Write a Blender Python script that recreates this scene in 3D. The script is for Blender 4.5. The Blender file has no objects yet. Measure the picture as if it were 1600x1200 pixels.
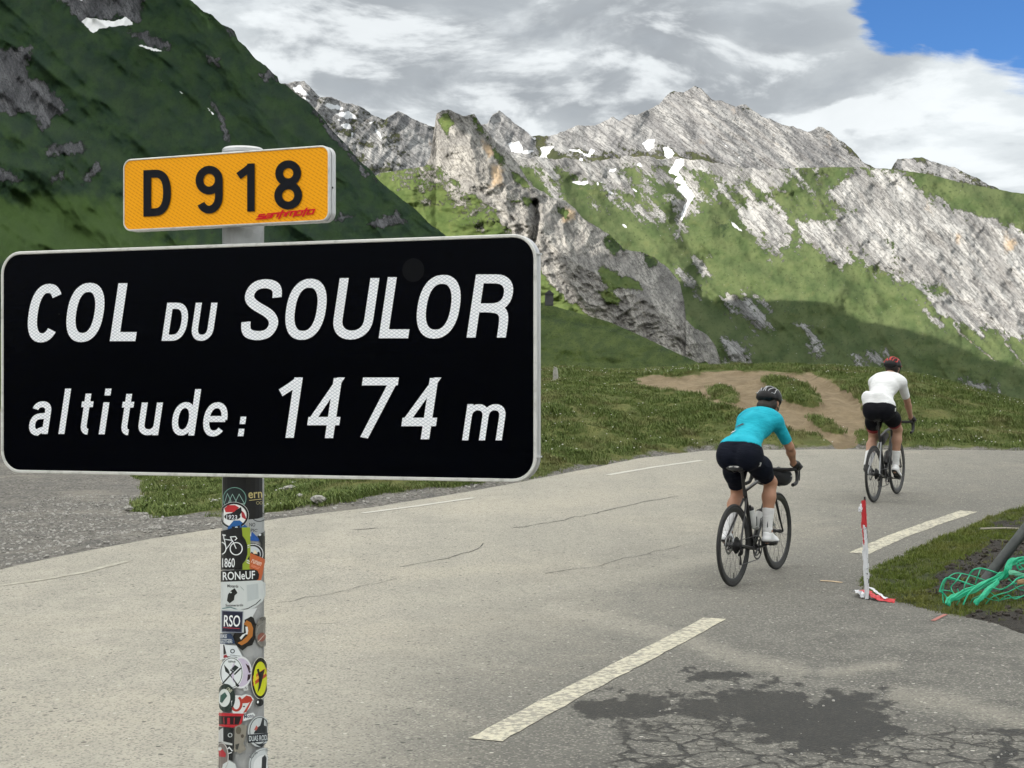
import bpy, bmesh, math, random
import numpy as np
from mathutils import Vector, Matrix
from mathutils.geometry import tessellate_polygon

S = bpy.context.scene
COL = S.collection
R = math.radians
random.seed(7)

# ------------------------------------------------------------ camera, sky, sun, exposure
F, CX, HY, CH = 2400.0, 800.0, 620.0, 1.6       # focal length and horizon in photo pixels, eye height
cam_d = bpy.data.cameras.new('camera')
cam_d.sensor_width = 36
cam_d.lens = F / 1600 * 36
cam_d.shift_y = 20 / 1600
cam_d.clip_start, cam_d.clip_end = 0.05, 40000
cam = bpy.data.objects.new('camera', cam_d)
COL.objects.link(cam)
cam.location = (0, 0, CH)
cam.rotation_euler = (R(90), 0, 0)
S.camera = cam

SUN_DIR = Vector((-0.76, -0.24, 0.60)).normalized()     # towards the sun
SUN_EL = math.asin(SUN_DIR.z)
SUN_ROT = math.atan2(SUN_DIR.x, SUN_DIR.y)
sun_d = bpy.data.lights.new('sun', 'SUN')
sun_d.energy = 5.0
sun_d.angle = R(0.5)
sun_d.color = (1.0, 0.945, 0.86)
sun = bpy.data.objects.new('sun', sun_d)
COL.objects.link(sun)
sun.rotation_euler = (-SUN_DIR).to_track_quat('-Z', 'Y').to_euler()
sun.location = (-60, -20, 60)

S.view_settings.view_transform = 'Standard'
S.view_settings.look = 'None'
S.view_settings.gamma = 1
S.view_settings.use_curve_mapping = False
S.view_settings.exposure = 0.45
S.cycles.use_denoising = True
S.cycles.max_bounces = 8
S.cycles.diffuse_bounces = 4
S.cycles.sample_clamp_indirect = 6


class NT:
    """small helper for node trees"""
    def __init__(s, tree):
        s.t = tree
        s.N = tree.nodes
        s.L = tree.links

    def n(s, typ, **props):
        nd = s.N.new(typ)
        for k, v in props.items():
            setattr(nd, k, v)
        return nd

    def set(s, sock, v):
        if v is None:
            return
        if isinstance(v, bpy.types.NodeSocket):
            s.L.new(v, sock)
        else:
            if sock.type == 'RGBA' and not isinstance(v, (int, float)) and len(v) == 3:
                v = (*v, 1)
            sock.default_value = v

    def math(s, op, a, b=None, c=None, clamp=False):
        nd = s.n('ShaderNodeMath', operation=op, use_clamp=clamp)
        s.set(nd.inputs[0], a)
        s.set(nd.inputs[1], b)
        if c is not None:
            s.set(nd.inputs[2], c)
        return nd.outputs[0]

    def vmath(s, op, a, b=None):
        nd = s.n('ShaderNodeVectorMath', operation=op)
        s.set(nd.inputs[0], a)
        if b is not None:
            s.set(nd.inputs[1], b)
        return nd.outputs['Value'] if op in ('DOT_PRODUCT', 'LENGTH', 'DISTANCE') else nd.outputs[0]

    def mix(s, f, a, b, blend='MIX'):
        nd = s.n('ShaderNodeMix', data_type='RGBA', blend_type=blend)
        s.set(nd.inputs[0], f)
        s.set(nd.inputs[6], a)
        s.set(nd.inputs[7], b)
        return nd.outputs[2]

    def noise(s, vec, scale, detail=4, rough=.55, dist=0.0, color=False):
        nd = s.n('ShaderNodeTexNoise')
        if vec is not None:
            s.L.new(vec, nd.inputs['Vector'])
        nd.inputs['Scale'].default_value = scale
        nd.inputs['Detail'].default_value = detail
        nd.inputs['Roughness'].default_value = rough
        nd.inputs['Distortion'].default_value = dist
        return nd.outputs['Color' if color else 'Fac']

    def voro(s, vec, scale, feature='F1', rnd=1.0):
        nd = s.n('ShaderNodeTexVoronoi', feature=feature)
        if vec is not None:
            s.L.new(vec, nd.inputs['Vector'])
        nd.inputs['Scale'].default_value = scale
        nd.inputs['Randomness'].default_value = rnd
        return nd.outputs

    def step(s, v, lo, hi, a=0.0, b=1.0):
        nd = s.n('ShaderNodeMapRange', interpolation_type='SMOOTHSTEP')
        s.set(nd.inputs[0], v)
        s.set(nd.inputs[1], lo)
        s.set(nd.inputs[2], hi)
        s.set(nd.inputs[3], a)
        s.set(nd.inputs[4], b)
        return nd.outputs[0]

    def attr(s, name):
        return s.n('ShaderNodeAttribute', attribute_name=name).outputs['Fac']

    def mapping(s, vec, rot=(0, 0, 0), scale=(1, 1, 1), loc=(0, 0, 0)):
        nd = s.n('ShaderNodeMapping')
        s.L.new(vec, nd.inputs[0])
        nd.inputs['Rotation'].default_value = rot
        nd.inputs['Scale'].default_value = scale
        nd.inputs['Location'].default_value = loc
        return nd.outputs[0]

    def coord(s, which):
        return s.n('ShaderNodeTexCoord').outputs[which]

    def pos(s):
        return s.n('ShaderNodeNewGeometry').outputs['Position']

    def bump(s, h, strength=.5, dist=.01, normal=None):
        nd = s.n('ShaderNodeBump')
        nd.inputs['Strength'].default_value = strength
        nd.inputs['Distance'].default_value = dist
        s.L.new(h, nd.inputs['Height'])
        if normal is not None:
            s.L.new(normal, nd.inputs['Normal'])
        return nd.outputs[0]


def material(name, color=(.5, .5, .5), rough=.6, metal=0.0, spec=.5, build=None, sheen=0):
    m = bpy.data.materials.new(name)
    m.use_nodes = True
    b = m.node_tree.nodes['Principled BSDF']
    b.inputs['Base Color'].default_value = (*color, 1)
    b.inputs['Roughness'].default_value = rough
    b.inputs['Metallic'].default_value = metal
    b.inputs['Specular IOR Level'].default_value = spec
    if sheen:
        b.inputs['Sheen Weight'].default_value = sheen
    if build:
        build(NT(m.node_tree), b)
    return m


# world: physical sky with a broken cloud layer
W = bpy.data.worlds.new('World')
S.world = W
W.use_nodes = True
w = NT(W.node_tree)
w.N.clear()
out = w.n('ShaderNodeOutputWorld')
bg = w.n('ShaderNodeBackground')
w.L.new(bg.outputs[0], out.inputs[0])
bg.inputs['Strength'].default_value = 0.1
sky = w.n('ShaderNodeTexSky', sky_type='NISHITA')
sky.sun_disc = False
sky.sun_elevation = SUN_EL
sky.sun_rotation = SUN_ROT
sky.altitude = 1474
sky.air_density = 1.0
sky.dust_density = .3
sky.ozone_density = 2.0
D = w.coord('Generated')
sep = w.n('ShaderNodeSeparateXYZ')
w.L.new(D, sep.inputs[0])
dx, dy, dz = sep.outputs


def cloud_point(zv):
    zz = w.math('MAXIMUM', w.math('ADD', zv, .62), .25)
    cmb = w.n('ShaderNodeCombineXYZ')
    w.L.new(w.math('DIVIDE', dx, zz), cmb.inputs[0])
    w.L.new(w.math('DIVIDE', dy, zz), cmb.inputs[1])
    w.L.new(w.math('MULTIPLY', zv, 2.6), cmb.inputs[2])
    return cmb.outputs[0]


P = cloud_point(dz)
PU = cloud_point(w.math('ADD', dz, .016))


def puff(pt):
    return w.noise(w.mapping(pt, loc=(2.4, 6.1, 3.3)), 5.2, 8, .56, .35)
n1 = w.noise(P, 2.6, 9, .56, .25)
n2 = w.noise(w.mapping(P, loc=(5.2, 1.3, .7)), 7.0, 11, .60, .4)
n3 = w.noise(w.mapping(P, loc=(1.7, 8.3, 2.2)), .9, 6, .5)


puff0 = puff(P)
relief_c = w.math('SUBTRACT', puff0, puff(PU))       # bright tops, grey undersides


def pxdir(px, py):
    return Vector(((px - CX) / F, 1, (HY - py) / F)).normalized()


def lobe(px, py, rad_px):
    """soft region of the sky round a direction"""
    d = w.vmath('DOT_PRODUCT', D, tuple(pxdir(px, py)))
    c = math.cos(rad_px / F)
    return w.math('DIVIDE', w.math('SUBTRACT', 1.0, d), 1 - c)      # 0 centre, 1 at the radius
gap = w.math('MINIMUM', w.math('MINIMUM', lobe(1500, -34, 96), lobe(1590, -14, 92)), w.math('MINIMUM', lobe(1420, -36, 92), lobe(1750, -75, 190)))
wisp = w.math('MULTIPLY', w.math('SUBTRACT', n2, .5), 3.1)
cover = w.step(w.math('ADD', w.math('ADD', gap, wisp), w.math('MULTIPLY', w.math('SUBTRACT', n1, .5), 1.2)), .62, 1.10)
far_gap = w.step(n3, .28, .36)
cover = w.math('MULTIPLY', cover, w.math('MAXIMUM', far_gap, w.step(dy, .3, .6)))
dark = w.step(w.math('ADD', n1, w.math('MULTIPLY', n2, .55)), .66, .92)
dl = w.math('MINIMUM', w.math('MINIMUM', lobe(1000, 105, 200), lobe(760, 95, 170)), w.math('MINIMUM', w.math('MINIMUM', lobe(1330, 170, 105), lobe(1235, 90, 110)), lobe(560, 70, 150)))
dl = w.math('ADD', dl, w.math('MULTIPLY', w.math('SUBTRACT', n2, .5), 3.0))
dark = w.math('MULTIPLY_ADD', w.step(dl, 1.5, -.1), .62, w.math('MULTIPLY', dark, .45), clamp=True)
bl = w.math('MINIMUM', lobe(1470, 150, 150), w.math('MINIMUM', lobe(1250, 175, 45), lobe(1390, 200, 60)))
lit = w.step(w.math('SUBTRACT', w.math('ADD', w.math('MULTIPLY', n2, .72), w.math('MULTIPLY', n1, .28)), w.math('MULTIPLY', w.math('MINIMUM', bl, 2.0), .075)), .36, .56)
ccol = w.mix(dark, (5.7, 6.1, 6.3), (2.95, 3.2, 3.45))
ccol = w.mix(w.math('MULTIPLY', lit, .66), ccol, (6.9, 7.3, 7.5))
pf = w.math('ADD', w.math('MULTIPLY', relief_c, 5.0), w.math('MULTIPLY', w.math('SUBTRACT', puff0, .47), 1.6))
ccol = w.mix(w.math('MULTIPLY', w.step(pf, -.05, .55), .75), ccol, (7.3, 7.65, 7.8))
ccol = w.mix(w.math('MULTIPLY', w.step(pf, -.05, -.6), .55), ccol, (3.1, 3.4, 3.7))
w.L.new(w.mix(cover, w.mix(1.0, sky.outputs[0], (.40, .66, .98), 'MULTIPLY'), ccol), bg.inputs['Color'])

# ------------------------------------------------------------ numeric helpers
def hash2(ix, iy, seed):
    h = (ix.astype(np.int64) * 374761393 + iy.astype(np.int64) * 668265263 + seed * 1442695041) & 0xFFFFFFFF
    h = ((h ^ (h >> 13)) * 1274126177) & 0xFFFFFFFF
    h = (h ^ (h >> 16)) & 0xFFFFFFFF
    return h / 4294967295.0


def gnoise(x, y, seed=0):
    """2-D gradient noise, about -1..1"""
    x = np.asarray(x, float)
    y = np.asarray(y, float)
    ix, iy = np.floor(x), np.floor(y)
    fx, fy = x - ix, y - iy
    u = fx * fx * fx * (fx * (fx * 6 - 15) + 10)
    v = fy * fy * fy * (fy * (fy * 6 - 15) + 10)

    def g(ax, ay):
        a = hash2(ix + ax, iy + ay, seed) * 2 * np.pi
        return np.cos(a) * (fx - ax) + np.sin(a) * (fy - ay)
    return 1.5 * ((g(0, 0) * (1 - u) + g(1, 0) * u) * (1 - v) + (g(0, 1) * (1 - u) + g(1, 1) * u) * v)


def fbm(x, y, octv=5, gain=.5, seed=0, lac=2.03):
    a, s, t = 1.0, 0.0, 0.0
    for o in range(octv):
        s = s + a * gnoise(x, y, seed + o * 17)
        t += a
        a *= gain
        x, y = np.asarray(x) * lac + 3.1, np.asarray(y) * lac + 1.7
    return s / t * 1.4


def ridged(x, y, octv=5, gain=.55, seed=0, lac=2.03):
    a, s, t = 1.0, 0.0, 0.0
    for o in range(octv):
        n = 1 - np.abs(gnoise(x, y, seed + o * 23))
        s = s + a * n * n
        t += a
        a *= gain
        x, y = np.asarray(x) * lac + 2.3, np.asarray(y) * lac + 4.1
    return s / t


def smooth(a, b, v):
    t = np.clip((v - a) / (b - a), 0, 1)
    return t * t * (3 - 2 * t)


def sd_poly(x, y, poly):
    """signed distance to a polygon, positive inside"""
    x = np.asarray(x, float)
    y = np.asarray(y, float)
    best = np.full(x.shape, 1e18)
    ins = np.zeros(x.shape, bool)
    n = len(poly)
    for i in range(n):
        (ax, ay), (bx, by) = poly[i], poly[(i + 1) % n]
        ex, ey = bx - ax, by - ay
        t = np.clip(((x - ax) * ex + (y - ay) * ey) / (ex * ex + ey * ey + 1e-12), 0, 1)
        best = np.minimum(best, (x - ax - t * ex) ** 2 + (y - ay - t * ey) ** 2)
        if ay != by:
            ins ^= ((ay > y) != (by > y)) & (x < ex * (y - ay) / (by - ay) + ax)
    d = np.sqrt(best)
    return np.where(ins, d, -d)


def sd_line(x, y, pts):
    """distance to a polyline"""
    best = np.full(np.shape(x), 1e18)
    for (ax, ay), (bx, by) in zip(pts[:-1], pts[1:]):
        ex, ey = bx - ax, by - ay
        t = np.clip(((x - ax) * ex + (y - ay) * ey) / (ex * ex + ey * ey + 1e-12), 0, 1)
        best = np.minimum(best, (x - ax - t * ex) ** 2 + (y - ay - t * ey) ** 2)
    return np.sqrt(best)


def lerp1(x, pts):
    return np.interp(x, [p[0] for p in pts], [p[1] for p in pts])


def grid_mesh(name, X, Y, Z, mat, attrs=None, uv=None, smooth_shade=True, flip=False):
    nr, nc = X.shape
    V = np.stack([X, Y, Z], -1).reshape(-1, 3)
    i = np.arange(nr * nc).reshape(nr, nc)
    q = np.stack([i[:-1, :-1], i[:-1, 1:], i[1:, 1:], i[1:, :-1]], -1).reshape(-1, 4)
    if flip:
        q = q[:, ::-1]
    me = bpy.data.meshes.new(name)
    me.vertices.add(len(V))
    me.vertices.foreach_set('co', V.astype(np.float32).ravel())
    me.loops.add(q.size)
    me.loops.foreach_set('vertex_index', q.astype(np.int32).ravel())
    me.polygons.add(len(q))
    me.polygons.foreach_set('loop_start', np.arange(0, q.size, 4, dtype=np.int32))
    me.polygons.foreach_set('loop_total', np.full(len(q), 4, np.int32))
    me.update(calc_edges=True)
    if uv is not None:
        ul = me.uv_layers.new(name='UVMap')
        U = np.stack([uv[0].ravel(), uv[1].ravel()], -1)[q.ravel()]
        ul.data.foreach_set('uv', U.astype(np.float32).ravel())
    for k, a in (attrs or {}).items():
        at = me.attributes.new(k, 'FLOAT', 'POINT')
        at.data.foreach_set('value', np.asarray(a, np.float32).ravel())
    me.polygons.foreach_set('use_smooth', np.full(len(q), smooth_shade))
    me.materials.append(mat)
    o = bpy.data.objects.new(name, me)
    COL.objects.link(o)
    return o


def tag(o, label=None, cat=None, group=None, kind=None):
    if label:
        o['label'] = label
    if cat:
        o['category'] = cat
    if group:
        o['group'] = group
    if kind:
        o['kind'] = kind
    return o


def at(px, py, Y):
    return Vector(((px - CX) / F * Y, Y, CH + (HY - py) / F * Y))


# ------------------------------------------------------------ mountains
SUBST = dict(grass=((.050, .088, .020), (.098, .122, .032)), rock=((.40, .385, .355), (.20, .195, .19)))


def mountain_mat(name, g1, g2, r1, r2, rot, streak, fine=1.0, bump=6.0, tex=1.0, gb=.22, gm=.45):
    def b(t, bs):
        uv = t.coord('UV')
        st = t.mapping(t.mapping(uv, rot=(0, 0, rot)), scale=(streak * tex, tex, 1))      # stretched along the bedding
        na = t.noise(uv, 2.6 * tex, 9, .62)
        nb = t.noise(st, 3.2, 10, .66, .3)
        nc = t.noise(uv, 17 * tex, 8, .66)
        nd = t.noise(t.mapping(uv, loc=(3, 7, 1)), 5 * tex, 8, .6)
        mott = t.math('ADD', t.math('MULTIPLY', t.math('SUBTRACT', nc, .5), 1.15 * fine), t.math('MULTIPLY', t.math('SUBTRACT', nb, .5), .75))
        rk = t.math('ADD', t.attr('rock'), mott)
        rmask = t.step(rk, .42, .58)
        gcol = t.mix(t.step(na, .36, .64), g1, g2)
        gcol = t.mix(t.math('MULTIPLY', t.step(nc, .52, .66), gm), gcol, tuple(c * .50 for c in g1))
        gcol = t.mix(t.math('MULTIPLY', t.step(nd, .55, .72), .35), gcol, (g2[0] * 1.35, g2[1] * 1.12, g2[2] * 1.1))
        gcol = t.mix(t.math('MULTIPLY', t.step(t.math('ADD', t.attr('shrub'), mott), .40, .82), .65), gcol, (.016, .032, .015))
        rcol = t.mix(t.step(nb, .40, .62), r2, r1)
        rcol = t.mix(t.math('MULTIPLY', t.step(nc, .52, .64), .62), rcol, tuple(c * .40 for c in r2))
        fs = t.noise(t.mapping(t.mapping(uv, rot=(0, 0, rot)), scale=(streak * .5 * tex, 1.5 * tex, 1)), 9, 7, .6, .4)
        seam = t.step(t.math('ABSOLUTE', t.math('SUBTRACT', fs, .5)), .030, .006)
        rcol = t.mix(t.math('MULTIPLY', seam, .7), rcol, tuple(c * .38 for c in r2))
        fs2 = t.noise(t.mapping(t.mapping(uv, rot=(0, 0, rot * .8)), scale=(streak * .8 * tex, 1.2 * tex, 1)), 3.2, 9, .66, .6)
        rcol = t.mix(t.math('MULTIPLY', t.step(t.math('ABSOLUTE', t.math('SUBTRACT', fs2, .5)), .022, .004), .6), rcol, tuple(c * .34 for c in r2))
        pale = t.step(t.noise(uv, 31 * tex, 5, .7), .56, .68)
        rcol = t.mix(t.math('MULTIPLY', pale, .45), rcol, tuple(min(1, c * 1.35) for c in r1))
        rcol = t.mix(t.math('MULTIPLY', t.step(t.math('ADD', t.attr('tint'), t.math('SUBTRACT', nd, .5)), .35, .8), .7), rcol, (.47, .335, .20))
        speck = t.math('MULTIPLY', t.step(t.noise(uv, 24 * tex, 6, .7), .635, .69), t.step(nd, .44, .58))
        gcol = t.mix(t.math('MULTIPLY', speck, .8), gcol, r1)
        gcol = t.mix(t.math('MULTIPLY', t.step(t.math('ADD', t.attr('meadow'), t.math('SUBTRACT', na, .5)), .2, .9), .8), gcol, (g2[0] * 1.9, g2[1] * 1.7, g2[2] * 1.2))
        col = t.mix(rmask, gcol, rcol)
        sn = t.step(t.math('ADD', t.attr('snow'), t.math('MULTIPLY', t.math('SUBTRACT', nc, .5), .9)), .52, .66)
        col = t.mix(sn, col, t.mix(nc, (.60, .61, .63), (.84, .85, .86)))
        t.L.new(col, bs.inputs['Base Color'])
        bs.inputs['Roughness'].default_value = .95
        bs.inputs['Specular IOR Level'].default_value = .1
        h = t.math('ADD', t.math('MULTIPLY', nb, 1.0), t.math('MULTIPLY', nc, .55))
        h = t.math('MULTIPLY', h, t.math('MULTIPLY_ADD', rmask, 1.0 - gb, gb))
        h = t.math('MULTIPLY', h, t.math('MULTIPLY_ADD', sn, -.85, 1.0))
        t.L.new(t.bump(h, 1.0, bump), bs.inputs['Normal'])
    return material(name, rough=.95, build=b)


def mountain(name, mat, sil, base, us, nv, depth, relief, masks, jag=3.0, jag_s=18.0, back=(200, 260), seed=0):
    U1 = np.asarray(us, float)
    t = np.linspace(0, 1, nv)
    sy = lerp1(U1, sil)
    sy = sy + jag * (fbm(U1 / jag_s, U1 * 0, 5, .55, seed + 5)) * lerp1(U1, [(p[0], p[2] if len(p) > 2 else 1.0) for p in sil])
    by = lerp1(U1, base)
    U, T = np.meshgrid(U1, t)
    PY = by[None, :] + (sy - by)[None, :] * T
    uu = np.arange(U1[0] - 200, U1[-1] + 200, 4.0)
    sa = np.convolve(lerp1(uu, sil), np.ones(31) / 31, 'same')
    sa = np.interp(U1, uu[16:-16], sa[16:-16])
    T = np.clip((by[None, :] - PY) / (by - sa)[None, :], 0, 1.25)      # height measure without the jagged crest
    Yd = depth(U, PY, T) + relief(U, PY, T)
    X = (U - CX) / F * Yd
    Z = CH + (HY - PY) / F * Yd
    A = masks(U, PY, T)
    for k in ('rock', 'snow', 'tint', 'shrub', 'meadow'):
        A.setdefault(k, np.zeros_like(U))
    # the far side falls away behind the crest
    ex = [X], [Yd], [Z], [U], [PY]
    for i in range(1, 4):
        ex[0].append(X[-1:] + 0)
        ex[1].append(Yd[-1:] + back[0] * i)
        ex[2].append(np.maximum(Z[-1:] - back[1] * .5 * i * (1 + .3 * i), -80))
        ex[3].append(U[-1:])
        ex[4].append(PY[-1:] - 30 * i)
    X, Yd, Z, U, PY = [np.concatenate(e, 0) for e in ex]
    A = {k: np.concatenate([a] + [a[-1:]] * 3, 0) for k, a in A.items()}
    o = grid_mesh(name, X, Yd, Z, mat, A, (U / 100, PY / 100))
    return tag(o, kind='structure')


def poly_mask(U, V, polys, soft=10.0, wob=8.0, seed=0, ws=30.0):
    """0..1 mask, .5 on the outline, which wanders"""
    m = np.full(U.shape, -1e9)
    wv = wob * fbm(U / ws, V / ws, 4, .55, seed)
    for p in polys:
        m = np.maximum(m, sd_poly(U, V, p))
    return np.clip(.5 + (m + wv) / (2 * soft), 0, 1)


def mixed_mask(U, V, polys, angle, w=45.0, amp=.55, fine=.25, seed=0, la=70.0, lb=16.0):
    """rock amount that breaks up along the bedding near the outlines"""
    m = np.full(U.shape, -1e9)
    for p in polys:
        m = np.maximum(m, sd_poly(U, V, p))
    c, s = math.cos(R(angle)), math.sin(R(angle))
    a, b = U * c + V * s, -U * s + V * c
    return np.clip(.5 + np.clip(m / w, -.62, .62) + amp * fbm(a / la, b / lb, 6, .6, seed) + fine * fbm(U / 11, V / 9, 4, .6, seed + 3), 0, 1)


def cols(a, b, step, pre=(), post=()):
    return np.concatenate([np.asarray(pre, float), np.arange(a, b, step), np.asarray(post, float)])


# --- far massif with the pale summit
sil_far = [(300, 160, 1), (400, 160), (440, 130), (475, 126), (500, 151), (530, 156), (560, 165), (585, 181), (602, 188), (622, 172), (650, 188), (675, 197),
           (720, 200), (745, 196), (762, 192), (770, 179), (780, 174), (800, 188), (830, 212), (858, 213), (885, 203), (900, 196), (918, 198), (940, 190), (958, 184),
           (968, 189), (985, 178), (995, 180), (1010, 173), (1030, 163), (1040, 150), (1052, 143), (1068, 144), (1086, 134), (1096, 139), (1112, 154), (1150, 166),
           (1165, 163), (1190, 182), (1230, 196), (1262, 206), (1278, 198), (1295, 205), (1320, 223), (1350, 254), (1366, 262), (1392, 266), (1402, 250), (1415, 246),
           (1440, 247), (1470, 256), (1490, 260), (1535, 284), (1600, 312), (1800, 350), (2400, 380)]
base_far = [(300, 420), (2400, 470)]
far_rock = [[(590, 180), (622, 168), (680, 195), (720, 215), (700, 290), (590, 280), (640, 240)],
            [(740, 160), (780, 165), (835, 205), (850, 240), (800, 260), (740, 240)],
            [(995, 170), (1086, 128), (1200, 175), (1280, 190), (1370, 262), (1380, 280), (1240, 275), (1150, 268), (1090, 250), (1045, 232), (1015, 220)],
            [(1395, 262), (1410, 240), (1490, 255), (1560, 300), (1450, 275)],
            [(900, 235), (950, 215), (1000, 190), (1020, 235), (960, 245)], [(1130, 262), (1380, 262), (1380, 300), (1180, 290)], [(860, 195), (940, 180), (1040, 150), (1050, 236), (985, 242), (900, 236), (850, 236)]]
far_snow = [[(456, 136), (470, 133), (482, 148), (488, 151), (460, 144)], [(466, 148), (490, 158), (478, 158)], [(504, 165), (512, 160), (525, 163), (540, 170), (532, 173), (515, 170)],
            [(522, 178), (545, 172), (560, 186), (540, 186)], [(513, 182), (535, 188), (525, 189)], [(530, 195), (545, 192), (550, 201), (540, 202)], [(565, 200), (590, 188), (575, 192)],
            [(548, 205), (553, 207), (551, 218), (548, 216)], [(585, 200), (595, 208), (596, 217), (590, 214)], [(793, 223), (812, 220), (818, 234), (835, 235), (823, 241), (798, 238)],
            [(842, 229), (866, 229), (856, 243), (855, 252), (839, 252), (846, 240)], [(886, 233), (905, 233), (918, 242), (922, 231), (908, 224), (931, 235), (921, 247), (908, 240)],
            [(903, 249), (911, 247), (913, 260), (904, 260)], [(1003, 225), (1012, 217), (1024, 217), (1022, 230), (1012, 238)], [(1034, 230), (1044, 228), (1056, 240), (1045, 251), (1038, 243)],
            [(828, 212), (838, 216), (836, 221)], [(1125, 221), (1128, 222), (1158, 248), (1155, 248)]]


def far_depth(U, V, T):
    rid = lerp1(U, [(300, 3000), (600, 3300), (800, 3600), (1086, 3700), (1370, 3300), (1410, 3500), (1600, 3300), (2400, 3000)])
    return 2500 + (rid - 2500) * T ** 1.1


def far_relief(U, V, T):
    c, s = math.cos(R(38)), math.sin(R(38))
    a, b = U * c + V * s, -U * s + V * c                # along / across the bedding
    peak = smooth(1000, 1060, U) * smooth(1420, 1360, U)
    r = 80 * (ridged(U / 95 + V / 300, V / 190, 4, .5, 3) - .5) + 30 * fbm(U / 60, V / 60, 5, .5, 9)
    return -(r * (1 - .92 * peak) + peak * (72 * (ridged(a / 150, b / 26, 5, .56, 31) - .5) + 120 * np.abs((U - 1085 - (V - 135) * .25) / 300) * -1)) * (.3 + .7 * smooth(0, .25, T))


def far_masks(U, V, T):
    rock = mixed_mask(U, V, far_rock, 38, 38, .42, .22, 4)
    rock = np.maximum(rock, smooth(.25, .75, .48 + .5 * fbm(U / 34 + V / 60, V / 26, 5, .6, 14)) * smooth(225, 190, V) * .8 + .30)
    rock = np.maximum(rock, .36 + .30 * fbm(U / 30, V / 18, 4, .6, 44) + .24 * smooth(700, 640, U))
    return dict(rock=rock, snow=poly_mask(U, V, far_snow, 2.4, 2.2, 8, 8), tint=.35 * smooth(.2, .6, fbm(U / 40, V / 40, 3, .5, 77)))


m_far = mountain_mat('massif_rock', (.058, .068, .032), (.088, .094, .046), (.41, .405, .395), (.23, .227, .228), R(-38), .30, .9, 7, 1.3)
mountain('mountain', m_far, [(p[0], p[1], 1.0) for p in sil_far], base_far, cols(400, 1620, 1.5, np.arange(250, 400, 15), np.arange(1640, 2401, 40)), 150,
         far_depth, far_relief, far_masks, 3.6, 22, (300, 300), 11)

# --- broad front slope: meadow below, bedded limestone above right
sil_fr = [(380, 330), (520, 300), (560, 278), (620, 268), (700, 262), (800, 246), (850, 246), (930, 252), (1000, 244), (1060, 246), (1100, 252), (1180, 263), (1240, 263),
          (1300, 261), (1345, 261), (1400, 265), (1450, 272), (1500, 285), (1560, 296), (1600, 303), (1800, 345), (2600, 420)]
base_fr = [(380, 700), (2600, 720)]
fr_rock = [[(850, 250), (870, 245), (960, 262), (1000, 300), (960, 300), (900, 275)], [(1095, 262), (1130, 260), (1180, 300), (1160, 310), (1125, 285)],
           [(1130, 262), (1240, 266), (1260, 290), (1215, 300), (1160, 285)],
           [(1150, 320), (1180, 305), (1225, 330), (1240, 360), (1215, 400), (1190, 370), (1160, 345)],
           [(1230, 270), (1330, 262), (1345, 262), (1400, 265), (1455, 300), (1505, 330), (1560, 340), (1600, 360), (1900, 480), (1900, 640), (1620, 530), (1580, 525), (1540, 520), (1490, 500), (1460, 500), (1425, 460), (1395, 425), (1375, 425), (1345, 405), (1310, 385), (1290, 350), (1255, 330), (1225, 300)],
           [(1240, 340), (1300, 345), (1340, 400), (1310, 415), (1280, 390), (1250, 380)],
           [(1062, 425), (1075, 430), (1098, 455), (1090, 462)], [(1090, 405), (1104, 405), (1106, 435), (1094, 440), (1105, 462), (1094, 460)],
           [(1130, 470), (1150, 458), (1175, 465), (1185, 490), (1195, 510), (1170, 510), (1150, 490)], [(1170, 490), (1190, 485), (1200, 515), (1180, 520)],
           [(1248, 510), (1260, 512), (1285, 550), (1275, 552)], [(1340, 560), (1360, 555), (1385, 552), (1390, 570), (1350, 572)],
           [(1040, 310), (1075, 310), (1090, 330), (1070, 345), (1060, 370), (1050, 340)], [(980, 320), (1010, 315), (1030, 330), (1032, 345), (1000, 340)],
           [(1500, 595), (1545, 600), (1560, 612), (1520, 612)],
           [(1128, 530), (1160, 535), (1170, 560), (1130, 570)]]
fr_grassy = [[(1220, 290), (1265, 268), (1330, 262), (1330, 280), (1300, 300), (1340, 330), (1300, 345), (1250, 325)], [(1370, 360), (1385, 358), (1410, 400), (1398, 405)],
             [(1420, 268), (1500, 288), (1620, 310), (1900, 380), (1900, 420), (1600, 350), (1510, 325), (1455, 295)], [(1430, 440), (1465, 430), (1490, 460), (1450, 480)]]
fr_snow = [[(1044, 270), (1056, 248), (1068, 246), (1070, 258), (1060, 268), (1068, 280), (1086, 306), (1076, 322), (1066, 345), (1062, 345), (1068, 322), (1075, 314), (1062, 300), (1056, 296), (1064, 288), (1052, 284), (1058, 275)],
           [(892, 284), (918, 282), (920, 287), (905, 290)], [(930, 282), (938, 288), (934, 290)], [(952, 264), (966, 262), (960, 270), (950, 270)], [(940, 291), (952, 298), (966, 304), (955, 305)],
           [(966, 348), (976, 351), (983, 356), (976, 356)], [(992, 255), (1000, 254), (1006, 260), (998, 261)], [(930, 283), (955, 284), (940, 286)], [(1006, 280), (1016, 280), (1012, 283)],
           [(1136, 340), (1150, 350), (1160, 362), (1148, 356)], [(985, 292), (998, 299), (993, 300)]]


def fr_depth(U, V, T):
    top = lerp1(U, [(380, 2300), (900, 2450), (1200, 2350), (1600, 2150), (2600, 1500)])
    bot = lerp1(U, [(380, 1500), (1000, 1500), (1600, 1280), (2600, 800)])
    return bot + (top - bot) * T ** 1.15


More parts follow.
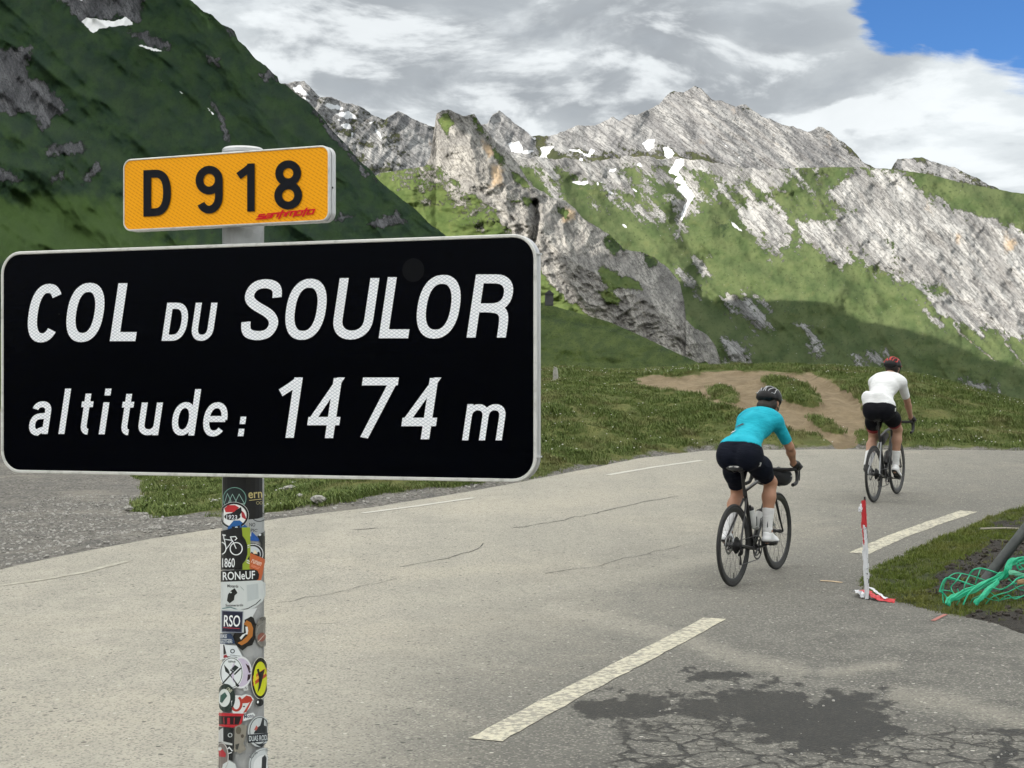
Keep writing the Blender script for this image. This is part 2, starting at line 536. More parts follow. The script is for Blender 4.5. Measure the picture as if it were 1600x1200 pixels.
def fr_relief(U, V, T):
    c, s = math.cos(R(50)), math.sin(R(50))
    a, b = U * c + V * s, -U * s + V * c
    rk = poly_mask(U, V, fr_rock, 22, 10, 21)
    r = 50 * fbm(U / 150, V / 110, 3, .45, 52) + 9 * fbm(U / 36, V / 30, 5, .52, 53)
    bed = 32 * (ridged(a / 190, b / 32, 5, .55, 61) - .5) + 20 * (ridged(U / 58 + V / 140, V / 50, 4, .5, 65) - .5) + 9 * (ridged(U / 26, V / 34, 4, .5, 63) - .5)
    gully = 50 * np.exp(-(sd_line(U, V, [(1040, 230), (1060, 280), (1080, 310), (1062, 350), (1100, 410), (1095, 460), (1180, 520)]) / 22) ** 2)
    roll = 30 * (ridged(a / 260, b / 60, 2, .4, 67) - .5)
    return (-(r + rk * bed + (1 - rk) * roll) + gully) * (.35 + .65 * smooth(0, .2, T))


def fr_masks(U, V, T):
    rock = mixed_mask(U, V, fr_rock, 48, 42, .50, .26, 21)
    rock = rock - .60 * poly_mask(U, V, fr_grassy, 12, 14, 23)
    c, s = math.cos(R(50)), math.sin(R(50))
    a, b = U * c + V * s, -U * s + V * c
    up = smooth(370, 275, V) * smooth(1260, 1150, U)
    sp = fbm(a / 60, b / 22, 5, .62, 25)
    rock = np.maximum(rock, .10 + .38 * up + (.30 + .55 * up) * sp)
    dv = V - lerp1(U, sil_fr)
    rock = np.maximum(rock, smooth(1265, 1190, U) * (.80 * smooth(34, 3, dv) + .25 * sp))
    paths = sd_line(U, V, [(1490, 505), (1500, 520), (1530, 545), (1556, 565)])
    p2 = sd_line(U, V, [(1575, 515), (1570, 535), (1600, 570)])
    rock = np.maximum(rock, .62 * np.clip(1 - np.minimum(paths, p2) / 7, 0, 1))
    tint = np.maximum(.5 * np.clip(1 - np.minimum(paths, p2) / 6, 0, 1), poly_mask(U, V, [[(1440, 300), (1452, 310), (1462, 340), (1448, 330)], [(1565, 360), (1590, 370), (1590, 395), (1570, 395)], [(1490, 355), (1500, 370), (1505, 385), (1494, 380)]], 12, 5, 29) * .8)
    shrub = poly_mask(U, V, [[(1575, 410), (1600, 405), (1640, 420), (1600, 425)], [(1110, 340), (1140, 350), (1130, 372)], [(1130, 250), (1150, 258), (1180, 265), (1150, 275)]], 8, 8, 33)
    shrub = np.maximum(shrub, .28 + .3 * fbm(U / 30, V / 20, 5, .6, 35) - .12 * smooth(380, 460, V))
    return dict(rock=np.clip(rock, 0, 1), snow=poly_mask(U, V, fr_snow, 2.2, 1.8, 8, 7), tint=tint, shrub=shrub)


m_fr = mountain_mat('alpine_slope', (.060, .088, .034), (.102, .128, .054), (.43, .425, .41), (.235, .23, .224), R(-48), .30, 1.1, 2.2, 1.25, .38, .6)
mountain('mountain_slope', m_fr, [(p[0], p[1], 4.5 if p[0] < 1235 else 1.0) for p in sil_fr], base_fr, cols(540, 1640, 1.7, np.arange(380, 540, 16), np.arange(1660, 2601, 40)), 230,
         fr_depth, fr_relief, fr_masks, 1.6, 30, (250, 60), 17)

# --- rock rib in the middle distance, meadow fans at its foot
sil_rib = [(300, 420), (480, 380), (540, 330), (575, 285), (592, 271), (640, 263), (664, 259), (672, 245), (677, 214), (682, 178), (692, 171), (702, 172), (724, 181), (736, 180),
           (741, 178), (752, 194), (768, 214), (785, 232), (802, 246), (818, 270), (832, 292), (850, 300), (866, 312), (884, 314), (898, 326), (910, 340), (925, 350), (938, 358),
           (952, 366), (974, 388), (985, 392), (1004, 394), (1022, 402), (1045, 420), (1062, 442), (1069, 470), (1072, 500), (1085, 512), (1104, 522), (1118, 540), (1126, 566), (1135, 600), (1150, 690), (1200, 760)]
base_rib = [(300, 700), (1100, 700), (1150, 720), (1200, 770)]
rib_foot = [(560, 262), (640, 262), (668, 257), (690, 262), (730, 300), (775, 330), (790, 355), (830, 400), (850, 432), (880, 455), (915, 490), (960, 515), (990, 530), (1040, 560), (1120, 570),
            (1200, 600), (1200, 100), (560, 100)]


def rib_depth(U, V, T):
    crest = lerp1(U, [(300, 1500), (680, 1580), (800, 1500), (900, 1420), (1000, 1350), (1070, 1310), (1126, 1290), (1200, 1280)])
    rock = poly_mask(U, V, [rib_foot], 45, 0)
    return 1150 + (crest - 1150) * (T ** (1.0 + .7 * rock))


def rib_relief(U, V, T):
    # a blunt edge from the summit down to the foot: the left face looks left, the right face turns away
    edge = lerp1(V, [(170, 715), (230, 735), (300, 800), (350, 838), (400, 880), (470, 1010), (560, 1125)])
    d = U - edge
    face = np.where(d > 0, .95 * d, -.10 * d) * smooth(150, 200, V)
    rk = poly_mask(U, V, [rib_foot], 16, 6, 41)
    r = 26 * (ridged(U / 60 + V / 90, V / 60 - U / 120, 5, .55, 42) - .5) + 3.2 * fbm(U / 20, V / 20, 4, .5, 43)
    cleft = 40 * np.exp(-(sd_line(U, V, [(835, 318), (838, 340), (834, 375)]) / 6) ** 2)
    g = 18 * fbm(U / 60, V / 40, 4, .5, 45)
    return face * .8 * rk + (-(r * rk + g * (1 - rk)) + cleft) * (.4 + .6 * smooth(0, .2, T))


def rib_masks(U, V, T):
    rock = .06 + .92 * poly_mask(U, V, [rib_foot], 7, 8, 41)
    gr = [[(690, 175), (702, 172), (708, 190), (700, 215), (690, 200), (684, 190)], [(738, 180), (760, 210), (790, 250), (830, 292), (820, 296), (780, 255), (752, 212)],
          [(795, 310), (830, 305), (838, 318), (800, 322)], [(935, 415), (960, 420), (1000, 440), (1010, 455), (960, 455), (940, 440)], [(940, 362), (965, 375), (985, 392), (960, 400), (945, 385)],
          [(1005, 395), (1022, 402), (1030, 415), (1012, 425)], [(870, 325), (895, 330), (885, 345)], [(930, 455), (955, 450), (970, 470), (950, 478)]]
    rock = rock - .72 * poly_mask(U, V, gr, 7, 6, 47)
    rock = np.maximum(rock - .22 * smooth(.1, .6, fbm(U / 22, V / 16, 4, .6, 48)), .16 + .30 * fbm(U / 36, V / 24, 4, .6, 49) + .35 * smooth(60, 5, sd_line(U, V, [(640, 262), (700, 290), (790, 350)])))
    scree = poly_mask(U, V, [[(845, 420), (880, 445), (905, 470), (895, 475), (860, 445)]], 8, 5, 50)
    tint = poly_mask(U, V, [[(762, 255), (785, 250), (785, 290), (765, 300)], [(880, 320), (900, 330), (905, 350), (880, 345)], [(752, 215), (775, 240), (760, 250)]], 10, 8, 51) * .95
    shrub = poly_mask(U, V, [[(940, 362), (970, 375), (985, 395), (950, 400), (935, 385)], [(1005, 395), (1025, 405), (1030, 425), (1010, 420)]], 8, 6, 52)
    return dict(rock=np.clip(np.maximum(rock, scree), 0, 1), tint=tint, shrub=shrub)


m_rib = mountain_mat('rib_rock', (.062, .094, .028), (.106, .140, .046), (.385, .37, .34), (.215, .207, .195), R(-60), .6, .9, 2.2, 1.3)
mountain('mountain_ridge', m_rib, [(p[0], p[1], 1.0) for p in sil_rib], base_rib, cols(540, 1160, 1.4, np.arange(300, 540, 16), np.arange(1164, 1200, 8)), 330,
         rib_depth, rib_relief, rib_masks, 2.2, 14, (130, 150), 27)

# --- mountain side on the left: shade and bluish haze put into its colours
sil_lt = [(-3500, -2300, 1), (-1500, -1250), (-600, -640), (-100, -290), (100, -150), (200, -70), (300, 2), (318, 18), (330, 22), (345, 36), (366, 48), (372, 62), (400, 92), (415, 103), (434, 120), (436, 129), (446, 132), (462, 146),
          (482, 160), (500, 178), (516, 200), (540, 226), (562, 250), (580, 268), (592, 282), (612, 298), (640, 320), (664, 342), (692, 366), (760, 430), (900, 560), (1000, 690)]
base_lt = [(-3500, 760), (1000, 760)]


def lt_depth(U, V, T):
    top = lerp1(U, [(-3500, 1000), (-600, 1050), (300, 1150), (500, 1050), (700, 900), (1000, 500)])
    bot = lerp1(U, [(-3500, 330), (0, 420), (1000, 470)])
    return bot + (top - bot) * T ** .9


def lt_relief(U, V, T):
    c, s = math.cos(R(42)), math.sin(R(42))
    a, b = U * c + V * s, -U * s + V * c
    r = 55 * (ridged(a / 420, b / 150, 3, .42, 71) - .5) + 14 * fbm(a / 110, b / 50, 4, .45, 72) + 1.5 * fbm(U / 18, V / 18, 4, .5, 73)
    rk = lt_rockmask(U, V)
    c2 = 9 * (ridged(U / 24 + V / 40, V / 60, 4, .5, 74) - .5)
    ledge = 40 * smooth(-25, 25, V - lerp1(U, [(-200, 190), (0, 190), (110, 215), (300, 330), (500, 420)]))
    return (-(r + rk * c2) - ledge) * (.3 + .7 * smooth(0, .2, T))


lt_rock = [[(-60, 60), (25, 75), (50, 68), (45, 120), (70, 128), (100, 160), (110, 172), (80, 190), (65, 208), (50, 180), (0, 178), (-60, 180)],
           [(88, 0), (105, -30), (225, -30), (225, 20), (215, 38), (190, 30), (150, 32), (130, 35), (110, 20)], [(200, 45), (225, 48), (262, 65), (270, 80), (230, 72), (205, 58)],
           [(346, 38), (368, 48), (370, 60), (350, 52)], [(405, 118), (420, 103), (436, 122), (436, 130), (415, 127)], [(300, -10), (330, 20), (345, 40), (320, 25)],
           [(320, 82), (345, 90), (340, 105), (325, 96)], [(325, 150), (345, 175), (358, 205), (362, 225), (348, 222), (345, 195)], [(318, 340), (345, 338), (355, 352), (330, 362)],
           [(132, 270), (150, 250), (162, 262), (150, 278), (128, 290)], [(70, 225), (130, 220), (140, 235), (110, 245), (75, 245)], [(78, 275), (100, 268), (98, 283), (82, 285)],
           [(482, 162), (500, 178), (560, 250), (590, 284), (575, 275), (520, 215), (490, 180)], [(-50, 250), (0, 262), (40, 280), (30, 290), (-50, 280)],
           [(620, 330), (640, 350), (600, 360), (560, 350), (590, 342)], [(530, 330), (560, 340), (520, 350)]]


def lt_rockmask(U, V):
    return poly_mask(U, V, lt_rock, 8, 9, 81)


def lt_masks(U, V, T):
    rock = mixed_mask(U, V, lt_rock, 50, 22, .34, .30, 86, 46, 15) - .10
    c, s = math.cos(R(42)), math.sin(R(42))
    a, b = U * c + V * s, -U * s + V * c
    rock = np.maximum(rock, .0 + .20 * fbm(a / 70, b / 30, 5, .62, 82))
    sn = [[(128, 34), (134, 27), (150, 29), (175, 33), (190, 30), (196, 25), (207, 33), (208, 39), (175, 42), (155, 46), (146, 53), (138, 46)],
          [(208, 67), (222, 70), (240, 75), (264, 81), (240, 80), (225, 75)], [(240, 118), (262, 132), (255, 130)], [(275, 138), (295, 152), (285, 147)], [(318, 163), (338, 180), (333, 180)], [(118, -4), (132, -6), (128, 3)]]
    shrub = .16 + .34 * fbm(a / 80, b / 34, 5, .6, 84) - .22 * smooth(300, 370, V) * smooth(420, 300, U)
    return dict(rock=np.clip(rock, 0, 1), snow=poly_mask(U, V, sn, 2.0, 1.5, 85, 9), shrub=shrub, meadow=poly_mask(U, V, [[(-120, 310), (60, 300), (190, 305), (200, 345), (340, 378), (330, 400), (-120, 420)]], 26, 22, 88) * .9 + .35 * poly_mask(U, V, [[(-100, 195), (70, 200), (60, 232), (-100, 250)]], 15, 14, 89))


m_lt = mountain_mat('shade_tinted_mountain', (.013, .028, .017), (.023, .045, .017), (.125, .128, .136), (.062, .064, .070), R(-70), .4, .62, 2.4, 1.5, .3, .6)
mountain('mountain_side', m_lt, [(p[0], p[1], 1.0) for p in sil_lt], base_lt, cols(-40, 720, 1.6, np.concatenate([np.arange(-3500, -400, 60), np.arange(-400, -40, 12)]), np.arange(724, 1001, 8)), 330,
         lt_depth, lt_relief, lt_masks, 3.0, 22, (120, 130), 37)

# --- nearer green hill shoulder beyond the road
sil_h2 = [(-400, 560), (0, 520), (500, 470), (700, 452), (800, 462), (850, 474), (900, 488), (950, 502), (1000, 524), (1050, 548), (1095, 568), (1150, 592), (1250, 625), (1500, 700)]


def h2_masks(U, V, T):
    return dict(rock=.05 + .12 * fbm(U / 30, V / 12, 4, .6, 92), shrub=.25 + .45 * fbm(U / 60 + V / 30, V / 12, 5, .6, 91) + .35 * np.exp(-((V - lerp1(U, [(700, 480), (850, 497), (950, 515), (1100, 570)])) / 6) ** 2))


m_h2 = mountain_mat('hill_grass', (.033, .054, .013), (.060, .084, .021), (.2, .19, .17), (.11, .10, .09), R(-15), .5, .8, .45, 2.2, .8, .85)
mountain('hill', m_h2, [(p[0], p[1], 1.0) for p in sil_h2], [(-400, 720), (1500, 740)], cols(780, 1160, 2, np.arange(-400, 780, 10), np.arange(1170, 1501, 15)), 90,
         lambda U, V, T: 75 + (210 - 75) * T, lambda U, V, T: -6 * fbm(U / 90, V / 40, 4, .5, 95) - .35 * fbm(U / 18, V / 8, 4, .5, 96), h2_masks, .9, 12, (40, 6), 47)

# --- unseen cloud bank added overhead: it keeps the pass and the left mountain out of the direct sun
def shade_cloud():
    xs = np.concatenate([np.arange(-1900, -960, 30), np.arange(-960, -420, 11), np.arange(-420, 1401, 30)])
    ys = np.concatenate([np.arange(-1500, 840, 30), np.arange(840, 1800, 12)])
    X, Y = np.meshgrid(xs, ys)
    front = lerp1(X, [(-1900, 1000), (-1050, 960), (-900, 880), (-820, 930), (-800, 1000), (-770, 1080), (-720, 1120), (-690, 1150), (-665, 1250), (-645, 1330), (-625, 1480), (-600, 1650), (-570, 1730), (-545, 1660), (-517, 1590), (-500, 1330), (-470, 1130), (-440, 1010), (1400, 940)])  # front outline shaped so the cloud's shadow ends on the lower slopes
    e = np.minimum(np.minimum(X + 1900, 1400 - X), Y + 1500) / 260 + .8 * fbm(X / 330, Y / 330, 4, .55, 201)
    e = np.minimum(e, (front - Y) / 70 + .22 * fbm(X / 90, Y / 90, 5, .6, 207))
    th = np.sqrt(np.clip(e, 0, 1))
    lo = 760 - 30 * th * (1 + .6 * fbm(X / 150, Y / 150, 4, .6, 203))
    hi = 762 + 55 * th * (1 + .5 * fbm(X / 210, Y / 210, 5, .6, 205))
    keep = th > .02
    V, Fc = [], []
    nr, nc = X.shape
    idx = np.arange(nr * nc).reshape(nr, nc)
    V = np.concatenate([np.stack([X, Y, lo], -1).reshape(-1, 3), np.stack([X, Y, hi], -1).reshape(-1, 3)])
    n = nr * nc
    used = keep[:-1, :-1] | keep[1:, :-1] | keep[:-1, 1:] | keep[1:, 1:]
    for r, c in np.argwhere(used):
        a, b_, c_, d = idx[r, c], idx[r, c + 1], idx[r + 1, c + 1], idx[r + 1, c]
        Fc.append((d, c_, b_, a))
        Fc.append((a + n, b_ + n, c_ + n, d + n))
        for (p, q, rr, cc) in ((a, b_, r - 1, c), (b_, c_, r, c + 1), (c_, d, r + 1, c), (d, a, r, c - 1)):
            if not (0 <= rr < nr - 1 and 0 <= cc < nc - 1 and used[rr, cc]):
                Fc.append((p, q, q + n, p + n))
    me = bpy.data.meshes.new('cloud')
    me.from_pydata(V.tolist(), [], Fc)
    m = bpy.data.materials.new('cloud_vapour')
    m.use_nodes = True
    t = NT(m.node_tree)
    t.N.clear()
    o_ = t.n('ShaderNodeOutputMaterial')
    tr = t.n('ShaderNodeBsdfTranslucent')
    tr.inputs[0].default_value = (.98, .985, .99, 1)
    df = t.n('ShaderNodeBsdfDiffuse')
    df.inputs[0].default_value = (.9, .9, .9, 1)
    mx = t.n('ShaderNodeMixShader')
    mx.inputs[0].default_value = .02
    t.L.new(tr.outputs[0], mx.inputs[1])
    t.L.new(df.outputs[0], mx.inputs[2])
    t.L.new(mx.outputs[0], o_.inputs[0])
    me.materials.append(m)
    me.polygons.foreach_set('use_smooth', np.ones(len(me.polygons), bool))
    o = bpy.data.objects.new('cloud', me)
    COL.objects.link(o)
    tag(o, 'unseen cloud bank added over the mountain pass to shade it', kind='structure')
shade_cloud()

# ------------------------------------------------------------ the pass: ground, road, verge
def zr(y):
    """height of the road: level by the sign, then climbing away"""
    y = np.asarray(y, float)
    k = .4
    s = (y - 12.0) / k
    return .0545 * k * np.where(s > 30, s, np.log1p(np.exp(np.minimum(s, 30)))) - .0009 * np.clip(y - 22, 0, None) ** 2 * 0


def gpt(px, py, lift=0.0):
    """where the sight line of a photo pixel meets the road surface"""
    ys = np.linspace(3, 60, 4000)
    d = CH + (HY - py) / F * ys - zr(ys) - lift
    i = np.argmax(d < 0)
    y0, y1, d0, d1 = ys[i - 1], ys[i], d[i - 1], d[i]
    y = y0 + (y1 - y0) * d0 / (d0 - d1)
    return Vector(((px - CX) / F * y, y, float(zr(y)) + lift))


far_px = [(-260, 955), (0, 890), (150, 858), (260, 838), (345, 826), (412, 814), (600, 790), (735, 768), (850, 746), (1000, 716), (1100, 704), (1300, 702), (1600, 704)]
_fp = [gpt(*p) for p in far_px]
far_x = [-60, -30, -14, -9] + [p.x for p in _fp] + [14, 20, 30, 60]
far_y = [-60, -30, -6, 5] + [p.y for p in _fp] + [25, 22.5, 16, -10]


def y_far(x):
    return np.interp(x, far_x, far_y)


crest_px = [(-3000, 640), (0, 640), (400, 622), (600, 602), (750, 586), (850, 577), (900, 577), (950, 581), (1000, 581), (1050, 577), (1110, 573), (1200, 572), (1300, 573), (1350, 578), (1400, 583), (1450, 590),
            (1500, 604), (1550, 618), (1600, 631), (1700, 655), (1800, 685), (2500, 780), (5000, 900)]
crest_Y = [(-3000, 62), (0, 62), (600, 52), (850, 43), (1000, 40), (1300, 39), (1600, 37), (2200, 33), (5000, 30)]
gravel_poly = [(-1500, 1500), (-1500, 640), (60, 640), (215, 742), (232, 775), (210, 792), (250, 806), (330, 806), (412, 800), (500, 790), (600, 772), (770, 752), (780, 765), (600, 800), (412, 822), (0, 900), (-300, 1010)]
dirt_polys = [[(985, 594), (1040, 588), (1130, 580), (1200, 577), (1262, 582), (1312, 600), (1345, 628), (1356, 660), (1352, 693), (1310, 697), (1285, 680), (1240, 668), (1180, 652), (1130, 628), (1075, 612), (1015, 606)]]
islands = [[(1106, 605), (1125, 602), (1150, 612), (1162, 626), (1140, 629), (1110, 618)], [(1195, 588), (1215, 588), (1260, 600), (1284, 622), (1282, 634), (1240, 630), (1210, 615), (1198, 598)],
           [(1262, 650), (1290, 655), (1320, 672), (1318, 680), (1290, 672)], [(1340, 675), (1380, 676), (1400, 700), (1340, 695)]]


def ground_z(X, Y):
    yf = y_far(X)
    Ys = np.maximum(Y, 4)
    px = CX + F * X / Ys
    Yc = lerp1(px, crest_Y)
    zc = CH + (HY - lerp1(px, crest_px)) / F * Yc
    zbase = zr(np.minimum(Y, yf))
    s = np.clip((Y - yf) / np.maximum(Yc - yf, 1), 0, 1)
    flat = smooth(750, 300, px)
    e = (s * (1.9 - .9 * s)) * (1 - flat) + s ** 2.6 * flat
    e = np.where(s < 1, e, 1)
    z = zbase + (zc - zbase) * e
    d = np.maximum(Y - yf, 0)
    fade = smooth(0, 1.2, d)
    lump = .16 * fbm(X / 2.6, Y / 2.6, 4, .55, 301) + .05 * fbm(X / .6, Y / .6, 3, .5, 303) + .10 * (ridged(X / 5 + Y / 9, Y / 1.7, 3, .5, 305) - .5)
    near_crest = smooth(9, 1.5, Yc - Y) * .8
    z = z + fade * lump * (1 - .7 * flat) * (1 - near_crest)
    # left shoulder in front of the far road edge for x < -9, gravel lay-by
    z = z - .03 * (1 - smooth(0, .35, Y - yf))
    b = np.maximum(Y - Yc, 0)
    z = z - .22 * b * smooth(0, 14, b) + .0
    z = np.where(Y > 250, np.maximum(z, -120), z)
    # behind the camera the pasture climbs again
    bk = np.maximum(-Y - 40, 0)
    z = z + .071 * np.minimum(bk, 900) + smooth(0, 200, bk) * 5 * fbm(X / 160, Y / 160, 4, .5, 307)
    rt = np.maximum(X - 60, 0) * smooth(-200, 100, Y)
    z = z - .18 * np.minimum(rt, 600)
    return np.maximum(z, -125), px, Yc, s


def build_ground():
    xs = np.concatenate([[-9000, -5000, -2500, -1200, -700, -400, -250, -160, -110, -80, -60, -45, -35, -28, -22, -18], np.arange(-15, -4, .35), np.arange(-4, 16.5, .11), np.arange(16.5, 26, .5),
                         [28, 31, 35, 40, 48, 60, 80, 110, 160, 250, 400, 700, 1200, 2500, 5000, 9000]])
    ys = np.concatenate([[-6000, -3000, -1800, -1200, -940, -800, -650, -500, -380, -280, -200, -140, -100, -70, -50, -35, -22], np.arange(-15, 9, 1.0), np.arange(9, 16, .35), np.arange(16, 45, .11), np.arange(45, 66, .5),
                         [68, 72, 78, 86, 96, 110, 130, 160, 200, 260, 340, 450, 600, 850, 1300, 2000, 3000, 5000, 9000]])
    X, Y = np.meshgrid(xs, ys)
    Z, px, Yc, s = ground_z(X, Y)
    Ys = np.maximum(Y, 4)
    py = HY - (Z - CH) / Ys * F
    vis = Y > 8
    wob = 9 * fbm(X / .9, Y / 1.8, 4, .55, 311)
    gsd = sd_poly(px, py, gravel_poly) + wob * 1.2
    gravel = np.where(vis, np.clip(.5 + gsd / 22, 0, 1), (X < 0) * 1.0 * (np.abs(Y) < 30))
    di = np.maximum.reduce([sd_poly(px, py, p) for p in dirt_polys]) + wob * .8
    isl = np.maximum.reduce([sd_poly(px, py, p) for p in islands]) + wob * .4
    dirt = np.clip(.5 + di / 9, 0, 1) * (1 - np.clip(.5 + isl / 4, 0, 1))
    dirt = np.where(vis & (s < 1), dirt, 0)
    # a worn edge beside the asphalt
    edge = smooth(.55, .05, (Y - y_far(X)) * .85 + .25 * fbm(X / .5, Y / .5, 3, .5, 313))
    gravel = np.maximum(gravel, np.where(vis, edge * .75, 0))
    Z = Z - .10 * dirt * smooth(.2, .9, dirt) + .07 * np.clip(isl / 10, 0, 1) * (isl > 0) * vis
    Z = Z + dirt * .05 * fbm(X / .5, Y / .5, 4, .55, 315)
    Z = Z + gravel * vis * .035 * fbm(X / .35, Y / .35, 4, .6, 317) * smooth(0, .4, Y - y_far(X))
    o = grid_mesh('ground', X, Y, Z, m_ground, dict(gravel=gravel, dirt=dirt))
    tag(o, kind='structure')
    return X, Y, Z, px, py, s, gravel, dirt


def b_ground(t, b):
    p = t.pos()
    flat = t.mapping(p, scale=(1, 1, .6))
    n1 = t.noise(flat, .55, 8, .6)
    n2 = t.noise(flat, 3.2, 8, .62)
    n3 = t.noise(flat, 22, 6, .65)
    n4 = t.noise(t.mapping(p, scale=(.5, 2.2, 1.5)), 1.3, 7, .6)
    g = t.mix(t.step(n2, .36, .66), (.080, .100, .030), (.145, .150, .052))
    g = t.mix(t.math('MULTIPLY', t.step(n4, .50, .66), .6), g, (.100, .088, .036))
    g = t.mix(t.math('MULTIPLY', t.step(n3, .5, .72), .5), g, (.025, .036, .010))
    d = t.mix(t.step(n2, .3, .7), (.172, .133, .083), (.262, .207, .133))
    d = t.mix(t.math('MULTIPLY', t.step(n3, .5, .7), .5), d, (.17, .12, .075))
    d = t.mix(t.math('MULTIPLY', t.step(n1, .55, .75), .35), d, (.20, .15, .10))
    gr = t.mix(t.step(n3, .32, .68), (.075, .071, .063), (.27, .257, .232))
    gr = t.mix(t.math('MULTIPLY', t.step(n2, .42, .66), .6), gr, (.105, .104, .10))
    gr = t.mix(t.math('MULTIPLY', t.step(n1, .5, .68), .4), gr, (.30, .28, .235))
    mott = t.math('MULTIPLY', t.math('SUBTRACT', n2, .5), .9)
    gm = t.step(t.math('ADD', t.attr('gravel'), mott), .36, .62)
    dm = t.step(t.math('ADD', t.attr('dirt'), mott), .40, .60)
    c = t.mix(dm, t.mix(gm, g, gr), d)
    t.L.new(c, b.inputs['Base Color'])
    b.inputs['Roughness'].default_value = .95
    b.inputs['Specular IOR Level'].default_value = .15
    h = t.math('ADD', n3, t.math('MULTIPLY', t.noise(flat, 90, 4, .7), .4))
    t.L.new(t.bump(h, .8, .03), b.inputs['Normal'])


m_ground = material('pasture', build=b_ground)
G = build_ground()

# --- asphalt
wet_poly = [(885, 1098), (944, 1087), (1014, 1080), (1070, 1089), (1112, 1083), (1150, 1072), (1188, 1070), (1248, 1072), (1272, 1091), (1319, 1083), (1389, 1084), (1403, 1100), (1389, 1133), (1431, 1147),
            (1366, 1161), (1319, 1178), (1262, 1183), (1216, 1171), (1169, 1147), (1112, 1133), (1075, 1115), (1047, 1119), (991, 1140), (930, 1129)]
wet2 = [(1062, 1058), (1080, 1047), (1120, 1044), (1158, 1046), (1172, 1054), (1150, 1066), (1110, 1068), (1075, 1066)]
wet3 = [(1552, 1150), (1580, 1140), (1592, 1150), (1575, 1200), (1555, 1230), (1545, 1195), (1560, 1170)]
wet4 = [(1005, 1190), (1030, 1182), (1055, 1192), (1040, 1215), (1000, 1215)]
crack_zone = [(985, 1135), (1100, 1120), (1250, 1180), (1420, 1130), (1700, 1120), (1700, 1320), (900, 1320), (940, 1180)]


def build_road():
    xs = np.concatenate([np.arange(-60, -14, 4), np.arange(-14, -3, .4), np.arange(-3, 5, .055), np.arange(5, 14, .2), np.arange(14, 61, 3)])
    v = np.concatenate([np.linspace(0, .30, 10)[:-1], np.linspace(.30, .58, 110)[:-1], np.linspace(.58, 1, 90)])
    X, Vv = np.meshgrid(xs, v)
    yf = y_far(X) + .07 * fbm(X / .7, X * 0, 4, .55, 401) + .10
    y0 = np.minimum(-9, yf - 5)
    Y = y0 + (yf - y0) * Vv
    Z = zr(Y) + .006
    Z[-1] -= .09                                        # broken lip of the surfacing
    Ys = np.maximum(Y, 3)
    px, py = CX + F * X / Ys, HY - (Z - CH) / Ys * F
    vis = Y > 3.2
    wob = 19 * fbm(X / .20, Y / .42, 6, .68, 403)
    wet = np.maximum.reduce([sd_poly(px, py, p) * (2.0 if p is not wet_poly else 1) for p in (wet_poly, wet2, wet3, wet4)]) + wob
    wet = np.where(vis, np.clip(.5 + wet / 60, 0, .92), 0)
    crack = np.where(vis, np.clip(.5 + sd_poly(px, py, crack_zone) / 90, 0, 1), 0)
    # paler, dustier on the through lane, darker on the apron by the verge
    sh = sd_line(px, py, [(700, 1250), (760, 1150), (1130, 968), (1340, 870), (1520, 802), (1700, 770)])
    side = np.where(px > np.interp(py, [700, 802, 870, 968, 1150, 1250], [1900, 1520, 1340, 1130, 760, 700]), 1, -1) * sh
    apron = np.where(vis, smooth(-520, 330, side), .4)
    dust = np.zeros_like(X)
    for pts, wpx in (([(40, 862), (190, 930), (300, 1000), (380, 1100), (430, 1210)], 9), ([(300, 985), (420, 1030), (560, 1085), (720, 1118)], 8), ([(220, 1010), (240, 1080), (330, 1160)], 10),
                     ([(860, 950), (960, 972), (1080, 1003), (1160, 1030), (1250, 1048)], 14), ([(1290, 1052), (1400, 1038)], 9), ([(1400, 1085), (1500, 1100), (1620, 1135)], 16), ([(600, 940), (780, 930), (960, 905), (1120, 870)], 12), ([(0, 1080), (180, 1150), (260, 1230)], 14)):
        dust = np.maximum(dust, np.clip(1 - sd_line(px, py, pts) / (wpx * 2.2), 0, 1))
    dust = np.where(vis, dust, 0)
    o = grid_mesh('road', X, Y, Z, m_road, dict(wet=wet, crack=crack, apron=apron, dust=dust))
    return tag(o, kind='structure')


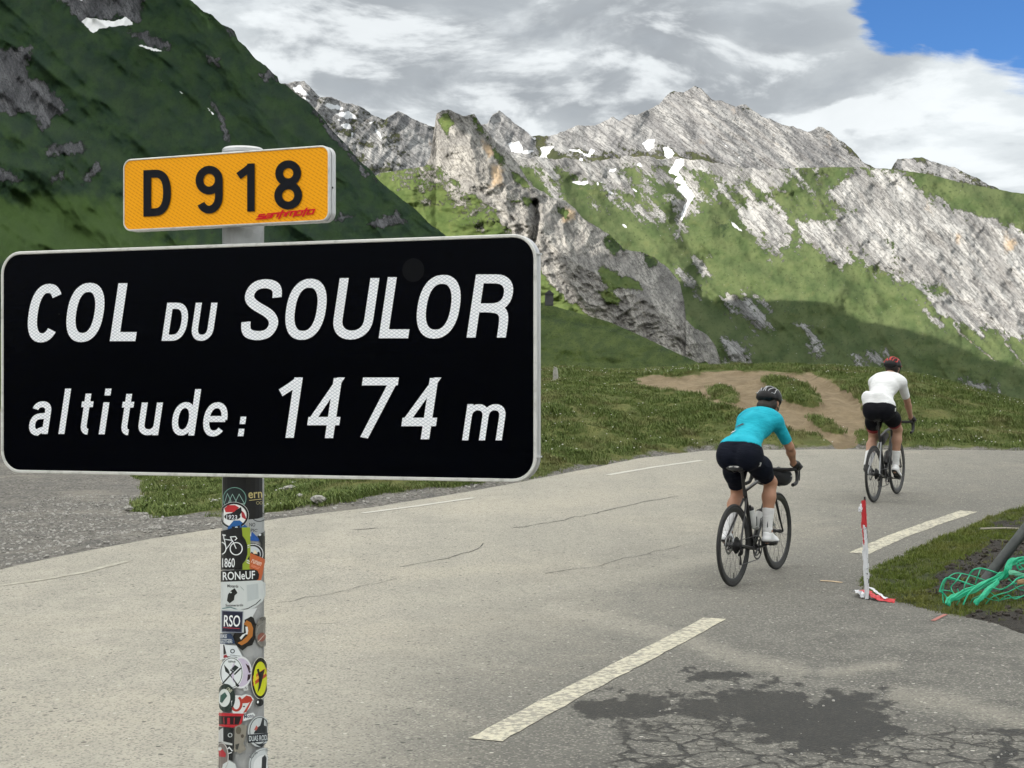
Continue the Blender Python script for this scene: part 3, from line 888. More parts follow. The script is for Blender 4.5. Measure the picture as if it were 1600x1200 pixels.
def b_road(t, b):
    p = t.pos()
    n1 = t.noise(p, .35, 7, .6)
    n2 = t.noise(p, 2.6, 8, .62)
    track = t.noise(t.mapping(p, rot=(0, 0, R(28)), scale=(2.2, .25, 1)), .8, 7, .6)
    fine = t.noise(p, 75, 3, .75)
    agg = t.voro(p, 95)
    cell = t.n('ShaderNodeSeparateColor')
    t.L.new(agg['Color'], cell.inputs[0])
    c = t.mix(t.step(n2, .3, .7), (.315, .300, .252), (.39, .368, .310))
    c = t.mix(t.math('MULTIPLY', t.step(track, .42, .62), .55), c, (.30, .288, .245))
    c = t.mix(t.math('MULTIPLY', t.step(n1, .46, .64), .45), c, (.46, .42, .335))
    ap = t.math('ADD', t.attr('apron'), t.math('MULTIPLY', t.math('SUBTRACT', n2, .5), .7))
    apc = t.mix(t.step(n2, .32, .68), (.088, .086, .078), (.140, .136, .121))
    c = t.mix(t.step(ap, .12, .80, 0, .94), c, apc)
    c = t.mix(t.math('MULTIPLY', t.step(t.math('ADD', t.attr('dust'), t.math('MULTIPLY', t.math('SUBTRACT', t.noise(p, 6, 7, .7), .5), 1.1)), .35, .95), .32), c, (.40, .375, .31))
    c = t.mix(t.math('MULTIPLY', t.step(cell.outputs[0], .72, .95), .45), c, (.44, .42, .36))
    c = t.mix(t.math('MULTIPLY', t.step(cell.outputs[1], .68, .94), .55), c, (.075, .075, .072))
    c = t.mix(t.math('MULTIPLY', t.step(fine, .56, .72), .4), c, (.10, .10, .095))
    chips = t.voro(p, 13)
    sp = t.n('ShaderNodeSeparateColor')
    t.L.new(chips['Color'], sp.inputs[0])
    chip = t.math('MULTIPLY', t.math('LESS_THAN', chips['Distance'], .13), t.math('GREATER_THAN', sp.outputs[0], .72))
    c = t.mix(t.math('MULTIPLY', chip, .85), c, (.52, .50, .44))
    chip2 = t.math('MULTIPLY', t.math('LESS_THAN', chips['Distance'], .17), t.math('LESS_THAN', sp.outputs[1], .16))
    c = t.mix(t.math('MULTIPLY', chip2, .8), c, (.05, .05, .045))
    # alligator cracking on the apron
    wv = t.vmath('ADD', p, t.vmath('SCALE', t.noise(p, 3.5, 5, .6, color=True), None))
    sc = [n for n in t.N if n.type == 'VECT_MATH' and n.operation == 'SCALE'][-1]
    sc.inputs['Scale'].default_value = .25
    vo = t.n('ShaderNodeTexVoronoi', feature='DISTANCE_TO_EDGE')
    t.L.new(wv, vo.inputs['Vector'])
    vo.inputs['Scale'].default_value = 4.6
    vo2 = t.n('ShaderNodeTexVoronoi', feature='DISTANCE_TO_EDGE')
    t.L.new(wv, vo2.inputs['Vector'])
    vo2.inputs['Scale'].default_value = 11
    lines = t.math('MAXIMUM', t.step(vo.outputs[0], .045, .010), t.math('MULTIPLY', t.step(vo2.outputs[0], .05, .012), t.step(n2, .45, .6)))
    cz = t.step(t.math('ADD', t.attr('crack'), t.math('MULTIPLY', t.math('SUBTRACT', n2, .5), 1.2)), .38, .72)
    crack = t.math('MULTIPLY', lines, cz)
    wn = t.noise(t.mapping(p, scale=(1, .55, 1)), 9, 6, .65)
    wet = t.step(t.math('ADD', t.attr('wet'), t.math('MULTIPLY', t.math('SUBTRACT', wn, .5), 2.0)), .44, .64)
    seep = t.math('MULTIPLY', t.step(vo.outputs[0], .10, .03), t.step(t.math('ADD', t.attr('wet'), t.attr('crack')), .5, .9))
    wet = t.math('MAXIMUM', wet, t.math('MULTIPLY', seep, t.step(wn, .42, .56)))
    c = t.mix(wet, c, t.mix(1.0, c, (.17, .162, .145), 'MULTIPLY'))
    c = t.mix(t.math('MULTIPLY', crack, .8), c, (.034, .032, .028))
    t.L.new(c, b.inputs['Base Color'])
    t.L.new(t.math('MULTIPLY_ADD', wet, -.30, .90), b.inputs['Roughness'])
    b.inputs['Specular IOR Level'].default_value = .3
    h = t.math('ADD', t.math('MULTIPLY', agg['Distance'], -.8), t.math('MULTIPLY', fine, .6))
    h = t.math('ADD', h, t.math('MULTIPLY', crack, -2.2))
    t.L.new(t.bump(h, .7, .006), b.inputs['Normal'])


m_road = material('asphalt', build=b_road)
build_road()


def strip(name, pts, width, mat, lift=.010, kind='structure', rag=.0, seed=1, sub=.12):
    """a painted or worn strip lying on the road along ground points"""
    P = []
    for a, b_ in zip(pts[:-1], pts[1:]):
        n = max(2, int((b_ - a).length / sub))
        for i in range(n):
            P.append(a.lerp(b_, i / n))
    P.append(pts[-1])
    rnd = random.Random(seed)
    L, Rr = [], []
    for i, p in enumerate(P):
        d = (P[min(i + 1, len(P) - 1)] - P[max(i - 1, 0)])
        nrm = Vector((-d.y, d.x, 0)).normalized()
        wd = width if not callable(width) else width(i / (len(P) - 1))
        a = p + nrm * (wd / 2 + rnd.uniform(-rag, rag))
        c = p - nrm * (wd / 2 + rnd.uniform(-rag, rag))
        for q, lst in ((a, L), (c, Rr)):
            lst.append((q.x, q.y, float(zr(q.y)) + lift))
    me = bpy.data.meshes.new(name)
    n = len(L)
    me.from_pydata(L + Rr, [], [(i, i + 1, n + i + 1, n + i) for i in range(n - 1)])
    me.flip_normals() if me.polygons[0].normal.z < 0 else None
    me.materials.append(mat)
    o = bpy.data.objects.new(name, me)
    COL.objects.link(o)
    return tag(o, kind=kind)


def b_paint(t, b):
    p = t.pos()
    n = t.noise(p, 26, 6, .7)
    n2 = t.noise(p, 5, 5, .6)
    c = t.mix(t.step(t.noise(p, 60, 4, .6), .3, .7), (.46, .43, .33), (.58, .55, .43))
    c = t.mix(t.math('MULTIPLY', t.step(t.math('ADD', n, t.math('MULTIPLY', n2, .25)), .57, .69), .8), c, (.21, .20, .175))
    t.L.new(c, b.inputs['Base Color'])
    b.inputs['Roughness'].default_value = .85
    t.L.new(t.bump(t.noise(p, 80, 3, .7), .6, .004), b.inputs['Normal'])


m_paint = material('road_paint', build=b_paint)
strip('lane_marking', [gpt(758, 1159), gpt(880, 1092), gpt(1000, 1030), gpt(1118, 968)], .165, m_paint, rag=.006, seed=2)
strip('lane_marking', [gpt(1342, 866), gpt(1400, 840), gpt(1460, 818), gpt(1514, 800)], .19, m_paint, rag=.008, seed=3)


def b_faint(t, b):
    p = t.pos()
    n = t.noise(p, 9, 7, .7)
    c = t.mix(t.step(n, .40, .56), (.42, .40, .335), (.33, .31, .255))
    t.L.new(c, b.inputs['Base Color'])
    b.inputs['Roughness'].default_value = .9


m_faint = material('worn_road_paint', build=b_faint)
m_white_line = material('white_road_paint', (.50, .485, .43), .8)
strip('lane_marking', [gpt(566, 803), gpt(650, 792), gpt(740, 779)], .075, m_white_line, seed=4, rag=.006)
strip('lane_marking', [gpt(950, 743), gpt(1020, 731), gpt(1097, 720)], .09, m_white_line, seed=5, rag=.006)
strip('lane_marking', [gpt(-40, 922), gpt(60, 908), gpt(130, 896), gpt(200, 878)], .065, m_faint, seed=6, rag=.012)
m_crack = material('crack_dark', (.075, .072, .065), .95)  # dark colour of the strips drawn as cracks


def crackline(pts, wdt, seed):
    rnd = random.Random(seed)
    P = []
    for a, b_ in zip(pts[:-1], pts[1:]):
        n = max(2, int((gpt(*b_) - gpt(*a)).length / .12))
        for i in range(n):
            q = gpt(a[0] + (b_[0] - a[0]) * i / n, a[1] + (b_[1] - a[1]) * i / n)
            P.append(q + Vector((rnd.uniform(-.025, .025), rnd.uniform(-.045, .045), 0)))
    P.append(gpt(*pts[-1]))
    strip('road_crack', P, lambda t: wdt * (.25 + rnd.random() * .9), m_crack, .009, sub=.5)
crackline([(805, 826), (860, 817), (930, 803), (1000, 786), (1060, 776)], .020, 1)
crackline([(620, 888), (700, 873), (750, 858), (755, 850)], .014, 2)
crackline([(420, 946), (500, 932), (620, 905)], .008, 3)
crackline([(480, 976), (530, 975)], .009, 4)
crackline([(850, 898), (930, 886), (1000, 868), (1080, 852)], .010, 5)
crackline([(548, 829), (590, 826)], .030, 6)
m_pink = material('faded_pink_paint', (.36, .145, .12), .9)
m_ochre = material('ochre_paint', (.50, .38, .25), .9)
tag(strip('paint_mark', [gpt(1457, 972), gpt(1478, 962)], .032, m_pink, .011, kind=None, rag=.004), 'short faded pink paint mark sprayed on the asphalt below the green netting', 'paint mark')
tag(strip('paint_mark', [gpt(1282, 909), gpt(1300, 910), gpt(1316, 912)], .045, m_ochre, .011, kind=None, rag=.004), 'thin ochre paint mark on the asphalt left of the taped stake', 'paint mark')

# --- grassy verge on the right, lying a hand high on the asphalt
verge_px = [(1322, 912), (1336, 897), (1352, 884), (1395, 866), (1440, 846), (1490, 826), (1532, 808), (1575, 795), (1610, 786), (1750, 762), (2000, 748), (2400, 765), (2400, 960), (1900, 975), (1600, 1000), (1560, 990),
            (1520, 974), (1480, 966), (1440, 958), (1395, 946), (1350, 938), (1330, 926)]
verge_w = [(p.x, p.y) for p in (gpt(*q) for q in verge_px)]


def verge_z(X, Y):
    sd = sd_poly(X, Y, verge_w) + .05 * fbm(X / .35, Y / .35, 4, .55, 501)
    z = zr(Y) - .10 + .13 * smooth(-.10, .22, sd) + .05 * smooth(.2, .9, sd) + (.035 * fbm(X / .5, Y / .5, 4, .55, 503)) * smooth(0, .4, sd)
    # trodden hollow of bare earth round the netting
    z = z - .025 * np.exp(-(((X - 3.42) / .28) ** 2 + ((Y - 12.45) / .5) ** 2))
    return z, sd


def build_verge():
    xs, ys = np.arange(2.4, 9.2, .05), np.arange(10.2, 21.5, .06)
    X, Y = np.meshgrid(xs, ys)
    Z, sd = verge_z(X, Y)
    px, py = CX + F * X / Y, HY - (Z - CH) / Y * F
    soil = np.maximum.reduce([sd_poly(px, py, p) for p in ([(1470, 935), (1458, 905), (1490, 880), (1520, 868), (1545, 850), (1600, 838), (1700, 840), (1700, 940), (1600, 935), (1530, 925)],
                                                           [(1500, 966), (1540, 956), (1620, 950), (1800, 940), (1800, 1010), (1580, 1010)], [(1545, 822), (1620, 800), (1700, 800), (1700, 835), (1600, 832)],
                                                           [(1452, 930), (1450, 905), (1480, 900), (1490, 930)])]) + 10 * fbm(X / .25, Y / .4, 4, .55, 505)
    soil = np.clip(.5 + soil / 16, 0, 1)
    soil = np.maximum(soil, smooth(.05, -.02, sd))
    o = grid_mesh('grass_verge', X, Y, Z, m_verge, dict(soil=soil))
    tag(o, kind='structure')
    return X, Y, Z, sd, soil


def b_verge(t, b):
    p = t.pos()
    n2, n3 = t.noise(p, 6, 7, .6), t.noise(p, 38, 6, .7)
    g = t.mix(t.step(n2, .35, .65), (.038, .052, .012), (.085, .092, .026))
    s = t.mix(t.step(n3, .35, .68), (.013, .011, .009), (.052, .044, .034))
    c = t.mix(t.step(t.math('ADD', t.attr('soil'), t.math('MULTIPLY', t.math('SUBTRACT', n2, .5), .6)), .4, .6), g, s)
    t.L.new(c, b.inputs['Base Color'])
    b.inputs['Roughness'].default_value = .95
    t.L.new(t.bump(t.math('ADD', n3, t.noise(p, 120, 4, .7)), .9, .02), b.inputs['Normal'])


m_verge = material('verge_soil', build=b_verge)
VG = build_verge()


# --- grass as instanced tufts
def tuft_object(name, mat, blades, h, spread, width, seed, bend=.5):
    rnd = random.Random(seed)
    V, Fc = [], []
    for _ in range(blades):
        a, r = rnd.uniform(0, 6.283), spread * math.sqrt(rnd.random())
        bx, by = r * math.cos(a), r * math.sin(a)
        yaw, hh, lean = rnd.uniform(0, 6.283), h * rnd.uniform(.55, 1.15), rnd.uniform(.1, 1) * bend
        ux, uy = math.cos(yaw), math.sin(yaw)
        sx, sy = -uy, ux
        b0 = len(V)
        for k, (t, wd) in enumerate(((0, 1), (.5, .8), (.82, .5))):
            o = lean * hh * t * t
            for sg in (-1, 1):
                V.append((bx + ux * o + sx * sg * width * wd / 2, by + uy * o + sy * sg * width * wd / 2, hh * t * (1 - .25 * lean * t)))
        V.append((bx + ux * lean * hh, by + uy * lean * hh, hh * (1 - .25 * lean)))
        Fc += [(b0, b0 + 1, b0 + 3, b0 + 2), (b0 + 2, b0 + 3, b0 + 5, b0 + 4), (b0 + 4, b0 + 5, b0 + 6)]
    me = bpy.data.meshes.new(name)
    me.from_pydata(V, [], Fc)
    me.materials.append(mat)
    return bpy.data.objects.new(name, me)


def scatter(name, pts, src, scale, rnd_rot=True, tilt=.0, seed=0, normals=None):
    """one object that instances a small mesh on many points"""
    rs = np.random.RandomState(seed)
    n = len(pts)
    me = bpy.data.meshes.new(name)
    me.vertices.add(n)
    me.vertices.foreach_set('co', np.asarray(pts, np.float32).ravel())
    a = me.attributes.new('sc', 'FLOAT', 'POINT')
    a.data.foreach_set('value', np.asarray(scale, np.float32))
    a = me.attributes.new('rt', 'FLOAT_VECTOR', 'POINT')
    rot = np.stack([rs.uniform(-tilt, tilt, n), rs.uniform(-tilt, tilt, n), rs.uniform(0, 6.283, n)], -1)
    a.data.foreach_set('vector', rot.astype(np.float32).ravel())
    o = bpy.data.objects.new(name, me)
    COL.objects.link(o)
    ng = bpy.data.node_groups.new(name + '_scatter', 'GeometryNodeTree')
    ng.interface.new_socket('Geometry', in_out='INPUT', socket_type='NodeSocketGeometry')
    ng.interface.new_socket('Geometry', in_out='OUTPUT', socket_type='NodeSocketGeometry')
    gi, go = ng.nodes.new('NodeGroupInput'), ng.nodes.new('NodeGroupOutput')
    iop = ng.nodes.new('GeometryNodeInstanceOnPoints')
    oi = ng.nodes.new('GeometryNodeObjectInfo')
    oi.inputs['Object'].default_value = src
    m2p = ng.nodes.new('GeometryNodeMeshToPoints')
    na, nr = ng.nodes.new('GeometryNodeInputNamedAttribute'), ng.nodes.new('GeometryNodeInputNamedAttribute')
    na.data_type, nr.data_type = 'FLOAT', 'FLOAT_VECTOR'
    na.inputs['Name'].default_value, nr.inputs['Name'].default_value = 'sc', 'rt'
    L = ng.links
    L.new(gi.outputs[0], m2p.inputs[0])
    L.new(m2p.outputs[0], iop.inputs['Points'])
    L.new(oi.outputs['Geometry'], iop.inputs['Instance'])
    L.new(nr.outputs['Attribute'], iop.inputs['Rotation'])
    L.new(na.outputs['Attribute'], iop.inputs['Scale'])
    L.new(iop.outputs[0], go.inputs[0])
    md = o.modifiers.new('scatter', 'NODES')
    md.node_group = ng
    return tag(o, kind='stuff')


def b_blade(c1, c2, c3):
    def f(t, b):
        p = t.pos()
        r = t.n('ShaderNodeObjectInfo').outputs['Random']
        n = t.noise(p, 1.1, 5, .6)
        c = t.mix(r, c1, c2)
        c = t.mix(t.step(n, .48, .68, 0, .75), c, c3)
        t.L.new(c, b.inputs['Base Color'])
        b.inputs['Roughness'].default_value = .7
        b.inputs['Specular IOR Level'].default_value = .2
    return f


m_blade = material('grass_blade', build=b_blade((.090, .136, .034), (.148, .184, .052), (.195, .182, .080)))
m_blade2 = material('verge_blade', build=b_blade((.075, .11, .016), (.135, .165, .03), (.15, .15, .04)))
rs = np.random.RandomState(11)


def bank_points(n):
    X = rs.uniform(-13, 18.5, n)
    Y = rs.uniform(15, 45, n)
    Z, px, Yc, s = ground_z(X, Y)
    py = HY - (Z - CH) / Y * F
    d = Y - y_far(X)
    ok = (d > .12) & (Y < Yc + 1.5) & (px > -500) & (px < 1900)
    wob = 9 * fbm(X / .9, Y / 1.8, 4, .55, 311)
    di = np.maximum.reduce([sd_poly(px, py, p) for p in dirt_polys]) + wob * .8
    isl = np.maximum.reduce([sd_poly(px, py, p) for p in islands]) + wob * .4
    gsd = sd_poly(px, py, gravel_poly) + wob * 1.2
    ok &= ((di < -1) | (isl > 0)) & (gsd < 0)
    clump = fbm(X / .8, Y / .8, 3, .5, 511)
    ok &= rs.uniform(0, 1, n) < np.clip(.55 + .8 * clump, .12, 1) * np.clip(d / .5, .2, 1)
    Z = Z + .07 * np.clip(isl / 10, 0, 1) * (isl > 0)
    return X[ok], Y[ok], Z[ok], clump[ok], d[ok]


bx, by, bz, bc, bd = bank_points(520000)
tuft_far = tuft_object('grass_tuft', m_blade, 9, .088, .075, .010, 3, 1.0)
scatter('grass', np.stack([bx, by, bz - .015], -1), tuft_far, rs.uniform(.5, 1.25, len(bx)) * (1 + .6 * np.clip(bc, -.6, 1)) * np.clip(.45 + bd / 1.2, .45, 1), tilt=.25, seed=5)

n = 72000
vx, vy = rs.uniform(2.4, 9.2, n), rs.uniform(10.4, 20, n)
vz, vsd = verge_z(vx, vy)
vpx, vpy = CX + F * vx / vy, HY - (vz - CH) / vy * F
soilv = np.maximum.reduce([sd_poly(vpx, vpy, p) for p in ([(1470, 935), (1458, 905), (1490, 880), (1520, 868), (1545, 850), (1600, 838), (1700, 840), (1700, 940), (1600, 935), (1530, 925)],
                                                         [(1500, 966), (1540, 956), (1620, 950), (1800, 940), (1800, 1010), (1580, 1010)], [(1545, 822), (1620, 800), (1700, 800), (1700, 835), (1600, 832)])]) + 10 * fbm(vx / .25, vy / .4, 4, .55, 505)
ok = (vsd > .03) & (vpx < 2300) & (rs.uniform(0, 1, n) < np.where(soilv > 0, .06, .95) * np.clip(.75 + .9 * fbm(vx / .3, vy / .3, 3, .5, 515), .2, 1))
tuft_near = tuft_object('grass_tuft', m_blade2, 10, .042, .035, .0048, 9, 1.2)
scatter('grass', np.stack([vx[ok], vy[ok], vz[ok] - .006], -1), tuft_near, rs.uniform(.5, 1.25, ok.sum()), tilt=.35, seed=6)

# daisies and pale seed heads on the bank
m_daisy = material('daisy_white', (.62, .62, .56), .8)
me = bpy.data.meshes.new('daisy')
bm = bmesh.new()
bmesh.ops.create_icosphere(bm, subdivisions=1, radius=.014)
bmesh.ops.scale(bm, vec=(1, 1, .6), verts=bm.verts)
bm.to_mesh(me)
bm.free()
me.materials.append(m_daisy)
daisy = bpy.data.objects.new('daisy', me)
dsel = (rs.uniform(0, 1, len(bx)) < .020 * np.clip(.4 + 1.6 * fbm(bx / 2.5, by / 2.5, 3, .5, 521), .05, 2)) & (by < 41)
scatter('daisies', np.stack([bx, by, bz + .075], -1)[dsel], daisy, rs.uniform(.5, 1.15, dsel.sum()), seed=8)

# loose stones and clods
m_stone = material('loose_stone', (.33, .32, .295), .9)


def stone_mesh(name, seed, mat, sub=2):
    me = bpy.data.meshes.new(name)
    bm = bmesh.new()
    bmesh.ops.create_icosphere(bm, subdivisions=sub, radius=1)
    P = np.array([v.co[:] for v in bm.verts])
    d = 1 + .30 * fbm(P[:, 0] * 1.3 + seed, P[:, 1] * 1.3 + P[:, 2] * 1.7, 3, .5, seed)
    for v, k in zip(bm.verts, d):
        v.co *= k
        v.co.z *= .62
    bm.to_mesh(me)
    bm.free()
    me.materials.append(mat)
    return me
pebble = bpy.data.objects.new('pebble', stone_mesh('pebble', 3, m_stone, 1))
gx, gy = rs.uniform(-7, 1, 16000), rs.uniform(10, 24, 16000)
gz, gpx, _, _ = ground_z(gx, gy)
gpy = HY - (gz - CH) / gy * F
ok = (sd_poly(gpx, gpy, gravel_poly) > 2) & (gy > y_far(gx) + .25) & (gpx > -40)
gsz = .006 + .022 * rs.uniform(0, 1, len(gx)) ** 4
scatter('gravel', np.stack([gx, gy, gz + .004], -1)[ok], pebble, gsz[ok], tilt=.6, seed=9)
hx, hy = rs.uniform(-1.5, 5, 1500), 6.2 + 7.5 * rs.uniform(0, 1, 1500) ** 1.3
hpx = CX + F * hx / hy
ok = (hpx > 780) & (rs.uniform(0, 1, 1500) < smooth(800, 1500, hpx)) & (sd_poly(hx, hy, verge_w) < 0)
scatter('road_grit', np.stack([hx, hy, zr(hy) + .008], -1)[ok], pebble, (.003 + .007 * rs.uniform(0, 1, 1500) ** 3)[ok], tilt=.6, seed=10)


m_clod = material('soil_clod', (.040, .033, .026), .95)
clod = bpy.data.objects.new('clod', stone_mesh('clod', 8, m_clod, 1))
cx_, cy_ = rs.uniform(2.8, 6.5, 5000), rs.uniform(10.8, 17, 5000)
cz_, csd = verge_z(cx_, cy_)
cpx, cpy = CX + F * cx_ / cy_, HY - (cz_ - CH) / cy_ * F
ok = (csd > .02) & (np.maximum(sd_poly(cpx, cpy, [(1440, 930), (1458, 900), (1490, 878), (1545, 846), (1700, 830), (1700, 945), (1530, 930)]), sd_poly(cpx, cpy, [(1490, 968), (1540, 952), (1800, 935), (1800, 1020), (1570, 1015)])) > 0)
scatter('soil_clods', np.stack([cx_, cy_, cz_ + .004], -1)[ok], clod, (.006 + .026 * rs.uniform(0, 1, 5000) ** 3)[ok], tilt=.7, seed=12)


def rock(px, py, size, label, seed, mat=None, group=None, lift=0.0, ground=None):
    p = gpt(px, py)
    z = float(ground_z(np.array([p.x]), np.array([p.y]))[0][0]) if ground is None else ground
    o = bpy.data.objects.new('rock', stone_mesh('rock', seed, mat or m_rock, 3))
    COL.objects.link(o)
    o.location = (p.x, p.y, z + size * .42 + lift + .02)
    o.scale = (size, size * .8, size * .8)
    o.rotation_euler = (0, 0, seed)
    return tag(o, label, 'rock', group)


def b_rock(t, b):
    p = t.coord('Object')
    c = t.mix(t.step(t.noise(p, 2.5, 6, .65), .35, .65), (.22, .21, .19), (.46, .45, .41))
    t.L.new(c, b.inputs['Base Color'])
    b.inputs['Roughness'].default_value = .9
    t.L.new(t.bump(t.noise(p, 6, 5, .6), .6, .05), b.inputs['Normal'])


m_rock = material('pale_rock', build=b_rock)
GRK = 'pale rocks along the far edge of the road'
rock(200, 748, .075, 'pale rock on the gravel left of the post just under the black sign', 11, group=GRK)
rock(336, 755, .05, 'small pale rock in the grass close to the left side of the post', 12, group=GRK)
rock(452, 757, .09, 'biggest pale rock in the grass right of the sign post', 13, group=GRK)
rock(468, 770, .055, 'small grey rock below the biggest rock right of the post', 14, group=GRK)
rock(497, 791, .10, 'flat grey rock at the road edge nearest the post', 15, group=GRK)
rock(560, 752, .05, 'small rock in the verge grass under the middle of the black sign', 16, group=GRK)
rock(690, 756, .045, 'small rock in the verge grass under the right end of the black sign', 17, group=GRK)

# ------------------------------------------------------------ mesh helpers for made things
class MB:
    """collects simple solids into one mesh"""
    def __init__(s):
        s.V, s.F, s.M = [], [], []
        s.mats = []
        s.cur = 0

    def add(s, V, Fc):
        n = len(s.V)
        s.V += [tuple(v) for v in V]
        s.F += [tuple(i + n for i in f) for f in Fc]
        s.M += [s.cur] * len(Fc)

    def box(s, c, size, rot=None):
        M = rot or Matrix.Identity(3)
        V = [Vector(c) + M @ Vector((x * size[0] / 2, y * size[1] / 2, z * size[2] / 2)) for x in (-1, 1) for y in (-1, 1) for z in (-1, 1)]
        s.add(V, [(0, 1, 3, 2), (4, 6, 7, 5), (0, 4, 5, 1), (2, 3, 7, 6), (0, 2, 6, 4), (1, 5, 7, 3)])

    def tube(s, pts, r, n=10, caps=True, closed=False, flat=None):
        """tube along points; r a number or list; flat = (axis vector, factor) squashes the section"""
        P = [Vector(p) for p in pts]
        m = len(P)
        rr = r if isinstance(r, (list, tuple)) else [r] * m
        prev = None
        V = []
        for i in range(m):
            if closed:
                t = (P[(i + 1) % m] - P[i - 1]).normalized()
            else:
                t = (P[min(i + 1, m - 1)] - P[max(i - 1, 0)]).normalized()
            if prev is None:
                a = Vector((0, 0, 1)) if abs(t.z) < .9 else Vector((1, 0, 0))
                u = t.cross(a).normalized()
            else:
                u = (prev - t * prev.dot(t)).normalized()
            prev = u
            v = t.cross(u)
            for k in range(n):
                an = 2 * math.pi * k / n
                o = (u * math.cos(an) + v * math.sin(an)) * rr[i]
                if flat:
                    fa = Vector(flat[0]).normalized()
                    o = o - fa * o.dot(fa) * (1 - flat[1])
                V.append(P[i] + o)
        Fc = []
        for i in range(m if closed else m - 1):
            j = (i + 1) % m
            for k in range(n):
                k2 = (k + 1) % n
                Fc.append((i * n + k, i * n + k2, j * n + k2, j * n + k))
        if caps and not closed:
            Fc.append(tuple(range(n))[::-1])
            Fc.append(tuple((m - 1) * n + k for k in range(n)))
        s.add(V, Fc)

    def lathe(s, prof, c, axis='y', n=48, closed_prof=True):
        """profile (radius, offset along axis) turned round an axis"""
        V, m = [], len(prof)
        for k in range(n):
            a = 2 * math.pi * k / n
            for (r, o) in prof:
                if axis == 'y':
                    V.append((c[0] + r * math.cos(a), c[1] + o, c[2] + r * math.sin(a)))
                elif axis == 'z':
                    V.append((c[0] + r * math.cos(a), c[1] + r * math.sin(a), c[2] + o))
                else:
                    V.append((c[0] + o, c[1] + r * math.cos(a), c[2] + r * math.sin(a)))
        Fc = []
        for k in range(n):
            k2 = (k + 1) % n
            for i in range(m if closed_prof else m - 1):
                j = (i + 1) % m
                Fc.append((k * m + i, k2 * m + i, k2 * m + j, k * m + j))
        s.add(V, Fc)

    def prism(s, poly2, to3, depth_vec):
        """outline extruded: poly2 points mapped by to3, pushed along depth_vec"""
        n = len(poly2)
        A = [Vector(to3(*p)) for p in poly2]
        B = [a + depth_vec for a in A]
        s.add(A + B, [tuple(range(n)), tuple(range(2 * n - 1, n - 1, -1))] + [(i, (i + 1) % n + 0, n + (i + 1) % n, n + i) for i in range(n)])

    def build(s, name, mat, parent=None, smooth_shade=True, angle=40, world=None):
        me = bpy.data.meshes.new(name)
        me.from_pydata([tuple(v) for v in s.V], [], s.F)
        for m in (mat if isinstance(mat, (list, tuple)) else [mat]):
            me.materials.append(m)
        me.polygons.foreach_set('material_index', s.M)
        bm = bmesh.new()
        bm.from_mesh(me)
        bmesh.ops.recalc_face_normals(bm, faces=bm.faces)
        bm.to_mesh(me)
        bm.free()
        if smooth_shade:
            me.polygons.foreach_set('use_smooth', np.ones(len(me.polygons), bool))
            me.set_sharp_from_angle(angle=R(angle))
        return link(name, me, parent)


def link(name, me, parent=None):
    o = bpy.data.objects.new(name, me)
    COL.objects.link(o)
    if parent is not None:
        o.parent = parent
    return o


def empty(name, loc, rot=(0, 0, 0)):
    o = bpy.data.objects.new(name, None)
    COL.objects.link(o)
    o.location = loc
    o.rotation_euler = rot
    o.empty_display_size = .1
    return o


def arc(cx, cy, rx, ry, a0, a1, n=14, p=2.0):
    out = []
    for i in range(n + 1):
        a = R(a0 + (a1 - a0) * i / n)
        c, s_ = math.cos(a), math.sin(a)
        out.append((cx + rx * math.copysign(abs(c) ** (2 / p), c), cy + ry * math.copysign(abs(s_) ** (2 / p), s_)))
    return out


def catmull(P, n=6):
    out = []
    for i in range(len(P) - 1):
        p0, p1, p2, p3 = P[max(i - 1, 0)], P[i], P[i + 1], P[min(i + 2, len(P) - 1)]
        for k in range(n):
            t = k / n
            out.append(tuple(.5 * (2 * p1[j] + (p2[j] - p0[j]) * t + (2 * p0[j] - 5 * p1[j] + 4 * p2[j] - p3[j]) * t * t + (3 * p1[j] - p0[j] - 3 * p2[j] + p3[j]) * t ** 3) for j in range(len(p1))))
    out.append(P[-1])
    return out


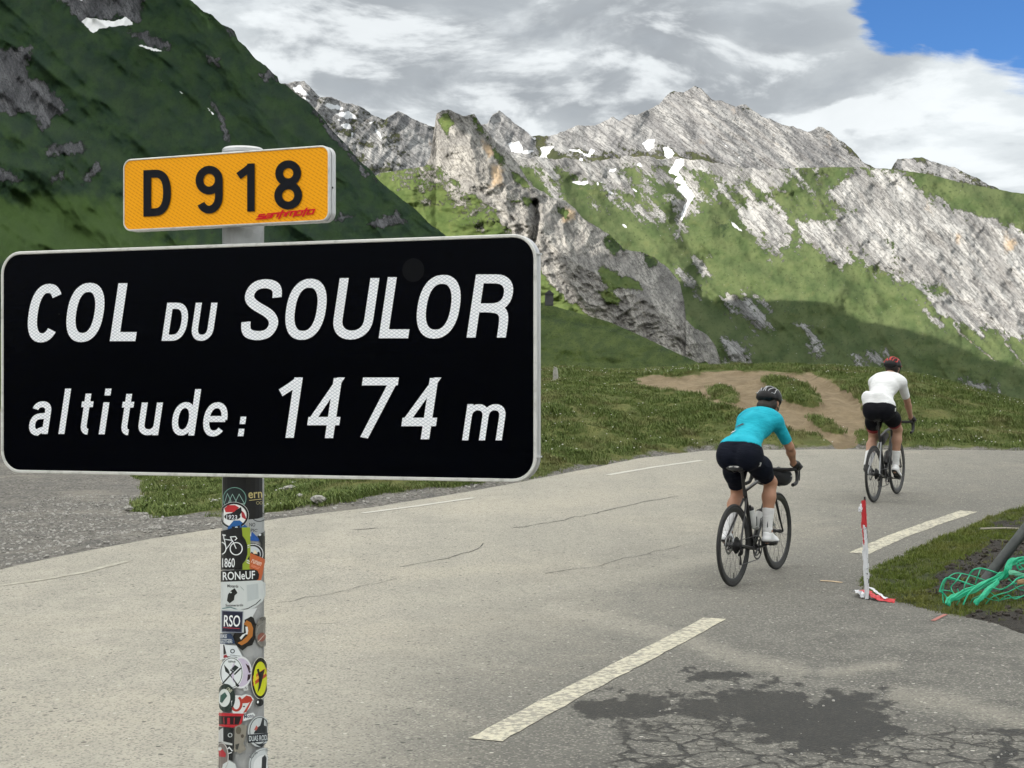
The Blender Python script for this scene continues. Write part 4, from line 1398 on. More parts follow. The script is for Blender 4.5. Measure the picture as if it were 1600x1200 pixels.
def glyph(ch, W, w, h=1.0):
    """strokes of a letter: list of (points, closed) centre lines in a W x h box, stroke w"""
    a = w / 2
    if ch == 'O' or ch == '0':
        return [(arc(W / 2, h / 2, W / 2 - a, h / 2 - a, 0, 360, 40, 2.35)[:-1], True)]
    if ch == 'C':
        return [(arc(W / 2, h / 2, W / 2 - a, h / 2 - a, 40, 320, 34, 2.35), False)]
    if ch == 'L':
        return [([(a, h), (a, a), (W, a)], False)]
    if ch == 'D':
        return [([(a, a), (a, h - a), (W * .42, h - a)] + arc(W * .42, h / 2, W * .58 - a, h / 2 - a, 90, -90, 16, 2.4)[1:-1] + [(W * .42, a)], True)]
    if ch == 'U':
        return [([(a, h)] + arc(W / 2, .33 * h, W / 2 - a, .33 * h - a, 180, 360, 16, 2.2) + [(W - a, h)], False)]
    if ch == 'S':
        return [(catmull([(W - a, .70), (W - a * 1.25, .82), (W * .73, .895), (W * .5, 1 - a), (W * .27, .895), (a * 1.1, .80), (a * 1.05, .68), (W * .30, .575), (W * .70, .44), (W - a * 1.05, .32), (W - a * 1.1, .20), (W * .74, .105), (W * .5, a), (W * .26, .105), (a * 1.25, .18), (a, .30)], 4), False)]
    if ch == 'R':
        yb = .47
        return [([(a, 0), (a, 1)], False), ([(a, 1 - a), (W * .5, 1 - a)] + arc(W * .5, (1 - a + yb) / 2, W * .5 - a, (1 - a - yb) / 2, 90, -90, 14, 2.3)[1:-1] + [(W * .5, yb), (a, yb)], False),
                (catmull([(W * .45, yb), (W * .72, yb - .03), (W - a * 1.25, yb - .15), (W - a * 1.1, 0)], 5), False)]
    if ch == '1':
        return [([(W - a, 0), (W - a, 1)], False), ([(0.0, .745), (W * .45, .85), (W - a * .9, .985 - a * .3)], False)]
    if ch == '4':
        return [([(W * .84, 1.08), (a * .55, .26)], False), ([(0.0, .28), (W, .28)], False), ([(W * .74, 0), (W * .74, .99)], False)]
    if ch == '7':
        return [([(0, 1 - a * .9), (W, 1 - a * .9)], False), ([(W - a * .95, .98), (W * .28, 0)], False)]
    if ch == '8':
        return [(arc(W / 2, .735, W / 2 - a - .02, .265 - a, 0, 360, 32)[:-1], True), (arc(W / 2, .285, W / 2 - a, .285 - a, 0, 360, 32)[:-1], True)]
    if ch == '9':
        return [(arc(W / 2, .70, W / 2 - a, .30 - a, 0, 360, 32)[:-1], True), ([(W - a, .70), (W - a, .36)] + arc(W / 2, .36, W / 2 - a, .36 - a, 0, -148, 18)[1:], False)]
    if ch == 'm':
        q = W / 2
        return [([(a, 0), (a, h)], False), ([(a, .5)] + arc((a + q) / 2, .66, (q - a) / 2, .34 - a, 180, 0, 12, 2.2) + [(q, 0)], False), ([(q, .5)] + arc((q + W - a) / 2, .66, (W - a - q) / 2, .34 - a, 180, 0, 12, 2.2) + [(W - a, 0)], False)]
    if ch == 'a':
        return [([(W - a, 0), (W - a, .66)] + arc(W * .52, .70, W * .48 - a, .30 - a, 0, 165, 14, 2.2), False), ([(W - a, .57), (W * .55, .54)] + arc(W * .50, .29, W * .5 - a, .25, 95, 265, 14, 2.2) + [(W * .55, a), (W - a, .16)], False)]
    if ch == 'l':
        return [([(a, 0), (a, 1)], False)]
    if ch == 'i':
        return [([(a, 0), (a, .70)], False), ([(a, .85), (a, 1)], False)]
    if ch == 't':
        return [([(W * .46, 1), (W * .46, .22)] + arc(W * .46 + (W * .40), .22, W * .40, .22 - a, 180, 275, 8), False), ([(0, .74), (W, .74)], False)]
    if ch == 'u':
        return [([(a, 1)] + arc(W / 2, .34, W / 2 - a, .34 - a, 180, 345, 14, 2.2), False), ([(W - a, 1), (W - a, 0)], False)]
    if ch == 'd':
        return [([(W - a, 0), (W - a, 1)], False), (arc(W * .46, .36, W * .46 - a, .36 - a, 0, 360, 28, 2.2)[:-1], True)]
    if ch == 'e':
        return [([(W - a * .6, .51), (a, .51)], False), (arc(W / 2, .5, W / 2 - a, .5 - a, -2, 318, 28, 2.2), False)]
    if ch == ':':
        return [([(a, 0), (a, .38)], False), ([(a, .62), (a, 1)], False)]
    return []


def stroke_quads(pts, closed, w):
    """ribbon of constant width with mitred joins"""
    n = len(pts)
    L, Rt = [], []
    for i in range(n):
        p = Vector(pts[i])
        a = Vector(pts[i - 1]) if (i > 0 or closed) else None
        b = Vector(pts[(i + 1) % n]) if (i < n - 1 or closed) else None
        d1 = (p - a).normalized() if a is not None and (p - a).length > 1e-9 else None
        d2 = (b - p).normalized() if b is not None and (b - p).length > 1e-9 else None
        d1 = d1 or d2
        d2 = d2 or d1
        n1, n2 = Vector((-d1.y, d1.x)), Vector((-d2.y, d2.x))
        m = (n1 + n2)
        m = m.normalized() if m.length > 1e-6 else n1
        k = w / 2 / max(m.dot(n1), .45)
        L.append(p + m * k)
        Rt.append(p - m * k)
    Fc = [(i, (i + 1) % n, n + (i + 1) % n, n + i) for i in range(n if closed else n - 1)]
    return L + Rt, Fc


# ------------------------------------------------------------ the pass sign
POST = Vector((at(380, 620, 3.16).x, 3.16, 0))
R_POST = .0425
sign = empty('road_sign', (POST.x, POST.y, 0))
tag(sign, 'black pass sign with a yellow road number plate on a sticker covered post', 'road sign')


def plane_map(theta, front):
    """map photo pixels onto a vertical plane turned by theta, 'front' metres before the post axis"""
    eu = Vector((math.cos(theta), -math.sin(theta), 0))
    nn = Vector((-math.sin(theta), -math.cos(theta), 0))
    o = POST + nn * front

    def f(px, py, lift=0.0):
        d = Vector(((px - CX) / F, 1, (HY - py) / F))
        c = Vector((0, 0, CH))
        t = (o + nn * lift - c).dot(nn) / d.dot(nn)
        return c + d * t - Vector((POST.x, POST.y, 0))
    return f, eu, nn


def rounded(u0, v0, u1, v1, r, n=8):
    P = []
    for (cx, cy, a) in ((u1 - r, v1 - r, 0), (u0 + r, v1 - r, 90), (u0 + r, v0 + r, 180), (u1 - r, v0 + r, 270)):
        for i in range(n + 1):
            t = R(a + 90 * i / n)
            P.append((cx + r * math.cos(t), cy + r * math.sin(t)))
    return P


def ring_faces(mb, outer, inner):
    n = len(outer)
    mb.add(outer + inner, [(i, (i + 1) % n, n + (i + 1) % n, n + i) for i in range(n)])


def b_alu(t, b):
    p = t.pos()
    n = t.noise(t.mapping(p, scale=(60, 60, 4)), 1, 5, .6)
    t.L.new(t.mix(n, (.50, .51, .52), (.66, .665, .67)), b.inputs['Base Color'])
    t.L.new(t.math('MULTIPLY_ADD', n, .25, .32), b.inputs['Roughness'])
    b.inputs['Metallic'].default_value = .55


m_alu = material('brushed_aluminium', build=b_alu)


def b_rim(t, b):
    n = t.noise(t.pos(), 40, 5, .65)
    t.L.new(t.mix(t.step(n, .45, .75), (.66, .66, .64), (.45, .45, .43)), b.inputs['Base Color'])
    b.inputs['Roughness'].default_value = .5
    b.inputs['Metallic'].default_value = .15


m_rim = material('sign_rim', build=b_rim)


def b_black(t, b):
    p = t.pos()
    st = t.noise(t.mapping(p, scale=(1.2, 1.2, 90)), 1.5, 6, .7)
    dirt = t.noise(p, 9, 7, .7)
    spot = t.noise(p, 70, 3, .6)
    c = t.mix(t.math('MULTIPLY', t.step(dirt, .60, .80), .5), (.0008, .0011, .0026), (.005, .006, .009))
    c = t.mix(t.math('MULTIPLY', t.step(spot, .74, .80), t.step(dirt, .5, .62)), c, (.09, .09, .08))
    t.L.new(c, b.inputs['Base Color'])
    t.L.new(t.math('MULTIPLY_ADD', st, .10, .05), b.inputs['Roughness'])
    b.inputs['Specular IOR Level'].default_value = .045
    t.L.new(t.bump(t.math('ADD', st, t.math('MULTIPLY', t.noise(t.mapping(p, scale=(3, 3, 8)), 2, 3, .5), 1.5)), .05, .004), b.inputs['Normal'])


m_black = material('black_sign_film', build=b_black)


def b_retro(c1, c2, period, diag=False):
    def f(t, b):
        uv = t.coord('UV')
        s_ = t.n('ShaderNodeSeparateXYZ')
        t.L.new(uv, s_.inputs[0])
        x, y = s_.outputs[0], s_.outputs[1]
        k = 2 * math.pi / period
        if diag:
            a = t.math('SINE', t.math('MULTIPLY', t.math('ADD', t.math('MULTIPLY', x, .62), y), k))
            b2 = t.math('SINE', t.math('MULTIPLY', t.math('SUBTRACT', x, t.math('MULTIPLY', y, .4)), k * .8))
            g = t.math('ADD', t.math('MULTIPLY', a, .8), t.math('MULTIPLY', b2, .2))
            f_ = t.step(g, .25, .85)
        else:
            a = t.math('SINE', t.math('MULTIPLY', t.math('ADD', t.math('MULTIPLY', x, .62), y), k))
            b2 = t.math('SINE', t.math('MULTIPLY', t.math('SUBTRACT', t.math('MULTIPLY', x, .62), y), k))
            f_ = t.step(t.math('MAXIMUM', a, b2), .72, .97)
        big = t.noise(t.pos(), 7, 5, .6)
        cc = t.mix(f_, c1, c2)
        cc = t.mix(t.math('MULTIPLY', t.step(big, .5, .72), .22), cc, tuple(v * .72 for v in c1))
        t.L.new(cc, b.inputs['Base Color'])
        b.inputs['Roughness'].default_value = .35
        b.inputs['Specular IOR Level'].default_value = .18
    return f


m_retro = material('reflective_white', build=b_retro((.92, .94, .98), (.52, .56, .64), .0068))
m_orange = material('reflective_yellow', build=b_retro((.93, .40, .004), (.74, .275, .002), .0078, True))
m_inkblack = material('black_film', (.005, .006, .010), .35, spec=.15)
m_redink = material('red_film', (.60, .006, .016), .4, spec=.2)
m_galv = material('galvanised_steel', (.42, .43, .43), .45, .5)


def flat_mesh(name, V3, Fc, mat, parent, uv2=None):
    me = bpy.data.meshes.new(name)
    me.from_pydata([tuple(v) for v in V3], [], Fc)
    if uv2 is not None:
        ul = me.uv_layers.new(name='UVMap')
        for lp in me.loops:
            ul.data[lp.index].uv = uv2[lp.vertex_index]
    me.materials.append(mat)
    return link(name, me, parent)


def letter(ch, x0, Wp, yb, yt, sw, shear, fmap, nn, eu, mat, parent, lift=.0012, ybr=None, ytr=None):
    """letter drawn in photo pixels (baseline yb, top yt at its left; ybr/ytr at its right) and laid on the plane"""
    H = yb - yt
    W_, w_ = Wp / H, sw / H
    V, Fc, uv = [], [], []
    for si, (pts, closed) in enumerate(glyph(ch, W_, w_)):
        vs, fs = stroke_quads(pts, closed, w_)
        b0 = len(V)
        for v in vs:
            x, y = v
            y = min(max(y, -.0), 1.0) if ch in 'R174' else y
            x = min(max(x, 0.0), W_) if ch in '4' else x
            k = x / max(W_, 1e-6)
            ybb = yb + ((ybr - yb) * k if ybr else 0)
            q = fmap(x0 + x * H + shear * H * y, ybb - y * H, lift + si * .00012)
            V.append(q)
            uv.append((q.dot(eu), q.z))
        Fc += [tuple(i + b0 for i in f) for f in fs]
    return flat_mesh('letter', V, Fc, mat, parent, uv)


def solid_panel(name, theta, front, corners, r, depth, rim_w, m_face, parent, channel=True):
    """aluminium box panel: face film, light rim, side return"""
    fm, eu, nn = plane_map(theta, front)
    c = [fm(*p) for p in corners]                       # tl, tr, br, bl
    u = [q.dot(eu) for q in c]
    u0, u1 = (u[0] + u[3]) / 2, (u[1] + u[2]) / 2
    v1, v0 = (c[0].z + c[1].z) / 2, (c[2].z + c[3].z) / 2
    base = nn * c[0].dot(nn)
    to3 = lambda a, b, d=0.0: base + eu * a + Vector((0, 0, b)) + nn * d
    back = -depth
    O, I = rounded(u0, v0, u1, v1, r), rounded(u0 + rim_w, v0 + rim_w, u1 - rim_w, v1 - rim_w, r - rim_w)
    mb = MB()
    n = len(O)
    mb.add([to3(*p, -.001) for p in I], [tuple(range(n))])
    panel = mb.build(name, m_face, parent, smooth_shade=False)
    me = panel.data
    ul = me.uv_layers.new(name='UVMap')
    for lp in me.loops:
        q = me.vertices[lp.vertex_index].co
        ul.data[lp.index].uv = (q.dot(eu), q.z)
    mb = MB()
    Lr = [[to3(*p, -.0012) for p in I], [to3(*p, .0008) for p in rounded(u0 + rim_w * .8, v0 + rim_w * .8, u1 - rim_w * .8, v1 - rim_w * .8, r - rim_w * .8)], [to3(*p, .0008) for p in rounded(u0 + .0015, v0 + .0015, u1 - .0015, v1 - .0015, r - .0015)], [to3(*p, -.0010) for p in O]]
    for a, b in zip(Lr[:-1], Lr[1:]):
        ring_faces(mb, a, b)
    mb.build('rim', m_rim, panel, angle=30)
    mb = MB()
    O2 = [to3(*p, -.0010) for p in O]
    O3 = [to3(*p, back * .28) for p in O]
    Og = [to3(*p, back * .28) for p in rounded(u0 + .0025, v0 + .0025, u1 - .0025, v1 - .0025, r)]
    Og2 = [to3(*p, back * .40) for p in rounded(u0 + .0025, v0 + .0025, u1 - .0025, v1 - .0025, r)]
    O4 = [to3(*p, back * .40) for p in O]
    O5 = [to3(*p, back) for p in O]
    I5 = [to3(*p, back) for p in rounded(u0 + .012, v0 + .012, u1 - .012, v1 - .012, r - .008)]
    for a, b in ((O2, O3), (O3, Og), (Og, Og2), (Og2, O4), (O4, O5), (O5, I5)):
        ring_faces(mb, a, b)
    mb.add([to3(*p, back * .35) for p in rounded(u0 + .003, v0 + .003, u1 - .003, v1 - .003, r - .003)], [tuple(range(n))])
    mb.build('side_channel', m_alu, panel, angle=30)
    return panel, fm, eu, nn, to3, (u0, v0, u1, v1)


TH = R(18.5)
panel, fm, eu, nn, to3, (u0, v0, u1, v1) = solid_panel('name_panel', TH, .066, [(1, 394), (839, 364), (838, 755), (1, 738)], .048, .026, .0068, m_black, sign)
row1 = [('C', 38, 51, 535, 443.5, 14.2), ('O', 98, 57, 534.5, 442, 14.2), ('L', 171.5, 40, 533, 442.5, 14.2), ('D', 252.5, 36, 532.5, 473, 9.6), ('U', 297, 34, 532.5, 473, 9.6),
        ('S', 373, 57, 531.5, 436.2, 14.2), ('O', 440, 62, 531, 435.5, 14.0), ('U', 516.5, 62, 530.5, 434.5, 14.0), ('L', 591.7, 46, 528.5, 433, 14.0), ('O', 645, 66, 529, 429.5, 14.0), ('R', 729, 62, 527.4, 428.7, 14.0)]
for ch, x0, Wp, yb, yt, sw in row1:
    letter(ch, x0, Wp, yb, yt, sw, .15, fm, nn, eu, m_retro, panel)
Z4 = 4.0
row2 = [('a', 43.5, 31, 678, 627, 9.3), ('l', 91.3, 11, 678, 607.2, 9.3), ('t', 120.5, 18, 679, 615, 9.0), ('i', 154.2, 11, 678.5, 607.2, 9.3), ('t', 184.0, 18, 680, 615.5, 9.0), ('u', 214, 33, 680, 629, 9.3),
        ('d', 265.5, 38, 680.5, 608, 9.3), ('e', 314, 37, 682, 628.5, 9.3), (':', 371.5, 9.5, 681.5, 651, 8.8),
        ('1', 428, 31, 684, 589.7, 13), ('4', 477, 50, 684.5, 589.7, 13), ('7', 553, 56, 685, 589.8, 13), ('4', 624, 54, 686.3, 589.8, 13.2), ('m', 722, 62, 688, 631.5, 9.6)]
for ch, x0, Wp, yb, yt, sw in row2:
    letter(ch, x0, Wp, yb, yt, sw, .15, fm, nn, eu, m_retro, panel)
# grey disc of old glue and a screw at the top of the panel
mbd = MB()
cc = fm(646, 422)
mbd.add([cc + nn * .0006 + eu * (.023 * math.cos(R(k * 15))) + Vector((0, 0, .023 * math.sin(R(k * 15)))) for k in range(24)], [tuple(range(24))])
mbd.build('glue_mark', material('glue_mark', (.0022, .0026, .004), .5, spec=.1), panel, smooth_shade=False)
# clip and rivet on the right-hand return
for zpy in (396, 714):
    mbc = MB()
    q = fm(839, zpy)
    mbc.box(q - nn * .011 + eu * .0012, (.006, .018, .003), Matrix((eu, nn, Vector((0, 0, 1)))).transposed())
    mbc.build('panel_clip', m_alu, panel)

# road number plate
TH2 = R(22.5)
plate, fm2, eu2, nn2, to32, (p0, q0, p1, q1) = solid_panel('number_plate', TH2, .070, [(191.5, 249), (514, 226.5), (515, 345), (192.5, 362)], .019, .026, .0036, m_orange, sign)
for ch, x0, Wp, yb, yt, sw, ybr in (('D', 224, 43, 338.5, 266, 12.2, 336.5), ('9', 305.5, 42.5, 334.2, 259.5, 12.2, 333.2), ('1', 372.5, 25.5, 331, 256, 11.8, 330.2), ('8', 428.5, 43.5, 327.6, 250.8, 12.2, 326.8)):
    letter(ch, x0, Wp, yb, yt, sw, .0, fm2, nn2, eu2, m_inkblack, plate, ybr=ybr)


def text2d(s_, size=1.0, shear=0.0, bold=0.0, spacing=1.0):
    cu = bpy.data.curves.new('t', 'FONT')
    cu.body = s_
    cu.size = size
    cu.shear = shear
    cu.offset = bold
    cu.space_character = spacing
    cu.resolution_u = 3
    o = bpy.data.objects.new('t', cu)
    me = bpy.data.meshes.new_from_object(o)
    V = [(v.co.x, v.co.y) for v in me.vertices]
    Fc = [tuple(p.vertices) for p in me.polygons]
    bpy.data.objects.remove(o)
    bpy.data.curves.remove(cu)
    bpy.data.meshes.remove(me)
    x0, x1 = min(v[0] for v in V), max(v[0] for v in V)
    y0, y1 = min(v[1] for v in V), max(v[1] for v in V)
    return [((x - x0) / (x1 - x0), (y - y0) / (y1 - y0)) for x, y in V], Fc


# the small red script: angular strokes, long verticals on t, i, m
def script_word(fmap, mat, parent):
    word, x = 'santimoto', 0.0
    G = {'s': ([[(1, .95), (.05, .95), (0, .55), (.95, .45), (.9, .05), (-.25, .05)]], 1.15), 'a': ([[(.1, .95), (1, .95), (.95, 0)], [(.95, .05), (.05, .05), (.05, .5), (.95, .5)]], 1.15),
         'n': ([[(0, 0), (.05, .95), (.95, .95), (.95, 0)]], 1.15), 't': ([[(.3, 1.55), (.3, -.45)], [(0, .95), (.85, .95)]], .8), 'i': ([[(.2, .95), (.2, 0)]], .45),
         'm': ([[(0, 0), (.05, .95), (1.4, .95), (1.4, -.35)], [(.72, .95), (.72, 0)]], 1.6), 'o': ([[(.05, .95), (.95, .95), (.95, .05), (.05, .05), (.05, .95)]], 1.15)}
    tot = sum(G[c][1] for c in word)
    V, Fc = [], []
    k = 0
    for c in word:
        for pts in G[c][0]:
            vs, fs = stroke_quads([((px + x), py) for px, py in pts], False, .34)
            b0 = len(V)
            for a, b_ in vs:
                t = a / tot
                xx = 402 + t * 88 + b_ * 3.2
                yy = (342.5 - 8.5 * t) - b_ * 7.2
                V.append(fmap(xx, yy, .0014 + .0001 * (k % 3)))
            Fc += [tuple(i + b0 for i in f) for f in fs]
            k += 1
        x += G[c][1]
    return flat_mesh('sticker', V, Fc, mat, parent)


script_word(fm2, m_redink, plate)['label'] = 'small red script sticker on the yellow plate'
mbr = MB()
q = fm2(514, 292)
mbr.lathe([(.0, .0), (.002, .0), (.002, .001), (.0, .001)], (0, 0, 0), 'x', 10)
mbr.V = [tuple(q - nn2 * .012 + eu2 * (.0012 + v[0]) + Vector((0, 0, 1)) * v[2] + nn2 * v[1]) for v in mbr.V]
mbr.build('rivet', m_inkblack, plate)

# post: galvanised tube, capped, standing in a concrete footing
mb = MB()
ztop = at(380, 238, 3.16).z
mb.lathe([(R_POST - .003, -.25), (R_POST, -.25), (R_POST, ztop), (R_POST - .003, ztop)], (0, 0, 0), 'z', 48)
post = mb.build('post', m_galv, sign)


def b_galv(t, b):
    p = t.pos()
    v = t.voro(p, 55)
    n = t.noise(t.mapping(p, scale=(14, 14, 3)), 1, 6, .6)
    c = t.mix(v['Color'], (.33, .34, .345), (.44, .45, .455))
    c = t.mix(t.step(n, .45, .7), c, (.27, .27, .265))
    t.L.new(c, b.inputs['Base Color'])
    b.inputs['Roughness'].default_value = .5
    b.inputs['Metallic'].default_value = .25


NTg = NT(m_galv.node_tree)
b_galv(NTg, m_galv.node_tree.nodes['Principled BSDF'])
mb = MB()
mb.lathe([(0, ztop - .002), (R_POST + .0004, ztop - .002), (R_POST + .0004, ztop + .004), (R_POST - .004, ztop + .008), (0, ztop + .008)], (0, 0, 0), 'z', 48, False)
mb.build('post_cap', m_alu, sign)
for zz_ in (at(380, 300, 3.16).z, at(380, 470, 3.16).z, at(380, 660, 3.16).z):
    mb = MB()
    mb.lathe([(R_POST + .0005, -.014), (R_POST + .004, -.014), (R_POST + .004, .014), (R_POST + .0005, .014)], (0, 0, zz_), 'z', 32)
    for nv in (nn,):
        mb.box(nv * (R_POST + .008) + Vector((0, 0, zz_)), (.06, .02, .028), Matrix((eu, nv, Vector((0, 0, 1)))).transposed())
    mb.build('clamp', m_alu, sign)

# ---- stickers: patches wrapped round the post, drawn in photo pixels
TOC = math.atan2(-POST.x, POST.y)          # turn so that the patches face the viewer of the sign
PXM = F / (3.16 - R_POST)                   # photo pixels per metre on the post's near side
HALF = R_POST * F / 3.16


def wrap(px, py, lift):
    s_ = (px - 380.0) / HALF
    a = math.asin(max(-.9999, min(.9999, s_))) if abs(s_) < 1 else math.copysign(math.pi / 2 + (abs(s_) - 1) * 1.0, s_)
    r = R_POST + lift
    z = CH + (HY - py) / F * (3.16 - R_POST * math.cos(a))
    ang = a - math.atan2(380 - CX, F) * -1
    c = Vector((math.sin(a), -math.cos(a), 0))
    rot = Matrix.Rotation(math.atan2(CX - 380, F), 3, 'Z')
    c = rot @ c
    return Vector((c.x * r, c.y * r, z))


def wrapped(name, V2, Fc, mat, parent, lift):
    bm = bmesh.new()
    vs = [bm.verts.new((x, y, 0)) for x, y in V2]
    for f in Fc:
        try:
            bm.faces.new([vs[i] for i in f])
        except ValueError:
            pass
    for cut in (351.5, 356, 362, 369, 376, 384, 391, 398, 404, 408.5):
        bmesh.ops.bisect_plane(bm, geom=bm.verts[:] + bm.edges[:] + bm.faces[:], plane_co=(cut, 0, 0), plane_no=(1, 0, 0))
    for v in bm.verts:
        v.co = wrap(v.co.x, v.co.y, lift)
    ctr = Vector((0, 0, 0))
    for f in bm.faces:
        c = f.calc_center_median()
        if f.normal.dot(Vector((c.x, c.y, 0))) < 0:
            f.normal_flip()
    me = bpy.data.meshes.new(name)
    bm.to_mesh(me)
    bm.free()
    me.materials.append(mat)
    return link(name, me, parent)


_pal = {}


def ink(r, g, b):
    k = (r, g, b)
    if k not in _pal:
        lin = [(c / 255 / 12.92 if c < 10.3 else ((c / 255 + .055) / 1.055) ** 2.4) for c in k]
        _pal[k] = material('sticker_vinyl', tuple(lin), .42)
    return _pal[k]


def tess(poly):
    f = tessellate_polygon([[Vector((x, y, 0)) for x, y in poly]])
    return poly, [tuple(t) for t in f]


def ell(cx, cy, rx, ry, n=28, rot=0):
    c, s_ = math.cos(R(rot)), math.sin(R(rot))
    return [(cx + rx * math.cos(t) * c - ry * math.sin(t) * s_, cy + rx * math.cos(t) * s_ + ry * math.sin(t) * c) for t in [2 * math.pi * i / n for i in range(n)]]


LAYER = [0]


def sticker(poly, col, prints=(), label=None):
    """one sticker: a sheet with printed shapes, lines and words as children"""
    LAYER[0] += 1
    base = .00025 + .00022 * LAYER[0]
    st = wrapped('sticker', *tess(poly), ink(*col), sign, base)
    if label:
        st['label'] = label
    byc = {}
    for j, pr in enumerate(prints):
        kind, c = pr[0], pr[1]
        l = base + .00012 + .00002 * j
        if kind == 'fill':
            o = wrapped('print', *tess(pr[2]), ink(*c), st, l)
        elif kind == 'line':
            pts, wd = pr[2], pr[3]
            closed = len(pr) > 4
            vs, fs = stroke_quads(pts, closed, wd)
            o = wrapped('print', [tuple(v) for v in vs], fs, ink(*c), st, l)
        elif kind == 'text':
            s_, x0, y0, x1, y1, rot = pr[2:8]
            V, Fc = text2d(s_, 1, 0, .012)
            cr, sr = math.cos(R(rot)), math.sin(R(rot))
            out = []
            for a, b_ in V:
                dx, dy_ = a * (x1 - x0), -(b_) * (y1 - y0)
                out.append((x0 + dx * cr - dy_ * sr, y1 + dx * sr + dy_ * cr))
            o = wrapped('lettering', out, Fc, ink(*c), st, l)
    return st


W_, K_, G_ = (232, 236, 238), (14, 15, 18), (120, 124, 126)
sticker([(349, 744), (409, 744), (409.5, 808), (398, 812), (380, 812), (349, 800)], (12, 13, 16),
        [('text', (205, 190, 130), 'ern', 388, 769.5, 409, 779, -3), ('line', (205, 190, 130), [(389, 782), (408, 780)], 1.0), ('line', (190, 180, 130), ell(402, 786, 2.2, 2.2, 10), .6, 1), ('line', (190, 180, 130), ell(407, 786, 2, 2.2, 10), .6, 1)], 'black sticker with yellow lettering')
sticker(ell(367, 779, 18.5, 18.5), (16, 32, 34), [('line', (120, 165, 155), ell(367, 779, 17.2, 17.4), 1.1, 1), ('line', (150, 185, 175), [(352, 785), (356.5, 771), (362, 783), (358, 785)], .9),
        ('line', (150, 185, 175), [(358, 785), (364, 772), (370, 784)], .9), ('line', (150, 185, 175), [(367, 787), (374, 772), (382, 787), (367, 787)], .9)], 'round green outline badge with three peaks')
sticker([(386, 812), (412, 810), (412, 838), (388, 838)], (168, 172, 174), [('line', K_, ell(404, 808, 10, 7), 1.2, 1), ('text', (60, 60, 62), 'NO', 389, 817, 398, 823, 0), ('text', (60, 60, 62), 'PIC', 391, 826, 401, 831, 5)])
sticker(ell(366, 805, 22.5, 21), (238, 240, 240), [('line', K_, ell(366, 805, 20.5, 19), 3, 1), ('fill', (190, 40, 45), [(352, 794), (358, 789), (368, 789), (374, 793), (366, 800), (354, 800)]),
        ('fill', (176, 50, 60), [(377, 797), (381, 801), (384, 808), (384, 812), (378, 808)]), ('fill', K_, [(362, 802), (372, 795), (377, 792), (378, 800), (374, 806), (360, 806)]),
        ('fill', K_, ell(364, 807, 12, 5.5)), ('text', (220, 225, 232), '1923', 355, 804, 371, 811, 3)], 'round red white and black cycling badge')
sticker([(357, 824), (366, 813), (375, 813), (386, 823), (386, 831), (357, 829)], (28, 92, 160), [('fill', W_, ell(370, 824, 2.2, 1.6, 10))])
sticker([(389, 842), (393, 831), (405, 844), (402, 846), (390, 845)], (32, 88, 170), [('fill', W_, [(389, 838), (391.5, 832), (391.5, 838)])])
sticker([(401, 838), (406, 834), (413, 830), (413, 880), (408, 880), (406, 850)], (20, 26, 24), [('fill', W_, ell(404.5, 836, 2, 1.8, 8))])
sticker(ell(394, 866, 16.5, 17), (22, 24, 28), [('line', (222, 226, 230), ell(394, 866, 15, 15.4), 1.2, 1), ('fill', (205, 212, 218), ell(393, 866, 12.5, 12.5)), ('fill', K_, [(386, 874), (392, 862), (397, 866), (403, 862), (407, 872), (398, 878)]), ('fill', (238, 222, 190), [(394, 865), (397, 859), (401, 866)])])
sticker([(376, 824), (390, 824), (391, 890), (377, 892)], (150, 170, 50), [], 'lime green strip beside the bicycle sticker')
sticker([(390, 864), (414, 875), (405, 910), (399, 908), (402, 896), (389, 888)], (196, 98, 52), [('text', (238, 214, 196), 'runen', 391, 873, 406, 879, 24), ('text', (230, 150, 120), 'natur', 391, 881, 404, 885.5, 24)], 'orange sticker with a lifted corner')
bike = [('line', W_, ell(370, 857, 8.6, 9.6, 22), 1.5, 1), ('line', W_, arc(348, 856, 7.5, 9.5, -80, 80, 12), 1.5), ('line', W_, [(370, 857), (364.5, 843.5)], 1.3), ('line', W_, [(364.5, 845), (356, 857), (353, 842), (365, 844)], 1.3),
        ('line', W_, [(352.5, 842), (352, 836)], 1.3), ('line', W_, [(350, 835), (355, 836)], 1.8), ('line', W_, [(363.5, 843), (362, 838.5), (369, 838), (371, 841), (368, 844)], 1.4)]
sticker([(347.5, 829), (357, 827), (366, 824), (378, 824), (379, 837), (383, 843), (386, 852), (386, 866), (383, 876), (379, 881), (379, 890), (347.5, 890)], (13, 14, 17), bike + [('text', W_, '1860', 350, 871.5, 368, 886, 0), ('line', (170, 172, 170), [(350, 889), (358, 890.2), (367, 889.6)], .7)], 'black sticker with a white bicycle drawing and 1860')
sticker([(347.5, 891.5), (395, 889.5), (400.5, 892), (402.8, 898), (402, 905), (397, 908.5), (347.5, 909)], (10, 11, 13), [('text', W_, 'RONeUF', 351, 893, 397, 906, -1.5)], 'black rounded strip sticker in big white letters')
